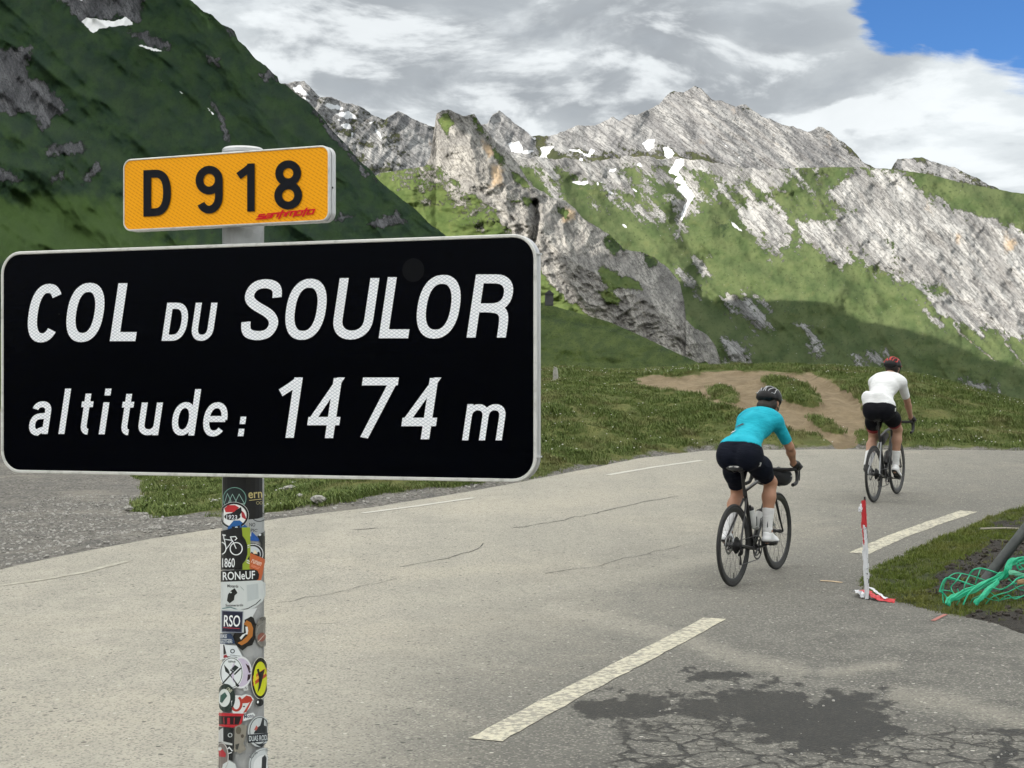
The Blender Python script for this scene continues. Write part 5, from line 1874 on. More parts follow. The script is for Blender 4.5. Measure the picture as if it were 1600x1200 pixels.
sticker([(348, 908.5), (405, 907), (412, 912), (412.5, 930), (408, 940), (396, 950), (380, 955), (348, 955)], (206, 212, 212), [('text', (30, 30, 30), 'Motards', 357.5, 912.5, 373, 917, 3), ('text', (30, 30, 30), 'Sommerardis', 355, 943, 380, 947, 0),
        ('fill', (18, 22, 20), [(358.5, 928), (363, 922), (368, 918.5), (370, 922), (372, 926), (368, 930), (367, 937), (361, 942), (357, 938)]), ('fill', (206, 212, 212), ell(362.5, 925, 1.6, 1.2, 8)), ('line', (150, 165, 160), [(376, 916), (381, 922)], .8),
        ('fill', (188, 196, 198), [(385, 914), (401, 912), (402, 935), (386, 940)]), ('line', (50, 52, 54), [(372, 953), (386, 951), (398, 944), (405, 937)], 1.3), ('line', (60, 110, 110), [(350, 950), (362, 948), (372, 952)], 1.4)], 'torn white sticker with a black motocross rider')
sticker([(380, 953), (400, 950), (391, 968), (381, 973)], (214, 218, 220))
sticker([(374, 972), (386, 966), (391, 963), (395, 966), (397, 974), (401, 977), (398, 983), (400, 990), (396, 999), (393, 1008), (386, 1010), (379, 1016), (372, 1010), (364, 998)], (20, 18, 15),
        [('fill', (178, 112, 46), [(380, 975), (385, 969), (391, 973), (394, 982), (393, 994), (386, 1003), (378, 1008), (372, 1004), (378, 1001), (386, 993), (387, 983), (384, 977)]), ('fill', (222, 226, 226), [(383, 979), (386, 979), (387, 985), (386, 991), (383, 991), (377, 999), (375, 996), (379, 991), (384, 989)])], 'black cog shaped sticker with a copper ring')
sticker(ell(408, 988, 11, 24), (124, 122, 116), [('text', (60, 58, 55), 'TEX', 404, 966, 411, 971, -12), ('line', (150, 152, 148), arc(409, 990, 10, 15, 180, 265, 8), .8), ('fill', (140, 86, 72), ell(406, 996, 6, 7, 12, 20)), ('line', (205, 190, 180), [(401, 1003), (411, 991)], .9)])
sticker([(348, 950), (381, 952), (381, 988), (348, 988)], (200, 206, 206))
sticker([(350, 952.5), (380, 955), (378.5, 988.5), (350, 987)], (118, 124, 140), [('fill', (20, 24, 52), [(351, 954), (379, 956), (377.5, 987), (351, 985.5)]), ('text', (240, 242, 244), 'RSO', 353, 960, 375.5, 978, 2), ('line', (170, 60, 70), [(352.5, 979.5), (375, 981.5)], 1.2)], 'navy square sticker with RSO')
sticker([(347.5, 989), (363, 989), (366, 994), (369, 1005), (347.5, 1005)], (44, 62, 92), [('text', (228, 232, 236), 'BIKE', 348.5, 990, 357.5, 995.5, 2), ('text', (214, 222, 226), 'BROTHERS', 348.5, 999.5, 365, 1004, 0), ('line', W_, [(348, 997.6), (364, 998.2)], .7)], 'blue strip sticker with white words')
sticker([(348, 1005), (355, 1005), (358, 1027), (348, 1030)], (228, 230, 232), [('fill', (28, 24, 28), [(352.5, 1006), (355, 1006), (357, 1020), (353, 1022)]), ('fill', (150, 32, 44), [(353, 1023), (358, 1021), (359, 1026), (353, 1027)])])
sticker([(354, 1006), (371, 1008), (380, 1027), (358, 1024)], (222, 228, 232), [('line', (50, 60, 72), ell(365.5, 1016.5, 2.6, 2.8, 14), 1.3, 1), ('line', (110, 116, 122), [(362, 1022.2), (376, 1024.5)], .8)])
sticker(ell(377, 1050, 15, 25), (226, 228, 232), [('fill', (202, 192, 214), ell(377, 1050, 13.2, 22)), ('fill', (46, 20, 34), [(383, 1036), (388, 1040), (391, 1050), (388, 1051), (386, 1044)]), ('fill', (46, 20, 34), [(386.5, 1053.5), (391, 1053), (389, 1061), (385, 1064)])])
fork = [('line', (30, 40, 40), ell(364, 1050, 14.5, 23), .8, 1), ('fill', (34, 44, 44), [(354, 1037), (360, 1045), (362, 1050), (359.5, 1051), (356, 1048)]), ('line', (34, 44, 44), [(360, 1050), (373, 1070)], 1.6), ('fill', (30, 36, 38), [(369, 1064), (375, 1070), (373, 1073), (370, 1070)]),
        ('fill', (34, 44, 44), [(362, 1046), (369, 1038), (374, 1042), (367, 1050)]), ('line', (34, 44, 44), [(368, 1053), (377, 1043)], 2.2), ('line', (34, 44, 44), [(367, 1048), (352, 1067)], 2.0), ('line', (226, 230, 232), [(364, 1045), (370, 1049)], .5), ('text', (60, 70, 70), 'REPAIR', 360, 1031, 370, 1034, 3)]
sticker(ell(364, 1050, 16, 25), (226, 232, 234), fork, 'white oval sticker with crossed tools')
sticker([(380, 1074), (386, 1070), (387, 1078), (381, 1079)], (200, 204, 204), [('text', (90, 90, 92), 'N', 382, 1072.5, 384.5, 1076, 15)])
sticker(ell(403, 1060, 12.5, 33, 28), (24, 22, 14), [('line', (226, 226, 215), ell(403, 1060, 12.4, 32.5), .7, 1), ('fill', (206, 212, 30), ell(403, 1061, 9.2, 27)), ('fill', (196, 96, 40), [(393, 1056), (411, 1044), (412, 1049), (393, 1063)]), ('fill', (230, 180, 60), [(393, 1061), (411, 1048), (412, 1052), (393, 1067)]),
        ('fill', (180, 70, 40), [(393, 1066), (411, 1053), (412, 1057), (393, 1072)]), ('fill', (30, 24, 16), [(398, 1046), (401, 1045), (402, 1051), (409, 1046), (407, 1056), (405, 1066), (403, 1075), (399, 1083), (401, 1070), (401, 1058)])], 'tall yellow oval sticker with red stripes and a black figure')
sticker(ell(402, 1098, 5.5, 6, 14), (28, 30, 32), [('fill', W_, ell(399.5, 1097, 1.4, 2.2, 8))])
sticker([(364, 1095), (370, 1085), (378, 1086), (383, 1084), (390, 1086), (394, 1092), (390, 1103), (383, 1114), (366, 1114)], (222, 224, 224), [('line', (172, 54, 42), arc(371, 1098, 6.5, 11, -60, 150, 12), 3.4), ('fill', (176, 56, 40), [(378, 1092), (384, 1086), (390, 1088), (393, 1094), (386, 1098), (379, 1098)]),
        ('fill', (50, 60, 70), ell(381, 1103, 1.5, 1.2, 8)), ('fill', (184, 64, 48), [(389, 1096), (392, 1094), (384, 1112), (380, 1113)])], 'white sticker with two red ring shapes')
sticker(ell(357, 1089, 12.5, 22), (30, 46, 42), [('fill', (214, 220, 218), ell(355, 1089, 8, 14)), ('fill', (46, 84, 76), [(350, 1085), (356, 1080), (359, 1086), (355, 1092), (352, 1097), (349, 1095)]), ('text', (214, 216, 190), 'CINE', 357, 1071, 365, 1076, 38)], 'dark green round badge')
sticker([(380, 1117), (393, 1113), (396, 1117), (392, 1122), (380, 1126)], (222, 226, 228), [('text', (40, 54, 74), 'Moto', 381.5, 1116, 394, 1122, -8)])
sticker([(346.8, 1112), (381, 1114), (378, 1129), (373, 1136), (346.8, 1133)], (186, 34, 46), [('fill', (28, 12, 16), [(348, 1117), (378, 1118), (374, 1131), (348, 1130)]), ('line', (180, 36, 50), [(354.5, 1119), (355, 1129)], 1), ('line', (180, 36, 50), [(361, 1120), (361, 1130)], 3.4), ('line', (180, 36, 50), [(368.5, 1120), (368, 1130)], 1)], 'red sticker with black windows')
sticker([(347, 1134), (367, 1136), (366, 1187), (355, 1183), (350, 1160), (347, 1160)], (26, 30, 32), [('fill', (196, 198, 198), [(347, 1140), (354, 1135), (354, 1157), (347, 1158)]), ('line', (200, 206, 208), ell(363, 1147, 2.6, 3, 12), .9, 1), ('fill', (190, 194, 192), [(352, 1156), (366, 1160), (366, 1163), (352, 1160)]),
        ('line', W_, [(352, 1166), (358, 1170), (362, 1166), (366, 1172)], 1.6), ('line', W_, [(353, 1172), (360, 1176), (365, 1174)], 1.4)])
sticker([(369, 1134), (378, 1130), (385, 1133), (383, 1150), (380, 1160), (384, 1170), (376, 1176), (368, 1172)], (140, 136, 126), [('fill', (98, 92, 80), ell(374, 1140, 3.5, 6, 12)), ('fill', (84, 76, 66), ell(379, 1149, 2, 3, 10)), ('fill', (60, 62, 60), [(370, 1162), (375, 1160), (373, 1170), (370, 1169)])], 'scuffed remains of a torn sticker')
duas = [('line', (46, 54, 58), ell(401, 1142, 12.5, 21), 1.0, 1), ('fill', (40, 46, 50), [(394, 1144), (399, 1136), (402, 1134), (405, 1122), (407, 1124), (407, 1134), (411, 1136), (411, 1146), (394, 1146)]), ('fill', (196, 96, 84), [(394, 1140), (397, 1133), (399, 1137), (397, 1141)]),
        ('fill', (28, 36, 46), [(386, 1147), (412, 1146), (412, 1159), (386, 1160)]), ('text', (206, 214, 218), 'DUAS RODAS', 387.5, 1149, 416, 1157.5, 0), ('fill', (40, 46, 50), [(396, 1163), (410, 1162), (404, 1168)])]
sticker(ell(401, 1143, 15, 24), (198, 204, 206), duas, 'round sticker with a motorcycle above a dark DUAS RODAS band')
sticker(ell(352, 1180, 9.5, 22), (120, 112, 108), [('line', (206, 206, 204), ell(352, 1180, 8.8, 21), .9, 1), ('fill', (176, 40, 52), [(348, 1172), (353, 1168), (358, 1176), (357, 1181), (349, 1180)]), ('fill', (220, 222, 220), ell(350, 1168, 2.5, 3, 10))])
sticker([(354, 1192), (362, 1186), (370, 1192), (376, 1215), (350, 1215)], (206, 212, 212))
sticker(ell(406, 1195, 19, 26), (200, 206, 208), [('line', (110, 116, 120), ell(406, 1195, 17, 23), .8, 1), ('fill', (222, 226, 228), ell(406, 1197, 13, 17)), ('fill', (44, 48, 52), [(404, 1184), (408, 1180), (410, 1186), (409, 1205), (403, 1210)]), ('text', (90, 96, 100), 'ROTAS', 391, 1180, 403, 1185, -48)])

# ------------------------------------------------------------ smooth bodies: distance fields turned into meshes
def surface_nets(Fv, lo, h):
    nx, ny, nz = Fv.shape
    sgn = Fv < 0
    cnt = np.zeros((nx - 1, ny - 1, nz - 1), np.int8)
    for i in (0, 1):
        for j in (0, 1):
            for k in (0, 1):
                cnt += sgn[i:nx - 1 + i, j:ny - 1 + j, k:nz - 1 + k]
    act = np.argwhere((cnt > 0) & (cnt < 8))
    idx = -np.ones(cnt.shape, np.int64)
    idx[tuple(act.T)] = np.arange(len(act))
    acc = np.zeros((len(act), 3))
    num = np.zeros(len(act))
    A = act
    for ax in range(3):
        o1, o2 = [a for a in range(3) if a != ax]
        for p in (0, 1):
            for q in (0, 1):
                c0 = A.copy()
                c0[:, o1] += p
                c0[:, o2] += q
                c1 = c0.copy()
                c1[:, ax] += 1
                f0, f1 = Fv[tuple(c0.T)], Fv[tuple(c1.T)]
                m = (f0 < 0) != (f1 < 0)
                t = np.where(m, f0 / np.where(m, f0 - f1, 1), 0)
                pt = c0.astype(float)
                pt[:, ax] += t
                acc[m] += pt[m]
                num[m] += 1
    V = acc / num[:, None] * h + np.asarray(lo)
    quads = []
    for ax in range(3):
        o1, o2 = [(1, 2), (2, 0), (0, 1)][ax]
        s0 = [slice(None)] * 3
        s1 = [slice(None)] * 3
        s0[ax], s1[ax] = slice(0, -1), slice(1, None)
        cr = np.argwhere(sgn[tuple(s0)] != sgn[tuple(s1)])
        cr = cr[(cr[:, o1] > 0) & (cr[:, o2] > 0) & (cr[:, o1] < Fv.shape[o1] - 1) & (cr[:, o2] < Fv.shape[o2] - 1)]
        ins = sgn[tuple(cr.T)]
        q = []
        for (p, r) in ((-1, -1), (0, -1), (0, 0), (-1, 0)):
            c = cr.copy()
            c[:, o1] += p
            c[:, o2] += r
            q.append(idx[tuple(c.T)])
        q = np.stack(q, 1)
        q[~ins] = q[~ins][:, ::-1]
        quads.append(q)
    return V, np.concatenate(quads)


def caps(P, a, b, r1, r2, flat=None):
    a, b = np.asarray(a, float), np.asarray(b, float)
    ab = b - a
    t = np.clip(((P - a) @ ab) / (ab @ ab + 1e-12), 0, 1)
    q = P - (a + t[..., None] * ab)
    if flat is not None:
        ax, k = np.asarray(flat[0], float), flat[1]
        ax = ax / np.linalg.norm(ax)
        q = q - (q @ ax)[..., None] * ax * (1 - 1 / k)
    return np.linalg.norm(q, axis=-1) - (r1 + (r2 - r1) * t)


def ellip(P, c, rad, M=None):
    q = P - np.asarray(c, float)
    if M is not None:
        q = q @ np.asarray(M, float)
    k = np.linalg.norm(q / np.asarray(rad), axis=-1)
    return (k - 1) * min(rad)


def smin(a, b, k):
    h = np.clip(.5 + .5 * (b - a) / k, 0, 1)
    return b + (a - b) * h - k * h * (1 - h)


def plane(P, c, n):
    n = np.asarray(n, float)
    return (P - np.asarray(c, float)) @ (n / np.linalg.norm(n))


def field_mesh(name, fn, lo, hi, h, mat, parent, smooth_it=2):
    lo, hi = np.asarray(lo, float), np.asarray(hi, float)
    n = np.ceil((hi - lo) / h).astype(int) + 1
    g = np.stack(np.meshgrid(*[lo[i] + np.arange(n[i]) * h for i in range(3)], indexing='ij'), -1).astype(np.float32)
    V, Q = surface_nets(fn(g).astype(np.float64), lo, h)
    me = bpy.data.meshes.new(name)
    me.from_pydata(V.tolist(), [], Q.tolist())
    bm = bmesh.new()
    bm.from_mesh(me)
    for _ in range(smooth_it):
        bmesh.ops.smooth_vert(bm, verts=bm.verts, factor=.35, use_axis_x=True, use_axis_y=True, use_axis_z=True)
    bm.to_mesh(me)
    bm.free()
    me.materials.append(mat)
    me.polygons.foreach_set('use_smooth', np.ones(len(me.polygons), bool))
    return link(name, me, parent)


# ------------------------------------------------------------ materials of the riders and bicycles
m_rubber = material('tyre_rubber', (.020, .020, .020), .75)
m_carbon = material('black_bike_paint', (.010, .010, .011), .33)
m_rimblk = material('black_rim', (.014, .014, .015), .38)
m_steel = material('steel', (.50, .50, .50), .3, .9)
m_dkmetal = material('dark_metal', (.06, .06, .062), .35, .7)
m_tape = material('bar_tape', (.016, .016, .017), .7)
m_bottle = material('clear_bottle', (.55, .56, .55), .35)
m_cap = material('bottle_cap', (.02, .02, .022), .5)
m_bag = material('black_bag', (.013, .014, .016), .75, sheen=.2)
m_silver = material('silver_paint', (.30, .31, .32), .4, .3)
m_saddle_w = material('saddle_print', (.55, .54, .52), .5)


def b_skin(c1, c2):
    def f(t, b):
        n = t.noise(t.coord('Object'), 14, 5, .6)
        t.L.new(t.mix(n, c1, c2), b.inputs['Base Color'])
        b.inputs['Roughness'].default_value = .55
        b.inputs['Subsurface Weight'].default_value = .08
        b.inputs['Subsurface Radius'].default_value = (.01, .004, .002)
    return f


def b_cloth(c1, c2, bump=.0):
    def f(t, b):
        p = t.coord('Object')
        n = t.noise(t.mapping(p, scale=(1, 1, 1.8)), 7, 5, .6, .6)
        t.L.new(t.mix(t.step(n, .3, .7), c1, c2), b.inputs['Base Color'])
        b.inputs['Roughness'].default_value = .75
        b.inputs['Specular IOR Level'].default_value = .12
        b.inputs['Sheen Weight'].default_value = 0
        wr = t.noise(t.mapping(p, rot=(0, .7, 0), scale=(1, .45, 2.2)), 11, 4, .55, 1.2)
        t.L.new(t.bump(wr, .55, .018), b.inputs['Normal'])
    return f


m_skin_a = material('tanned_skin', build=b_skin((.36, .185, .115), (.44, .235, .15)))
m_skin_b = material('fair_skin', build=b_skin((.36, .20, .135), (.45, .26, .18)))
m_blue = material('turquoise_jersey', build=b_cloth((.012, .32, .42), (.022, .42, .54)))
m_white = material('white_jersey', build=b_cloth((.70, .71, .72), (.80, .81, .82)))
m_navy = material('navy_shorts', build=b_cloth((.004, .006, .013), (.007, .009, .018)))
m_blackcloth = material('black_shorts', build=b_cloth((.004, .0045, .007), (.007, .0075, .011)))
m_redband = material('red_leg_band', (.22, .012, .02), .7)
m_sock = material('white_sock', build=b_cloth((.62, .62, .62), (.72, .72, .72)))
m_shoe = material('white_shoe', (.72, .73, .74), .4)
m_sole = material('black_sole', (.02, .02, .02), .6)
m_helmet = material('black_helmet', (.006, .006, .007), .45, spec=.25)
m_foam = material('helmet_foam', (.004, .004, .005), .9)
m_hline_s = material('silver_helmet_line', (.42, .43, .45), .35)
m_hline_r = material('red_helmet_line', (.55, .025, .015), .4)
m_hair = material('dark_hair', (.018, .012, .009), .6)
m_glove = material('black_glove', (.012, .012, .013), .7)
m_logo = material('reflective_print', (.62, .63, .64), .4)
m_dkprint = material('dark_print', (.02, .025, .03), .6)
m_eye = material('eye_white', (.7, .7, .68), .3)

WR = .338          # wheel radius
BB = Vector((.415, 0, .270))
REAR, FRONT = Vector((0, 0, WR)), Vector((.995, 0, WR))


def make_wheel(parent, c, rear, rimc):
    mb = MB()
    ty = .0145
    mb.lathe([(WR - ty + ty * math.cos(a), ty * math.sin(a)) for a in [2 * math.pi * k / 10 for k in range(10)]], (0, 0, 0), 'y', 72)
    wheel = empty('wheel', c)
    wheel.parent = parent
    mb.build('tyre', m_rubber, wheel)
    mb = MB()
    r0 = WR - 2 * ty + .002
    mb.lathe([(r0 + .004, -.011), (r0 + .004, .011), (r0 - .012, .012), (r0 - .040, .004), (r0 - .040, -.004), (r0 - .012, -.012)], (0, 0, 0), 'y', 72)
    mb.build('rim', rimc, wheel)
    mb = MB()
    mb.tube([(0, -.055, 0), (0, -.03, 0), (0, 0, 0), (0, .03, 0), (0, .055, 0)], [.010, .019, .013, .019, .010], 14)
    mb.build('hub', m_dkmetal, wheel)
    mb = MB()
    for k in range(24):
        a = 2 * math.pi * k / 24
        sd = 1 if k % 2 else -1
        cr = a + (.32 if (k // 2) % 2 else -.32)
        mb.tube([(.018 * math.cos(cr), sd * .027, .018 * math.sin(cr)), ((r0 - .038) * math.cos(a), sd * .002, (r0 - .038) * math.sin(a))], .0011, 4, False)
    sp = mb.build('spokes', m_dkmetal, wheel)
    sp['kind'] = 'stuff'
    mb = MB()
    mb.lathe([(.080, -.0012), (.080, .0012), (.058, .0012), (.058, -.0012)], (0, .040, 0), 'y', 40)
    for k in range(5):
        a = 2 * math.pi * k / 5
        mb.box((.04 * math.cos(a), .040, .04 * math.sin(a)), (.046, .002, .008), Matrix.Rotation(-a, 3, 'Y'))
    mb.build('disc_rotor', m_steel, wheel)
    mb = MB()
    mb.tube([(0, .003, -(r0 - .04)), (0, .003, -(r0 - .085))], .003, 6)
    mb.build('valve', m_dkmetal, wheel)
    if rear:
        mb = MB()
        for i in range(11):
            rr = .070 - .0044 * i
            mb.lathe([(rr, -.0009), (rr, .0009), (.014, .0009), (.014, -.0009)], (0, -.026 - .0036 * i + .0, 0), 'y', 30)
        cas = mb.build('cassette', m_dkmetal, wheel)
        cas['kind'] = 'stuff'
    return wheel


def make_bike(root, crank_deg, cfg):
    """crank_deg: angle of the right crank above straight ahead"""
    fm_, wm = cfg['frame'], cfg['rim']
    seat_top = BB + Vector((-math.cos(R(73.5)), 0, math.sin(R(73.5)))) * .52
    seat_up = BB + Vector((-math.cos(R(73.5)), 0, math.sin(R(73.5)))) * cfg['saddle']
    head_dir = Vector((-math.cos(R(72.5)), 0, math.sin(R(72.5))))
    crown = FRONT + Vector((-.052, 0, 0)) + head_dir * .385
    head_top = crown + head_dir * cfg.get('head', .155)
    mb = MB()
    mb.tube([BB - Vector((-.004, 0, .014)), BB.lerp(seat_top, .5), seat_top], [.018, .0165, .0165], 12)
    mb.tube([crown + head_dir * .03, crown.lerp(BB, .5) + Vector((0, 0, -.004)), BB], [.021, .025, .027], 14)
    mb.tube([head_top - head_dir * .028, head_top.lerp(seat_top, .5), seat_top - Vector((0, 0, .012))], [.019, .0165, .015], 12, flat=((0, 0, 1), .85))
    mb.tube([crown, head_top], [.0235, .0215], 16)
    mb.tube([BB + Vector((0, -.043, 0)), BB + Vector((0, .043, 0))], .024, 16)
    frame = mb.build('frame', fm_, root)
    mb = MB()
    for s_ in (-1, 1):
        mb.tube([BB + Vector((-.02, s_ * .030, 0)), BB + Vector((-.12, s_ * .040, .010)), REAR + Vector((.03, s_ * .068, -.002)), REAR + Vector((-.012, s_ * .068, 0))], [.014, .012, .010, .011], 10)
    mb.build('chain_stays', fm_, frame)
    mb = MB()
    for s_ in (-1, 1):
        mb.tube([seat_top + Vector((.0, s_ * .012, -.075)), seat_top + Vector((-.06, s_ * .026, -.15)), REAR + Vector((.012, s_ * .066, .05)), REAR + Vector((-.004, s_ * .068, 0))], [.010, .0085, .0085, .011], 10)
    mb.build('seat_stays', cfg.get('stays', fm_), frame)
    mb = MB()
    for s_ in (-1, 1):
        mb.tube([crown - head_dir * .012 + Vector((0, s_ * .020, 0)), crown - head_dir * .07 + Vector((.006, s_ * .046, 0)), FRONT + head_dir * .14 + Vector((-.035, s_ * .055, 0)), FRONT + Vector((0, s_ * .056, 0))], [.017, .015, .0115, .009], 10, flat=((0, 1, 0), .8))
    mb.tube([crown - head_dir * .03 + Vector((0, -.035, 0)), crown - head_dir * .012, crown - head_dir * .03 + Vector((0, .035, 0))], .019, 12)
    mb.build('fork', fm_, root)
    mb = MB()
    mb.tube([seat_top - Vector((0, 0, .05)), seat_up - Vector((0, 0, .035))], .0137, 14)
    mb.box(seat_up - Vector((.0, 0, .036)), (.05, .035, .022))
    mb.build('seat_post', m_dkmetal if cfg.get('post') is None else cfg['post'], root)
    # saddle
    sx, sz = seat_up.x - cfg.get('setback', 0), seat_up.z

    def sad(P):
        a = caps(P, (sx + .15, 0, sz - .012), (sx - .02, 0, sz - .010), .020, .036, ((0, 0, 1), .45))
        b = caps(P, (sx - .085, -.044, sz - .006), (sx - .085, .044, sz - .006), .034, .034, ((0, 0, 1), .5))
        c = caps(P, (sx - .03, 0, sz - .010), (sx - .08, 0, sz - .006), .040, .060, ((0, 0, 1), .36))
        return smin(smin(a, b, .03), c, .02)
    sd_o = field_mesh('saddle', sad, (sx - .15, -.10, sz - .07), (sx + .2, .10, sz + .05), .006, m_bag, root)
    if cfg.get('saddle_print'):
        mb = MB()
        pts = [(sx - .124 + .03 * (y / .06) ** 2, y, sz + .002 - .010 * (y / .07) ** 2) for y in np.linspace(-.062, .062, 9)]
        mb.tube(pts, [.004, .009, .012, .009, .006, .009, .012, .009, .004], 8)
        mb.build('tail_print', m_saddle_w, sd_o)
    mb = MB()
    for s_ in (-1, 1):
        mb.tube([(sx + .12, s_ * .012, sz - .03), (sx + .05, s_ * .022, sz - .045), (sx - .05, s_ * .022, sz - .045), (sx - .10, s_ * .03, sz - .025)], .0035, 6)
    mb.build('saddle_rails', m_dkmetal, sd_o)
    # cockpit
    hb = head_top + head_dir * .035
    bar = hb + Vector((.095, 0, .010))
    mb = MB()
    mb.tube([head_top - head_dir * .01, hb + head_dir * .025], .018, 14)
    mb.tube([hb, bar], [.017, .016], 12)
    mb.build('stem', m_dkmetal, root)
    BW = cfg.get('bar_w', .205)
    pts = [bar + Vector((0, y, 0)) for y in np.linspace(-BW + .05, BW - .05, 7)]

    def drop(s_):
        return [bar + Vector(v) for v in catmull([(.0, s_ * (BW - .05), 0), (.012, s_ * (BW - .012), 0), (.06, s_ * BW, -.002), (.088, s_ * (BW + .004), -.028), (.082, s_ * (BW + .010), -.078), (.045, s_ * (BW + .014), -.118), (-.045, s_ * (BW + .016), -.128)], 5)]
    mb = MB()
    mb.tube(drop(-1)[::-1] + pts[1:-1] + drop(1), .0155, 10)
    hbar = mb.build('handlebar', m_tape, root)
    hoods = []
    for s_ in (-1, 1):
        hp = bar + Vector((.062, s_ * (BW + .001), .004))
        mb = MB()
        mb.tube([hp + Vector((-.01, 0, -.002)), hp + Vector((.035, 0, .008)), hp + Vector((.062, 0, .022)), hp + Vector((.072, 0, .044))], [.017, .0185, .0175, .012], 12, flat=((0, 1, 0), .85))
        ho = mb.build('brake_hood', m_rubber, root)
        mb = MB()
        mb.tube([hp + Vector((.062, 0, .018)), hp + Vector((.086, s_ * .004, -.012)), hp + Vector((.080, s_ * .010, -.062)), hp + Vector((.062, s_ * .014, -.108))], [.006, .0075, .007, .005], 8, flat=((1, 0, 0), .6))
        mb.build('brake_lever', m_dkmetal, ho)
        hoods.append(hp + Vector((.028, 0, .016)))
    mb = MB()
    mb.tube([hoods[0] + Vector((.02, .01, -.02)), bar + Vector((.13, -.10, -.02)), bar + Vector((.10, -.03, -.08)), crown + Vector((.03, -.02, .05)), crown + Vector((.0, -.03, -.02))], .0025, 5)
    mb.build('brake_cable', m_rubber, root)
    # crankset
    ca = R(crank_deg)
    cd = Vector((math.cos(ca), 0, math.sin(ca))) * .1715
    crank = empty('crankset', BB)
    crank.parent = root
    mb = MB()
    for rr, yy in ((.102, -.046), (.072, -.040)):
        mb.lathe([(rr, -.0016), (rr, .0016), (rr - .012, .0016), (rr - .012, -.0016)], (0, yy, 0), 'y', 48)
    for k in range(4):
        a = ca + R(45 + 90 * k)
        mb.tube([(0, -.050, 0), (.085 * math.cos(a), -.046, .085 * math.sin(a))], [.012, .007], 8)
    mb.build('chainring', m_dkmetal, crank)
    peds = []
    for s_, d in ((-1, cd), (1, -cd)):
        mb = MB()
        mb.tube([(0, s_ * .055, 0), d * .5 + Vector((0, s_ * .066, 0)), d + Vector((0, s_ * .070, 0))], [.014, .011, .010], 10, flat=((0, 1, 0), .65))
        mb.build('crank_arm', m_carbon, crank)
        mb = MB()
        mb.tube([d + Vector((0, s_ * .072, 0)), d + Vector((0, s_ * .145, 0))], .006, 8)
        mb.box(d + Vector((.0, s_ * .118, .003)), (.075, .056, .014))
        mb.build('pedal', m_dkmetal, crank)
        peds.append(BB + d + Vector((0, s_ * .118, 0)))
    mb = MB()
    top = [(Vector((0, -.044, WR + .040))), BB + Vector((0, -.046, .102))]
    jock = [REAR + Vector((.010, -.046, -.075)), REAR + Vector((.035, -.046, -.150))]
    loop_ = [REAR + Vector((.0, -.044, .040))] + [BB + Vector((.102 * math.sin(a), -.046, .102 * math.cos(a))) for a in np.linspace(0, math.pi, 10)] + [jock[1] + Vector((.0, 0, -.016)), jock[1] + Vector((-.016, 0, 0)), jock[0] + Vector((.016, 0, 0)), REAR + Vector((-.036, -.044, -.02)), REAR + Vector((-.03, -.044, .03))]
    mb.tube(loop_, .0042, 5, closed=True, flat=((0, 1, 0), .8))
    mb.build('chain', m_dkmetal, root)
    mb = MB()
    mb.tube([REAR + Vector((-.005, -.072, -.022)), REAR + Vector((.0, -.070, -.055)), jock[0] + Vector((0, -.014, 0))], [.014, .017, .012], 10)
    mb.box((jock[0] + jock[1]) / 2 + Vector((0, -.008, 0)), (.016, .003, .095), Matrix.Rotation(R(-18), 3, 'Y'))
    for j in jock:
        mb.lathe([(.017, -.003), (.017, .003), (.004, .003), (.004, -.003)], j, 'y', 18)
    mb.build('derailleur', m_carbon, root)
    mb = MB()
    mb.box(REAR + Vector((.05, .052, .045)), (.05, .026, .036), Matrix.Rotation(R(30), 3, 'Y'))
    mb.build('brake_caliper', m_carbon, root)
    mb = MB()
    mb.box(FRONT + Vector((-.055, .048, .055)), (.03, .026, .055))
    mb.build('brake_caliper', m_carbon, root)
    dt = (crown - BB).normalized()
    up = Vector((-dt.z, 0, dt.x))
    stv = (seat_top - BB).normalized()
    sup = Vector((stv.z, 0, -stv.x))
    for base, d, u, body, on in ((BB, dt, up, cfg.get('bottle1', m_bottle), cfg.get('nb', 2) > 0), (BB, stv, sup, cfg.get('bottle2', m_bottle), cfg.get('nb', 2) > 1)):
        if not on:
            continue
        c0 = base + d * .155 + u * .062
        mb = MB()
        mb.tube([c0, c0 + d * .012, c0 + d * .105, c0 + d * .118, c0 + d * .150, c0 + d * .160], [.030, .0365, .0365, .031, .0355, .030], 18)
        bo = mb.build('bottle', body, root)
        mb = MB()
        mb.tube([c0 + d * .161, c0 + d * .178, c0 + d * .181, c0 + d * .200], [.031, .029, .012, .010], 16)
        mb.build('bottle_cap', m_cap, bo)
        mb = MB()
        for s_ in (-1, 1):
            mb.tube([c0 - u * .04 + d * .02, c0 + Vector((0, s_ * .040, 0)) + d * .02, c0 + Vector((0, s_ * .040, 0)) + d * .09 + u * .02], .004, 6)
        mb.build('bottle_cage', m_carbon, root)
    if cfg.get('bar_bag'):
        def bag(P):
            c = bar + Vector((.055, 0, -.070))
            return caps(P, c + Vector((0, -.095, 0)), c + Vector((0, .095, 0)), .078, .078) + .0
        bg_ = field_mesh('handlebar_bag', bag, bar + Vector((-.06, -.21, -.19)), bar + Vector((.18, .21, .05)), .008, m_bag, root)
        mb = MB()
        for y in (-.06, .06):
            mb.tube([bar + Vector((.055 + .080 * math.cos(a), y, -.07 + .080 * math.sin(a))) for a in np.linspace(-2.6, 2.9, 22)], .004, 6, flat=((0, 1, 0), 2.2))
            mb.tube([bar + Vector((0, y, .012)), bar + Vector((.03, y, .018)), bar + Vector((.06, y, -.008))], .005, 6, flat=((0, 1, 0), 2))
        mb.build('bag_strap', m_tape, bg_)
        mb = MB()
        mb.box(bar + Vector((.04, -.174, -.06)), (.02, .004, .012))
        mb.build('bag_print', m_saddle_w, bg_)
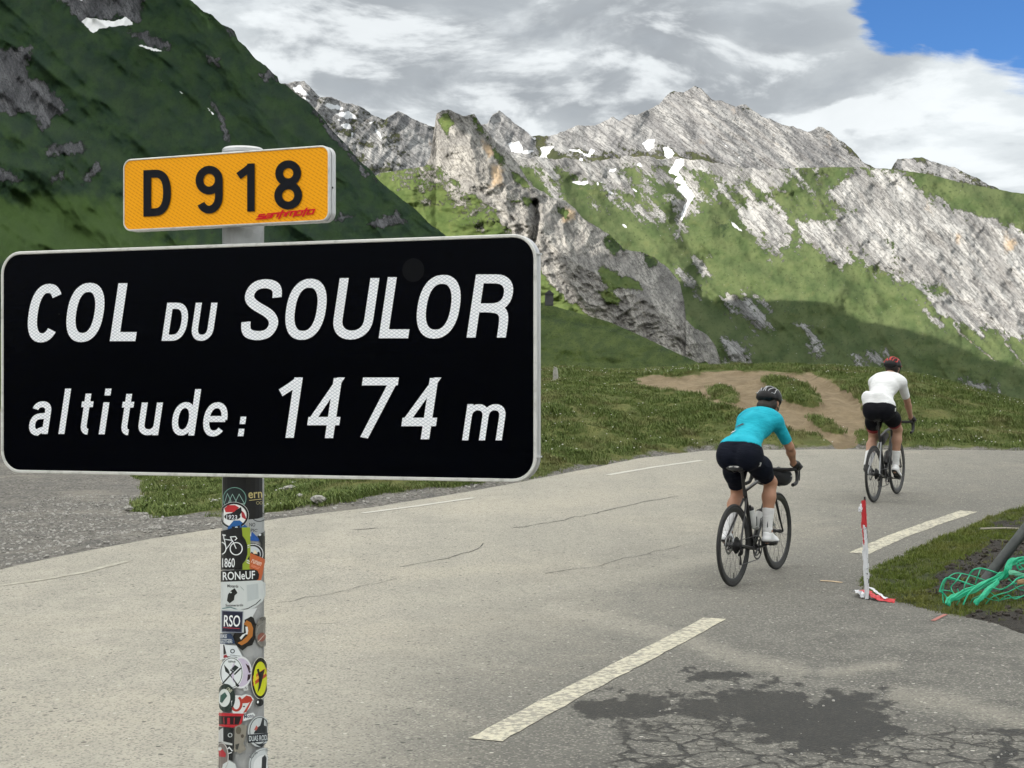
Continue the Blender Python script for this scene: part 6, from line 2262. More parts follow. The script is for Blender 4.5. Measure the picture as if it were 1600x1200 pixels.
    if cfg.get('frame_bag'):
        def fbag(P):
            c = head_top.lerp(seat_top, .80) + Vector((0, 0, -.075))
            e = head_top.lerp(seat_top, .45) + Vector((0, 0, -.060))
            return caps(P, c, e, .058, .042, ((0, 1, 0), .7))
        field_mesh('frame_bag', fbag, (seat_top.x - .05, -.09, seat_top.z - .2), (head_top.x, .09, seat_top.z + .1), .008, m_bag, root)
    if cfg.get('light'):
        mb = MB()
        mb.box(seat_up + Vector((-.04, 0, -.12)), (.022, .026, .05))
        mb.build('rear_light', m_carbon, root)
    make_wheel(root, REAR, True, wm)
    make_wheel(root, FRONT, False, wm)
    return dict(hoods=hoods, pedals=peds, saddle=Vector((sx, 0, sz)), bar=bar)


def solve_knee(a, b, l1, l2, pole):
    d = (b - a)
    L = min(d.length, l1 + l2 - 1e-3)
    x = (l1 * l1 - l2 * l2 + L * L) / (2 * L)
    hgt = math.sqrt(max(l1 * l1 - x * x, 0))
    dn = d.normalized()
    p = pole - dn * pole.dot(dn)
    return a + dn * x + p.normalized() * hgt


def make_rider(root, bk, c):
    """c: dict of joints and sizes in bicycle space (x forward, y left, z up)"""
    V = Vector
    S_ = c['scale']
    hip = [V((c['hip'][0], s_ * .088 + c.get('shift', 0), c['hip'][1])) for s_ in (-1, 1)]
    feet = []
    for i, s_ in enumerate((-1, 1)):
        p = bk['pedals'][i]
        pitch = R(c['foot_pitch'][i])            # toe down is negative
        fwd = V((math.cos(pitch), 0, math.sin(pitch)))
        upv = V((-math.sin(pitch), 0, math.cos(pitch)))
        ball = p + upv * .030
        heel = ball - fwd * .165 + upv * .012
        ankle = heel + fwd * .035 + upv * .085
        toe = ball + fwd * .075
        feet.append((ball, heel, ankle, toe, fwd, upv))
    knees = [solve_knee(hip[i], feet[i][2], c['thigh'], c['shank'], V((1, (-1, 1)[i] * .10, .35))) for i in (0, 1)]
    pel, wai, che, upc, nb, hd = [V((p[0], 0, p[1])) for p in (c['pelvis'], c['waist'], c['chest'], c['upper'], c['neck'], c['head'])]
    lean = c.get('lean', 0)
    pel.y = c.get('shift', 0)
    for q_ in (wai, che, upc, nb, hd):
        q_.y = lean * (q_.z - pel.z) / (nb.z - pel.z)
    sh = [V((c['shoulder'][0] + s_ * c.get('twist', 0), s_ * c['shoulder'][1] + lean * .8, c['shoulder'][2])) for s_ in (-1, 1)]
    wr = [bk['hoods'][i] + V((-.075, (-1, 1)[i] * .004, .030)) for i in (0, 1)]
    el = [solve_knee(sh[i], wr[i], c['uarm'], c['farm'], V((-.25, (-1, 1)[i] * .75, -.55))) for i in (0, 1)]
    b = c['bulk']
    lat = (0, 1, 0)

    def torso(P, inf=0.0):
        d = caps(P, (pel.x, pel.y - .075, pel.z), (pel.x, pel.y + .075, pel.z), .108 * b, .108 * b)
        for s_ in (-1, 1):
            d = smin(d, ellip(P, (pel.x - .055, pel.y + s_ * .080, pel.z - .035), (.118 * c['hipk'], .104 * c['hipk'], .122 * c['hipk'])), .05)
        d = smin(d, caps(P, pel + V((.02, 0, .04)), wai, .108 * b, .096 * b * c['waistk'], (lat, 1.30)), .07)
        d = smin(d, caps(P, wai, che, .096 * b * c['waistk'], .112 * b, (lat, 1.32)), .06)
        d = smin(d, caps(P, che, upc, .112 * b, .098 * b, (lat, 1.40)), .05)
        d = smin(d, caps(P, (upc.x - c.get('twist', 0) * .6, upc.y - c['shoulder'][1] * .62, upc.z + .010), (upc.x + c.get('twist', 0) * .6, upc.y + c['shoulder'][1] * .62, upc.z + .010), .068 * b, .068 * b), .06)
        return d - inf

    def arm(P, i, part):
        if part == 0:
            d = caps(P, sh[i], el[i], .056 * b, .042 * b)
            m = sh[i].lerp(el[i], .35)
            return smin(d, ellip(P, sh[i], (.062 * b, .060 * b, .062 * b)), .03)
        d = caps(P, el[i], el[i].lerp(wr[i], .35), .041 * b, .042 * b)
        return smin(d, caps(P, el[i].lerp(wr[i], .3), wr[i], .042 * b, .0255 * b), .02)

    def thigh(P, i):
        d = caps(P, hip[i], knees[i], .094 * c['legk'], .058 * c['legk'])
        q = hip[i].lerp(knees[i], .45)
        return smin(d, ellip(P, q + V((.012, 0, .012)), (.090 * c['legk'],) * 3), .05)

    def shank(P, i):
        a, k = feet[i][2], knees[i]
        cal = k.lerp(a, .30) + V((-.016, 0, 0))
        d = caps(P, k, cal, .054 * c['legk'], .057 * c['legk'])
        return smin(d, caps(P, cal, a, .056 * c['legk'], .034 * c['legk']), .03)

    hup = V(c['head_up']).normalized()
    hfw = V((hup.z, 0, -hup.x))
    hM = np.array([hfw[:], (0, 1, 0), hup[:]]).T

    def head(P):
        d = ellip(P, hd, (.098, .076, .105), hM)
        d = smin(d, ellip(P, hd + hfw * .040 - hup * .060, (.062, .056, .070), hM), .03)       # jaw
        d = smin(d, caps(P, hd + hfw * .098 - hup * .010, hd + hfw * .112 - hup * .040, .008, .014), .015)   # nose
        d = smin(d, caps(P, hd + hfw * .082 + hup * .022 + V((0, -.03, 0)), hd + hfw * .082 + hup * .022 + V((0, .03, 0)), .012, .012), .015)  # brow
        d = smin(d, caps(P, hd + hfw * .086 - hup * .072 + V((0, -.02, 0)), hd + hfw * .086 - hup * .072 + V((0, .02, 0)), .008, .008), .01)   # lips
        for s_ in (-1, 1):
            d = smin(d, ellip(P, hd + V((0, s_ * .078, 0)) - hfw * .004 - hup * .018, (.018, .009, .031), hM), .006)
        return d

    def hand(P, i):
        h = bk['hoods'][i]
        s_ = (-1, 1)[i]
        d = caps(P, wr[i], h + V((-.022, s_ * .002, .024)), .026, .030, (lat, 1.25))
        d = smin(d, caps(P, h + V((-.03, s_ * -.012, .022)), h + V((.012, s_ * .014, .020)), .021, .019), .02)
        for k, (ln, rr) in enumerate(((1.0, .0088), (1.06, .0092), (1.0, .0088), (.82, .0078))):
            o = .030 - .0185 * k
            a = h + V((o, s_ * .020, .018))
            m = h + V((o + .010, s_ * (.030 * ln + .004), -.004))
            e = h + V((o + .012, s_ * .016, -.026 * ln))
            e2 = h + V((o + .006, s_ * -.006, -.030 * ln))
            d = smin(d, caps(P, a, m, rr * 1.1, rr), .008)
            d = smin(d, caps(P, m, e, rr, rr * .95), .005)
            d = smin(d, caps(P, e, e2, rr * .95, rr * .85), .004)
        t0, t1, t2 = h + V((-.012, s_ * -.020, .014)), h + V((.018, s_ * -.030, .0)), h + V((.034, s_ * -.022, -.018))
        d = smin(d, caps(P, t0, t1, .0115, .0100), .010)
        return smin(d, caps(P, t1, t2, .0100, .0085), .005)

    def body(P):
        d = torso(P)
        d = smin(d, caps(P, upc + V((0, 0, .02)), nb, .062 * b, .054 * b), .04)
        d = smin(d, caps(P, nb, hd - hup * .05, .054 * b, .050 * b), .03)
        d = smin(d, head(P), .025)
        for i in (0, 1):
            d = smin(d, arm(P, i, 0), .05)
            d = smin(d, arm(P, i, 1), .015)
            d = smin(d, thigh(P, i), .05)
            d = smin(d, shank(P, i), .02)
            d = smin(d, caps(P, feet[i][2], feet[i][1] + feet[i][4] * .02, .034, .030), .02)
            d = smin(d, caps(P, feet[i][2], feet[i][0], .030, .026, (lat, 1.2)), .02)
            d = smin(d, caps(P, wr[i], bk['hoods'][i] + V((-.015, 0, .022)), .0255, .020), .02)
        return d
    lo, hi = (-.16, -.42, .18), (1.06, .42, 1.80)
    field_mesh('body', body, lo, hi, .0085, c['skin'], root)

    tdir = (upc - pel).normalized()

    def jersey(P):
        d = torso(P, .008)
        d = np.maximum(d, -plane(P, pel + V(c.get('hem', (0, 0, .035))), (.42, 0, 1)))
        if c.get('pocket'):
            for (o, rr) in c['pocket']:
                d = smin(d, ellip(P, pel + V(o), rr), .035)
        d = np.maximum(d, plane(P, nb + V((.0, 0, -.012)), (nb - upc + V((.02, 0, .04)))))
        for i in (0, 1):
            a = arm(P, i, 0) - .007
            hem = sh[i].lerp(el[i], c.get('sleeve', .80))
            a = np.maximum(a, plane(P, hem, el[i] - sh[i]))
            d = smin(d, a, .045)
        col = caps(P, upc + V((0, 0, .02)), nb, .068 * b, .060 * b)
        col = np.maximum(col, plane(P, nb + V((-.0, 0, -.005)), nb - upc))
        return smin(d, col, .02)
    je = field_mesh('jersey', jersey, (-.16, -.42, .85), (.9, .42, 1.75), .0075, c['jersey'], root)

    def shorts(P):
        d = np.maximum(torso(P, .006), plane(P, pel + V((0, 0, c.get('waistband', .075))), (.42, 0, 1)))
        for i in (0, 1):
            t = thigh(P, i) - .006
            t = np.maximum(t, plane(P, hip[i].lerp(knees[i], c['short_t']), knees[i] - hip[i]))
            d = smin(d, t, .04)
        return d
    so = field_mesh('shorts', shorts, (-.16, -.36, .50), (.75, .36, 1.35), .008, c['shorts'], root)
    if c.get('legband'):
        def bands(P):
            d = np.full(P.shape[:-1], 9.0)
            for i in (0, 1):
                t = thigh(P, i) - .0085
                t = np.maximum(t, plane(P, hip[i].lerp(knees[i], c['short_t'] + .004), knees[i] - hip[i]))
                t = np.maximum(t, -plane(P, hip[i].lerp(knees[i], c['short_t'] - .13), knees[i] - hip[i]))
                d = np.minimum(d, t)
            return d
        field_mesh('leg_band', bands, (-.16, -.36, .50), (.75, .36, 1.15), .007, m_redband, so)
    for i in (0, 1):
        ball, heel, ankle, toe, fwd, upv = feet[i]
        st = knees[i].lerp(ankle, c.get('sock', .56))

        def sock(P):
            d = shank(P, i) - .004
            d = np.maximum(d, -plane(P, st, ankle - knees[i]))
            return smin(d, caps(P, ankle, heel + fwd * .025 + upv * .03, .037, .032), .02)
        q = [min(st[j], ankle[j], heel[j]) - .09 for j in range(3)]
        q2 = [max(st[j], ankle[j], heel[j]) + .09 for j in range(3)]
        sk = field_mesh('sock', sock, q, q2, .006, m_sock, root)
        if c.get('sock_stripe'):
            mb = MB()
            o = V((0, (-1, 1)[i] * 0, 0))
            mb.tube([st.lerp(ankle, t) + V((-.048 + .014 * t, -.012 * (-1, 1)[i] * -1, 0)) for t in np.linspace(.0, .85, 6)], .006, 6)
            mb.build('sock_stripe', m_dkprint, sk)

        def shoe(P):
            d = caps(P, heel + upv * .012, ball + upv * .006, .036, .043, (upv[:], .72))
            d = smin(d, caps(P, ball + upv * .004, toe, .043, .030, (upv[:], .62)), .03)
            d = smin(d, caps(P, heel + fwd * .015 + upv * .05, ankle - upv * .038 + fwd * .01, .034, .038), .03)
            d = smin(d, caps(P, ankle - upv * .03 + fwd * .02, ball + upv * .018, .036, .032), .03)
            d = np.maximum(d, plane(P, ankle - upv * .012, upv))
            return np.maximum(d, -plane(P, heel - upv * .012, upv))
        pts = [heel, ball, toe, ankle]
        q = [min(p[j] for p in pts) - .07 for j in range(3)]
        q2 = [max(p[j] for p in pts) + .07 for j in range(3)]
        she = field_mesh('shoe', shoe, q, q2, .0055, c['shoe'][i], root)

        def sole(P):
            d = caps(P, heel - upv * .010, ball - upv * .012, .034, .042, (upv[:], .30))
            return smin(d, caps(P, ball - upv * .012, toe - upv * .006, .041, .026, (upv[:], .30)), .02)
        field_mesh('sole', sole, q, q2, .0055, m_sole, she)
        h = bk['hoods'][i]
        field_mesh('glove' if c.get('gloves', True) else 'hand', lambda P: np.maximum(hand(P, i) - .002, plane(P, wr[i] + (el[i] - wr[i]).normalized() * .012, el[i] - wr[i])), h - V((.13, .09, .08)), h + V((.10, .09, .11)), .004, m_glove, root)

    # helmet: vented shell over a darker liner, trim lines along the ribs
    hc = hd + hup * .030 - hfw * .004

    def shell(P):
        d = ellip(P, hc, (.142, .100, .100), hM)
        d = np.maximum(d, -plane(P, hc - hup * .028, hup * 1.0 + hfw * .10))
        tail = ellip(P, hc - hfw * .105 - hup * .020, (.050, .076, .045), hM)
        d = smin(d, tail, .03)
        for k, (off, wv) in enumerate(((0, .011), (.032, .010), (.062, .009))):
            for s_ in ((1,) if off == 0 else (1, -1)):
                for u0_, u1_ in ((-.120, -.055), (-.035, .035), (.055, .125)):
                    pts = []
                    for u in (u0_, u1_):
                        zz = math.sqrt(max(1 - (u / .142) ** 2 - (off / .100) ** 2, .02)) * .100
                        pts.append(hc + hfw * u + V((0, s_ * off, 0)) + hup * zz)
                    d = np.maximum(d, -caps(P, pts[0], pts[1], wv, wv))
        return d
    hl, hh_ = hd - V((.22, .16, .16)), hd + V((.22, .16, .20))
    he = field_mesh('helmet', shell, hl, hh_, .0045, m_helmet, root, 1)
    mb = MB()
    for off in (.017, .047, .077):
        for s_ in (1, -1):
            P_ = []
            for k in range(15):
                u = -.136 + .262 * k / 14
                o = off * (.78 + .22 * math.cos(u * 11)) + .010 * math.sin(u * 28 + off * 60)
                zz = math.sqrt(max(1 - (u / .142) ** 2 - (o / .100) ** 2, .02)) * .100
                P_.append(hc + (hfw * u + V((0, s_ * o, 0)) + hup * zz) * 1.012)
            mb.tube(P_, c.get('trim_r', .0036), 6)
    tr = mb.build('helmet_trim', c['trim'], he)
    tr['kind'] = 'stuff'
    mb = MB()
    for s_ in (1, -1):
        mb.tube([hc + V((0, s_ * .088, 0)) - hup * .02 + hfw * .03, hd + V((0, s_ * .074, 0)) - hup * .07 + hfw * .035, hd - hup * .128 + hfw * .045], .004, 6)
        mb.tube([hc + V((0, s_ * .080, 0)) - hup * .02 - hfw * .06, hd + V((0, s_ * .074, 0)) - hup * .07 + hfw * .030], .004, 6)
    mb.build('chin_strap', m_bag, he)
    if c.get('hair') == 'long':
        field_mesh('hair', lambda P: smin(ellip(P, hd - hfw * .040 - hup * .030, (.082, .082, .090), hM), smin(ellip(P, nb - hfw * .045 + hup * .040, (.042, .055, .050), hM), ellip(P, hd - hfw * .085 - hup * .085, (.040, .050, .045), hM), .03), .03), hd - V((.24, .14, .22)), hd + V((.1, .14, .14)), .007, m_hair, root)
    else:
        field_mesh('hair', lambda P: np.maximum(ellip(P, hd - hfw * .010 + hup * .0, (.101, .080, .106), hM), plane(P, hd - hfw * .0, hfw * 1.0 - hup * .1)), hd - V((.2, .12, .18)), hd + V((.1, .12, .14)), .006, m_hair, root)
    mb = MB()
    for s_ in (1, -1):
        q = hd + hfw * .080 + V((0, s_ * .031, 0)) + hup * .004
        mb.lathe([(.0, -.012), (.0085, -.0085), (.012, 0), (.0085, .0085), (.0, .012)], q, 'z', 12, False)
    mb.build('eyes', m_eye, root)
    mb = MB()
    mb.tube([hd + hfw * .0 + V((0, -.080, 0)) + hup * .005, hd + hfw * .075 + V((0, -.066, 0)) + hup * .006, hd + hfw * .108 + V((0, -.03, 0)), hd + hfw * .112, hd + hfw * .108 + V((0, .03, 0)), hd + hfw * .075 + V((0, .066, 0)) + hup * .006, hd + V((0, .080, 0)) + hup * .005], [.003, .008, .017, .010, .017, .008, .003], 10, flat=(hfw, .25))
    mb.build('sunglasses', m_inkblack, root)
    return dict(je=je, so=so, tdir=tdir, pel=pel, che=che, upc=upc, hip=hip, knees=knees, torso=torso, thigh=thigh)


def decal(name, fn, inf, outline, origin, ax_u, ax_v, direction, mat, parent):
    """small print lying on a garment: its outline is dropped on the cloth along a direction"""
    o = np.array(origin, float)
    u, v, d = (np.array(Vector(a).normalized()) for a in (ax_u, ax_v, direction))
    pts = []
    ctr = np.mean(np.array(outline), 0)
    ring = [ctr] + [np.array(p) for p in outline]
    ring = [r_ * 1.7 for r_ in ring]
    for a in ring:
        p = o + u * a[0] + v * a[1]
        for _ in range(30):
            p = p + d * float(fn(p[None, :])[0] - inf) * .8
        pts.append(p)
    n = len(outline)
    me = bpy.data.meshes.new(name)
    me.from_pydata([tuple(p) for p in pts], [], [(0, 1 + i, 1 + (i + 1) % n) for i in range(n)])
    me.materials.append(mat)
    return link(name, me, parent)


def place_bike(rear_px, Yr, heading_deg, front_Y):
    x, y = (rear_px - CX) / F * Yr, Yr
    hx, hy_ = math.sin(R(heading_deg)), math.cos(R(heading_deg))
    z0, z1 = float(zr(y)) + .006, float(zr(y + hy_ * .995)) + .006
    pitch = math.atan2(z1 - z0, .995)
    return (x, y, z0), (0, -pitch, R(90 - heading_deg))


# --- woman in the turquoise jersey
loc, rot = place_bike(1147, 12.62, 30.5, 13.5)
bikew = empty('road_bicycle', loc, rot)
tag(bikew, 'black road bicycle with a handlebar bag under the rider in turquoise', 'bicycle', 'road bicycles riding up the pass')
bkw = make_bike(bikew, 2, dict(frame=m_carbon, rim=m_rimblk, saddle=.735, bar_bag=True, saddle_print=True, setback=.055, head=.15, bar_w=.20))
pw = empty('person', loc, rot)
tag(pw, 'cyclist in a turquoise jersey and navy shorts bent over a black road bicycle', 'person', 'cyclists riding up the pass')
rw = make_rider(pw, bkw, dict(scale=1, hip=(.205, 1.052), foot_pitch=(-4, -22), thigh=.415, shank=.405, pelvis=(.180, 1.095), waist=(.300, 1.190), chest=(.465, 1.290), upper=(.570, 1.348), neck=(.660, 1.405), lean=-.03, twist=.03,
                              head=(.765, 1.482), head_up=(.30, 0, .95), shoulder=(.575, .155, 1.325), uarm=.275, farm=.250, bulk=.90, hipk=.93, waistk=.94, legk=.98, skin=m_skin_a, jersey=m_blue, shorts=m_navy,
                              short_t=.80, sock=.54, sock_stripe=True, shoe=(m_shoe, m_shoe), trim=m_hline_s, hair='long', hem=(0, 0, .045)))
decal('jersey_print', rw['torso'], .017, [(-.028, -.008), (-.02, .010), (.0, .008), (.012, .012), (.03, .0), (.0, -.007)], rw['pel'] + Vector((.06, .10, .30)), (.1, -.9, 0), (.6, 0, .8), (.55, -.45, -.8), m_dkprint, rw['je'])
decal('jersey_print', rw['torso'], .017, [(-.016, -.006), (-.008, .012), (.004, .0), (.014, .012), (.012, -.008)], rw['pel'] + Vector((.01, .11, .22)), (.1, -.9, 0), (.6, 0, .8), (.55, -.45, -.8), m_logo, rw['je'])
decal('shorts_print', lambda P: np.minimum(rw['thigh'](P, 0), rw['torso'](P)), .014, [(-.010, -.010), (-.006, .012), (.010, .008), (.006, -.010)], rw['hip'][0] + Vector((-.10, -.16, -.06)), (.5, -.8, 0), (0, 0, 1), (.7, .7, 0), m_logo, rw['so'])

# --- man in the white jersey ahead
loc, rot = place_bike(1366, 18.25, 29.5, 19.1)
bikem = empty('road_bicycle', loc, rot)
tag(bikem, 'dark grey road bicycle ridden ahead by the cyclist in white', 'bicycle', 'road bicycles riding up the pass')
bkm = make_bike(bikem, -12, dict(frame=m_carbon, rim=m_rimblk, saddle=.755, frame_bag=True, head=.165, bar_w=.21, nb=1, bottle1=m_cap, stays=m_silver, light=True))
pm = empty('person', loc, rot)
tag(pm, 'cyclist in a white jersey and black shorts with red hems riding ahead', 'person', 'cyclists riding up the pass')
m_blackshoe = material('black_shoe', (.02, .02, .022), .5)
rm = make_rider(pm, bkm, dict(scale=1, hip=(.185, 1.075), foot_pitch=(-26, -8), thigh=.435, shank=.430, pelvis=(.150, 1.120), waist=(.260, 1.245), chest=(.390, 1.360), upper=(.475, 1.432), neck=(.550, 1.490), lean=-.05, twist=.015, shift=-.035,
                              head=(.645, 1.578), head_up=(.26, 0, .96), shoulder=(.490, .172, 1.405), uarm=.300, farm=.275, bulk=.96, hipk=.94, waistk=1.0, legk=1.0, skin=m_skin_b, jersey=m_white, shorts=m_blackcloth,
                              short_t=.70, legband=True, sock=.60, shoe=(m_shoe, m_blackshoe), trim=m_hline_r, trim_r=.0058, hair='short', hem=(0, 0, .010), waistband=.04,
                              pocket=[((-.035, .135, .115), (.065, .07, .085)), ((-.055, -.01, .110), (.05, .10, .085))]))
decal('jersey_print', rm['torso'], .035, [(-.013, -.007), (-.012, .006), (.013, .006), (.0, -.010)], rm['pel'] + Vector((-.25, .0, .19)), (0, -1, 0), (.3, 0, .9), (1, 0, -.2), m_dkprint, rm['je'])
decal('shorts_print', lambda P: np.minimum(rm['thigh'](P, 0), rm['torso'](P)), .014, [(-.010, -.012), (-.008, .012), (.010, .012), (.006, -.012)], rm['hip'][0] + Vector((-.10, -.15, .02)), (.5, -.8, 0), (0, 0, 1), (.7, .7, 0), m_logo, rm['so'])

# ------------------------------------------------------------ roadside things
def vz_at(x, y):
    return float(verge_z(np.array([x]), np.array([y]))[0][0])


m_tape_r = material('red_barrier_tape', (.50, .020, .028), .4)
m_tape_w = material('white_barrier_tape', (.66, .67, .70), .4)
q = gpt(1357, 938)
stake = empty('marker_stake', (q.x, q.y, q.z - .02))
tag(stake, 'thin iron stake wrapped in red and white barrier tape at the verge', 'stake')
mb = MB()
top = Vector((at(1351, 776, q.y).x - q.x, 0, at(1351, 776, q.y).z - q.z + .02))
mb.tube([(0, 0, -.1), (0, 0, .05), top * .5 + Vector((.004, 0, 0)), top], .0075, 10)
mb.build('iron_rod', m_dkmetal, stake)


def tape_wrap(t0, t1, turns, mat, seed, rr=.0165, hw=.042):
    """flat tape wound loosely round the rod"""
    rnd = random.Random(seed)
    V, Fc = [], []
    n = int(turns * 10)
    for i in range(n + 1):
        t = t0 + (t1 - t0) * i / n
        a = turns * 2 * math.pi * i / n + rnd.uniform(-.2, .2)
        r = rr * (1 + .45 * math.sin(i * 1.3 + seed) * rnd.random())
        c = top * t + Vector((-.011, -.004, 0))
        w_ = hw * (.65 + .5 * rnd.random())
        for s_ in (-1, 1):
            V.append(c + Vector((r * math.cos(a), r * math.sin(a), s_ * w_ / 2)) + Vector((rnd.uniform(-.002, .002), 0, rnd.uniform(-.006, .006))))
        if i:
            Fc.append((2 * i - 2, 2 * i - 1, 2 * i + 1, 2 * i))
    me = bpy.data.meshes.new('tape')
    me.from_pydata(V, [], Fc)
    me.materials.append(mat)
    o = link('tape', me, stake)
    sm = o.modifiers.new('thick', 'SOLIDIFY')
    sm.thickness = .0012
    return o


tape_wrap(.72, .945, 7, m_tape_r, 3, .019, .050)['label'] = 'red stretch of tape at the top of the stake'
tape_wrap(.03, .73, 15, m_tape_w, 5, .0175, .046)['label'] = 'white stretch of tape below'


def ribbon(name, pts, width, mat, parent, up=(0, 0, 1), thick=.0015, seed=0, crumple=.01):
    rnd = random.Random(seed)
    P = [Vector(p) for p in catmull([tuple(p) for p in pts], 5)]
    V, Fc = [], []
    for i, p in enumerate(P):
        d = (P[min(i + 1, len(P) - 1)] - P[max(i - 1, 0)]).normalized()
        s_ = d.cross(Vector(up)).normalized()
        w_ = width if not callable(width) else width(i / (len(P) - 1))
        for k in (-1, -.3, .3, 1):
            V.append(p + s_ * k * w_ / 2 + Vector((rnd.uniform(-1, 1), rnd.uniform(-1, 1), rnd.uniform(-1, 1))) * crumple)
        if i:
            for k in range(3):
                Fc.append((4 * i - 4 + k, 4 * i - 3 + k, 4 * i + 1 + k, 4 * i + k))
    me = bpy.data.meshes.new(name)
    me.from_pydata(V, [], Fc)
    me.materials.append(mat)
    o = link(name, me, parent)
    sm = o.modifiers.new('thick', 'SOLIDIFY')
    sm.thickness = thick
    return o


def loc_of(px, py, lift=0.0, base=None):
    p = gpt(px, py)
    return Vector((p.x, p.y, p.z + lift)) - (base or stake.location)


ribbon('tape', [loc_of(1341, 930, .03), loc_of(1352, 934, .055), loc_of(1364, 938, .04), loc_of(1378, 941, .03), loc_of(1398, 943, .02)], .055, m_tape_r, stake, (0, -.6, 1), seed=2, crumple=.008)['label'] = 'red loose end of tape lying on the ground'
ribbon('tape', [loc_of(1338, 932, .045), loc_of(1344, 935, .05), loc_of(1350, 937, .03)], .045, m_tape_w, stake, (0, -.8, 1), seed=4, crumple=.012)
ribbon('tape', [loc_of(1357, 934, .08), loc_of(1364, 933, .06), loc_of(1374, 938, .05), loc_of(1384, 942, .035)], .028, m_tape_w, stake, (0, -.6, 1), seed=6, crumple=.005)
ribbon('tape', [top * .93 + Vector((-.02, -.01, 0)), top * .90 + Vector((-.04, -.02, -.01)), top * .86 + Vector((-.045, -.02, 0))], .03, m_tape_w, stake, (0, 1, 0), seed=8, crumple=.004)
ribbon('tape', [top * .75 + Vector((-.025, -.012, 0)), top * .66 + Vector((-.026, -.016, 0)), top * .55 + Vector((-.018, -.016, 0))], .012, m_tape_r, stake, (0, 1, 0), seed=9, crumple=.003)

# green netting
m_net = material('green_plastic_net', (.012, .40, .215), .45)
m_net2 = material('pale_green_plastic', (.16, .52, .34), .45)
nbp = gpt(1545, 930, .11)
net = empty('safety_net', (nbp.x, nbp.y, nbp.z))
tag(net, 'bunched green plastic safety netting dumped on the verge below the leaning pipe', 'netting')


def nl(px, py, dy=0.0, lift=0):
    """point of the netting seen at a photo pixel, at a distance near the bundle"""
    p = at(px, py, nbp.y + dy)
    return Vector((p.x, p.y, p.z + lift)) - net.location




def gathered(pix, rad, mat, seed):
    """a bunched edge of the net: several strands twisted loosely together"""
    rnd = random.Random(seed)
    C_ = [Vector(p) for p in catmull([tuple(nl(*p)) for p in pix], 6)]
    mb = MB()
    n = len(C_)
    for k in range(11):
        ph, rr = rnd.uniform(0, 6.28), rad * (.35 + .65 * rnd.random())
        tw = rnd.uniform(.10, .22)
        pts = []
        for i, c in enumerate(C_):
            d = (C_[min(i + 1, n - 1)] - C_[max(i - 1, 0)]).normalized()
            u = d.cross(Vector((0, 1, 0))).normalized()
            a = ph + tw * i
            wv = rr * (1 + .25 * math.sin(i * .7 + k))
            pts.append(c + u * math.cos(a) * wv + Vector((0, 1, 0)) * math.sin(a) * wv * .6 + Vector((rnd.uniform(-1, 1), rnd.uniform(-1, 1), rnd.uniform(-1, 1))) * .0016)
        mb.tube(pts, [.0075 + .0025 * math.sin(i * .9 + k * 2) for i in range(n)], 6, flat=((0, 1, 0), .7))
    return mb.build('gathered_edge', mat, net)


gathered(((1481, 945, -.14), (1486, 937, -.12), (1500, 929, -.08), (1522, 919, -.02), (1548, 907, .04), (1566, 900, .06), (1575, 890, .06), (1578, 881, .08), (1588, 875, .1), (1604, 874, .12), (1640, 882, .15)), .024, m_net, 1)
gathered(((1524, 944, -.16), (1533, 934, -.14), (1546, 921, -.06), (1560, 909, .0)), .015, m_net, 2)
gathered(((1577, 893, .0), (1590, 896, .0), (1604, 901, .02), (1660, 912, .1)), .018, m_net2, 3)
mb = MB()
strands = [[(1468, 925), (1474, 908), (1484, 903), (1512, 912), (1530, 918)], [(1470, 922), (1488, 925), (1500, 940)], [(1474, 942), (1473, 925), (1477, 908), (1492, 896), (1512, 898), (1540, 907)], [(1484, 945), (1478, 932), (1470, 924)],
           [(1502, 896), (1494, 908), (1486, 918), (1492, 930)], [(1515, 899), (1508, 912), (1506, 922)], [(1515, 897), (1522, 890), (1532, 888), (1545, 891), (1565, 898)], [(1532, 889), (1528, 900), (1524, 912)],
           [(1478, 904), (1500, 908), (1520, 914)], [(1505, 945), (1512, 930), (1524, 918)], [(1540, 944), (1552, 932), (1575, 925), (1596, 915), (1620, 912)], [(1530, 930), (1555, 938), (1580, 934), (1610, 930)],
           [(1550, 918), (1565, 921), (1580, 913), (1592, 903), (1620, 900)], [(1545, 924), (1558, 934), (1566, 942)], [(1580, 908), (1590, 920), (1604, 922), (1620, 916)], [(1588, 880), (1592, 890), (1602, 888)], [(1592, 876), (1596, 886), (1610, 893)],
           [(1560, 940), (1575, 930), (1586, 936), (1605, 928)], [(1576, 905), (1586, 912), (1600, 908), (1625, 920)], [(1495, 946), (1500, 933), (1496, 920)], [(1515, 946), (1520, 936), (1532, 930), (1540, 920)], [(1590, 884), (1600, 880), (1620, 886)]]
rnd = random.Random(5)
for i, st in enumerate(strands):
    dy_ = rnd.uniform(-.10, .12)
    mb.tube(catmull([tuple(nl(x, y, dy_ + rnd.uniform(-.04, .04))) for x, y in st], 5), .0042 + .002 * (i % 3 == 0), 6)
ns = mb.build('net_strands', m_net, net)
ns['kind'] = 'stuff'

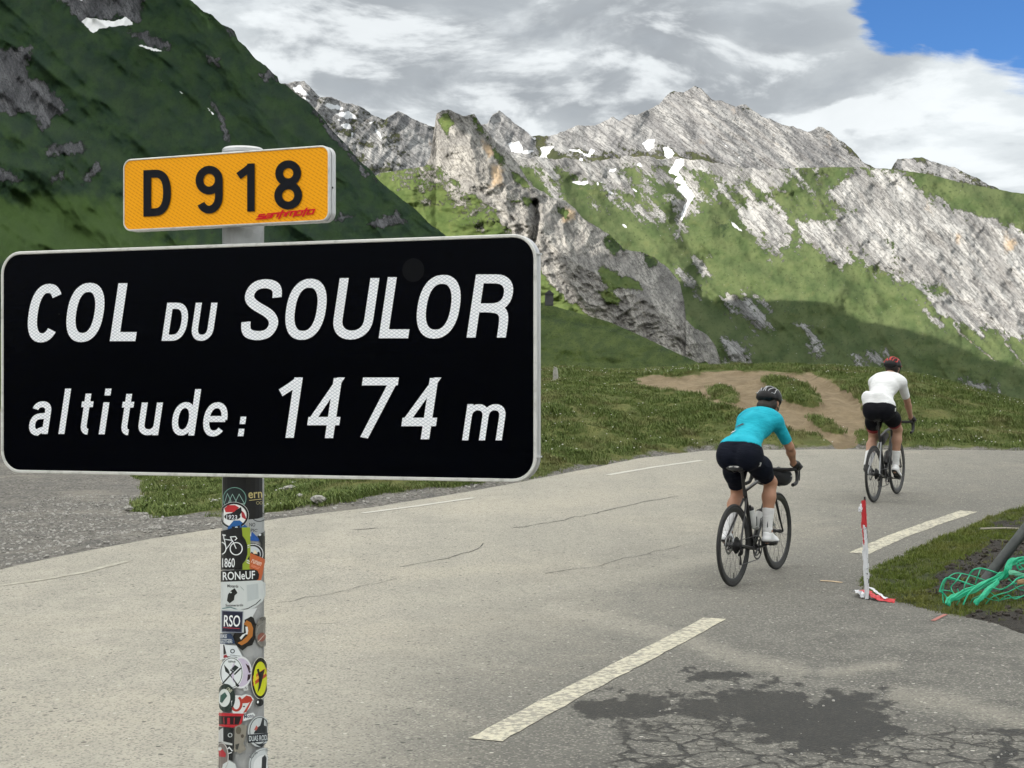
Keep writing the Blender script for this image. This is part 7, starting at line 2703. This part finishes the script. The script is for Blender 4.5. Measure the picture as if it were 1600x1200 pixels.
# leaning pipe with pale stick behind
m_pipe = material('dark_grey_pipe', build=lambda t, b: (t.L.new(t.mix(t.step(t.noise(t.pos(), 9, 6, .65), .35, .7), (.022, .028, .027), (.050, .058, .055)), b.inputs['Base Color']), setattr(b.inputs['Roughness'], 'default_value', .5)))
pb = at(1543, 902, 12.45)
pe = at(1690, 715, 12.75)
pipe = MB()
pv = pe - pb
pipe.tube([Vector((0, 0, 0)) - pv * .12, pv * .5, pv], .043, 20, False)
pipe.tube([pv * .999, pv], [.043, .036], 20, False)
po = pipe.build('leaning_pipe', m_pipe)
po.location = pb
tag(po, 'dark grey pipe stuck in the verge and leaning right above the green netting', 'pipe')
mb = MB()
s0 = gpt(1532, 824, .10)
s1 = at(1604, 825, s0.y + .05)
mb.tube([Vector((0, 0, 0)), (s1 - s0) * .5 + Vector((0, 0, .01)), (s1 - s0) * 1.3], .009, 8)
so_ = mb.build('stick', material('bleached_wood', (.34, .31, .25), .8))
so_.location = s0
tag(so_, 'bleached stick lying level on the verge behind the leaning pipe', 'stick')
so_.location.z = vz_at(s0.x, s0.y) + .05
orq = nl(1596, 910, .05)
mb = MB()
mb.tube([Vector((-.03, 0, 0)), Vector((.02, 0, .005)), Vector((.1, .03, -.01))], [.018, .024, .02], 8)
oo = mb.build('wood_scrap', material('pale_orange_wood', (.48, .30, .16), .7))
oo.location = orq + net.location
tag(oo, 'pale orange wood scrap tangled in the green netting at the right', 'wood scrap')

# small things on the bank
p = gpt(867, 612)
yb = 33.0
zz = float(ground_z(np.array([(868 - CX) / F * yb]), np.array([yb]))[0][0])
mb = MB()
mb.tube([Vector((0, 0, -.05)), Vector((.004, 0, .10)), Vector((0, .01, .22)), Vector((-.01, 0, .30))], [.055, .060, .052, .03], 9)
ms = mb.build('marker_stone', m_rock)
ms.location = ((868 - CX) / F * yb, yb, zz)
tag(ms, 'small pale upright stone in the grass bank beside the black sign', 'stone')
# hut far up on the hill shoulder
hb_ = at(858, 474, 205)
hut = empty('stone_hut', hb_)
tag(hut, 'tiny dark stone hut on the green hill shoulder right of the sign', 'hut')
mb = MB()
mb.box((0, 0, .45), (1.1, 1.0, 1.5))
mb.build('wall', material('hut_stone', (.06, .06, .065), .9), hut, False)
mb = MB()
mb.prism([(-.68, 1.2), (.68, 1.2), (0, 1.75)], lambda a, b: (a, -.62, b), Vector((0, 1.24, 0)))
mb.build('roof', material('hut_slate', (.045, .045, .05), .8), hut, False)
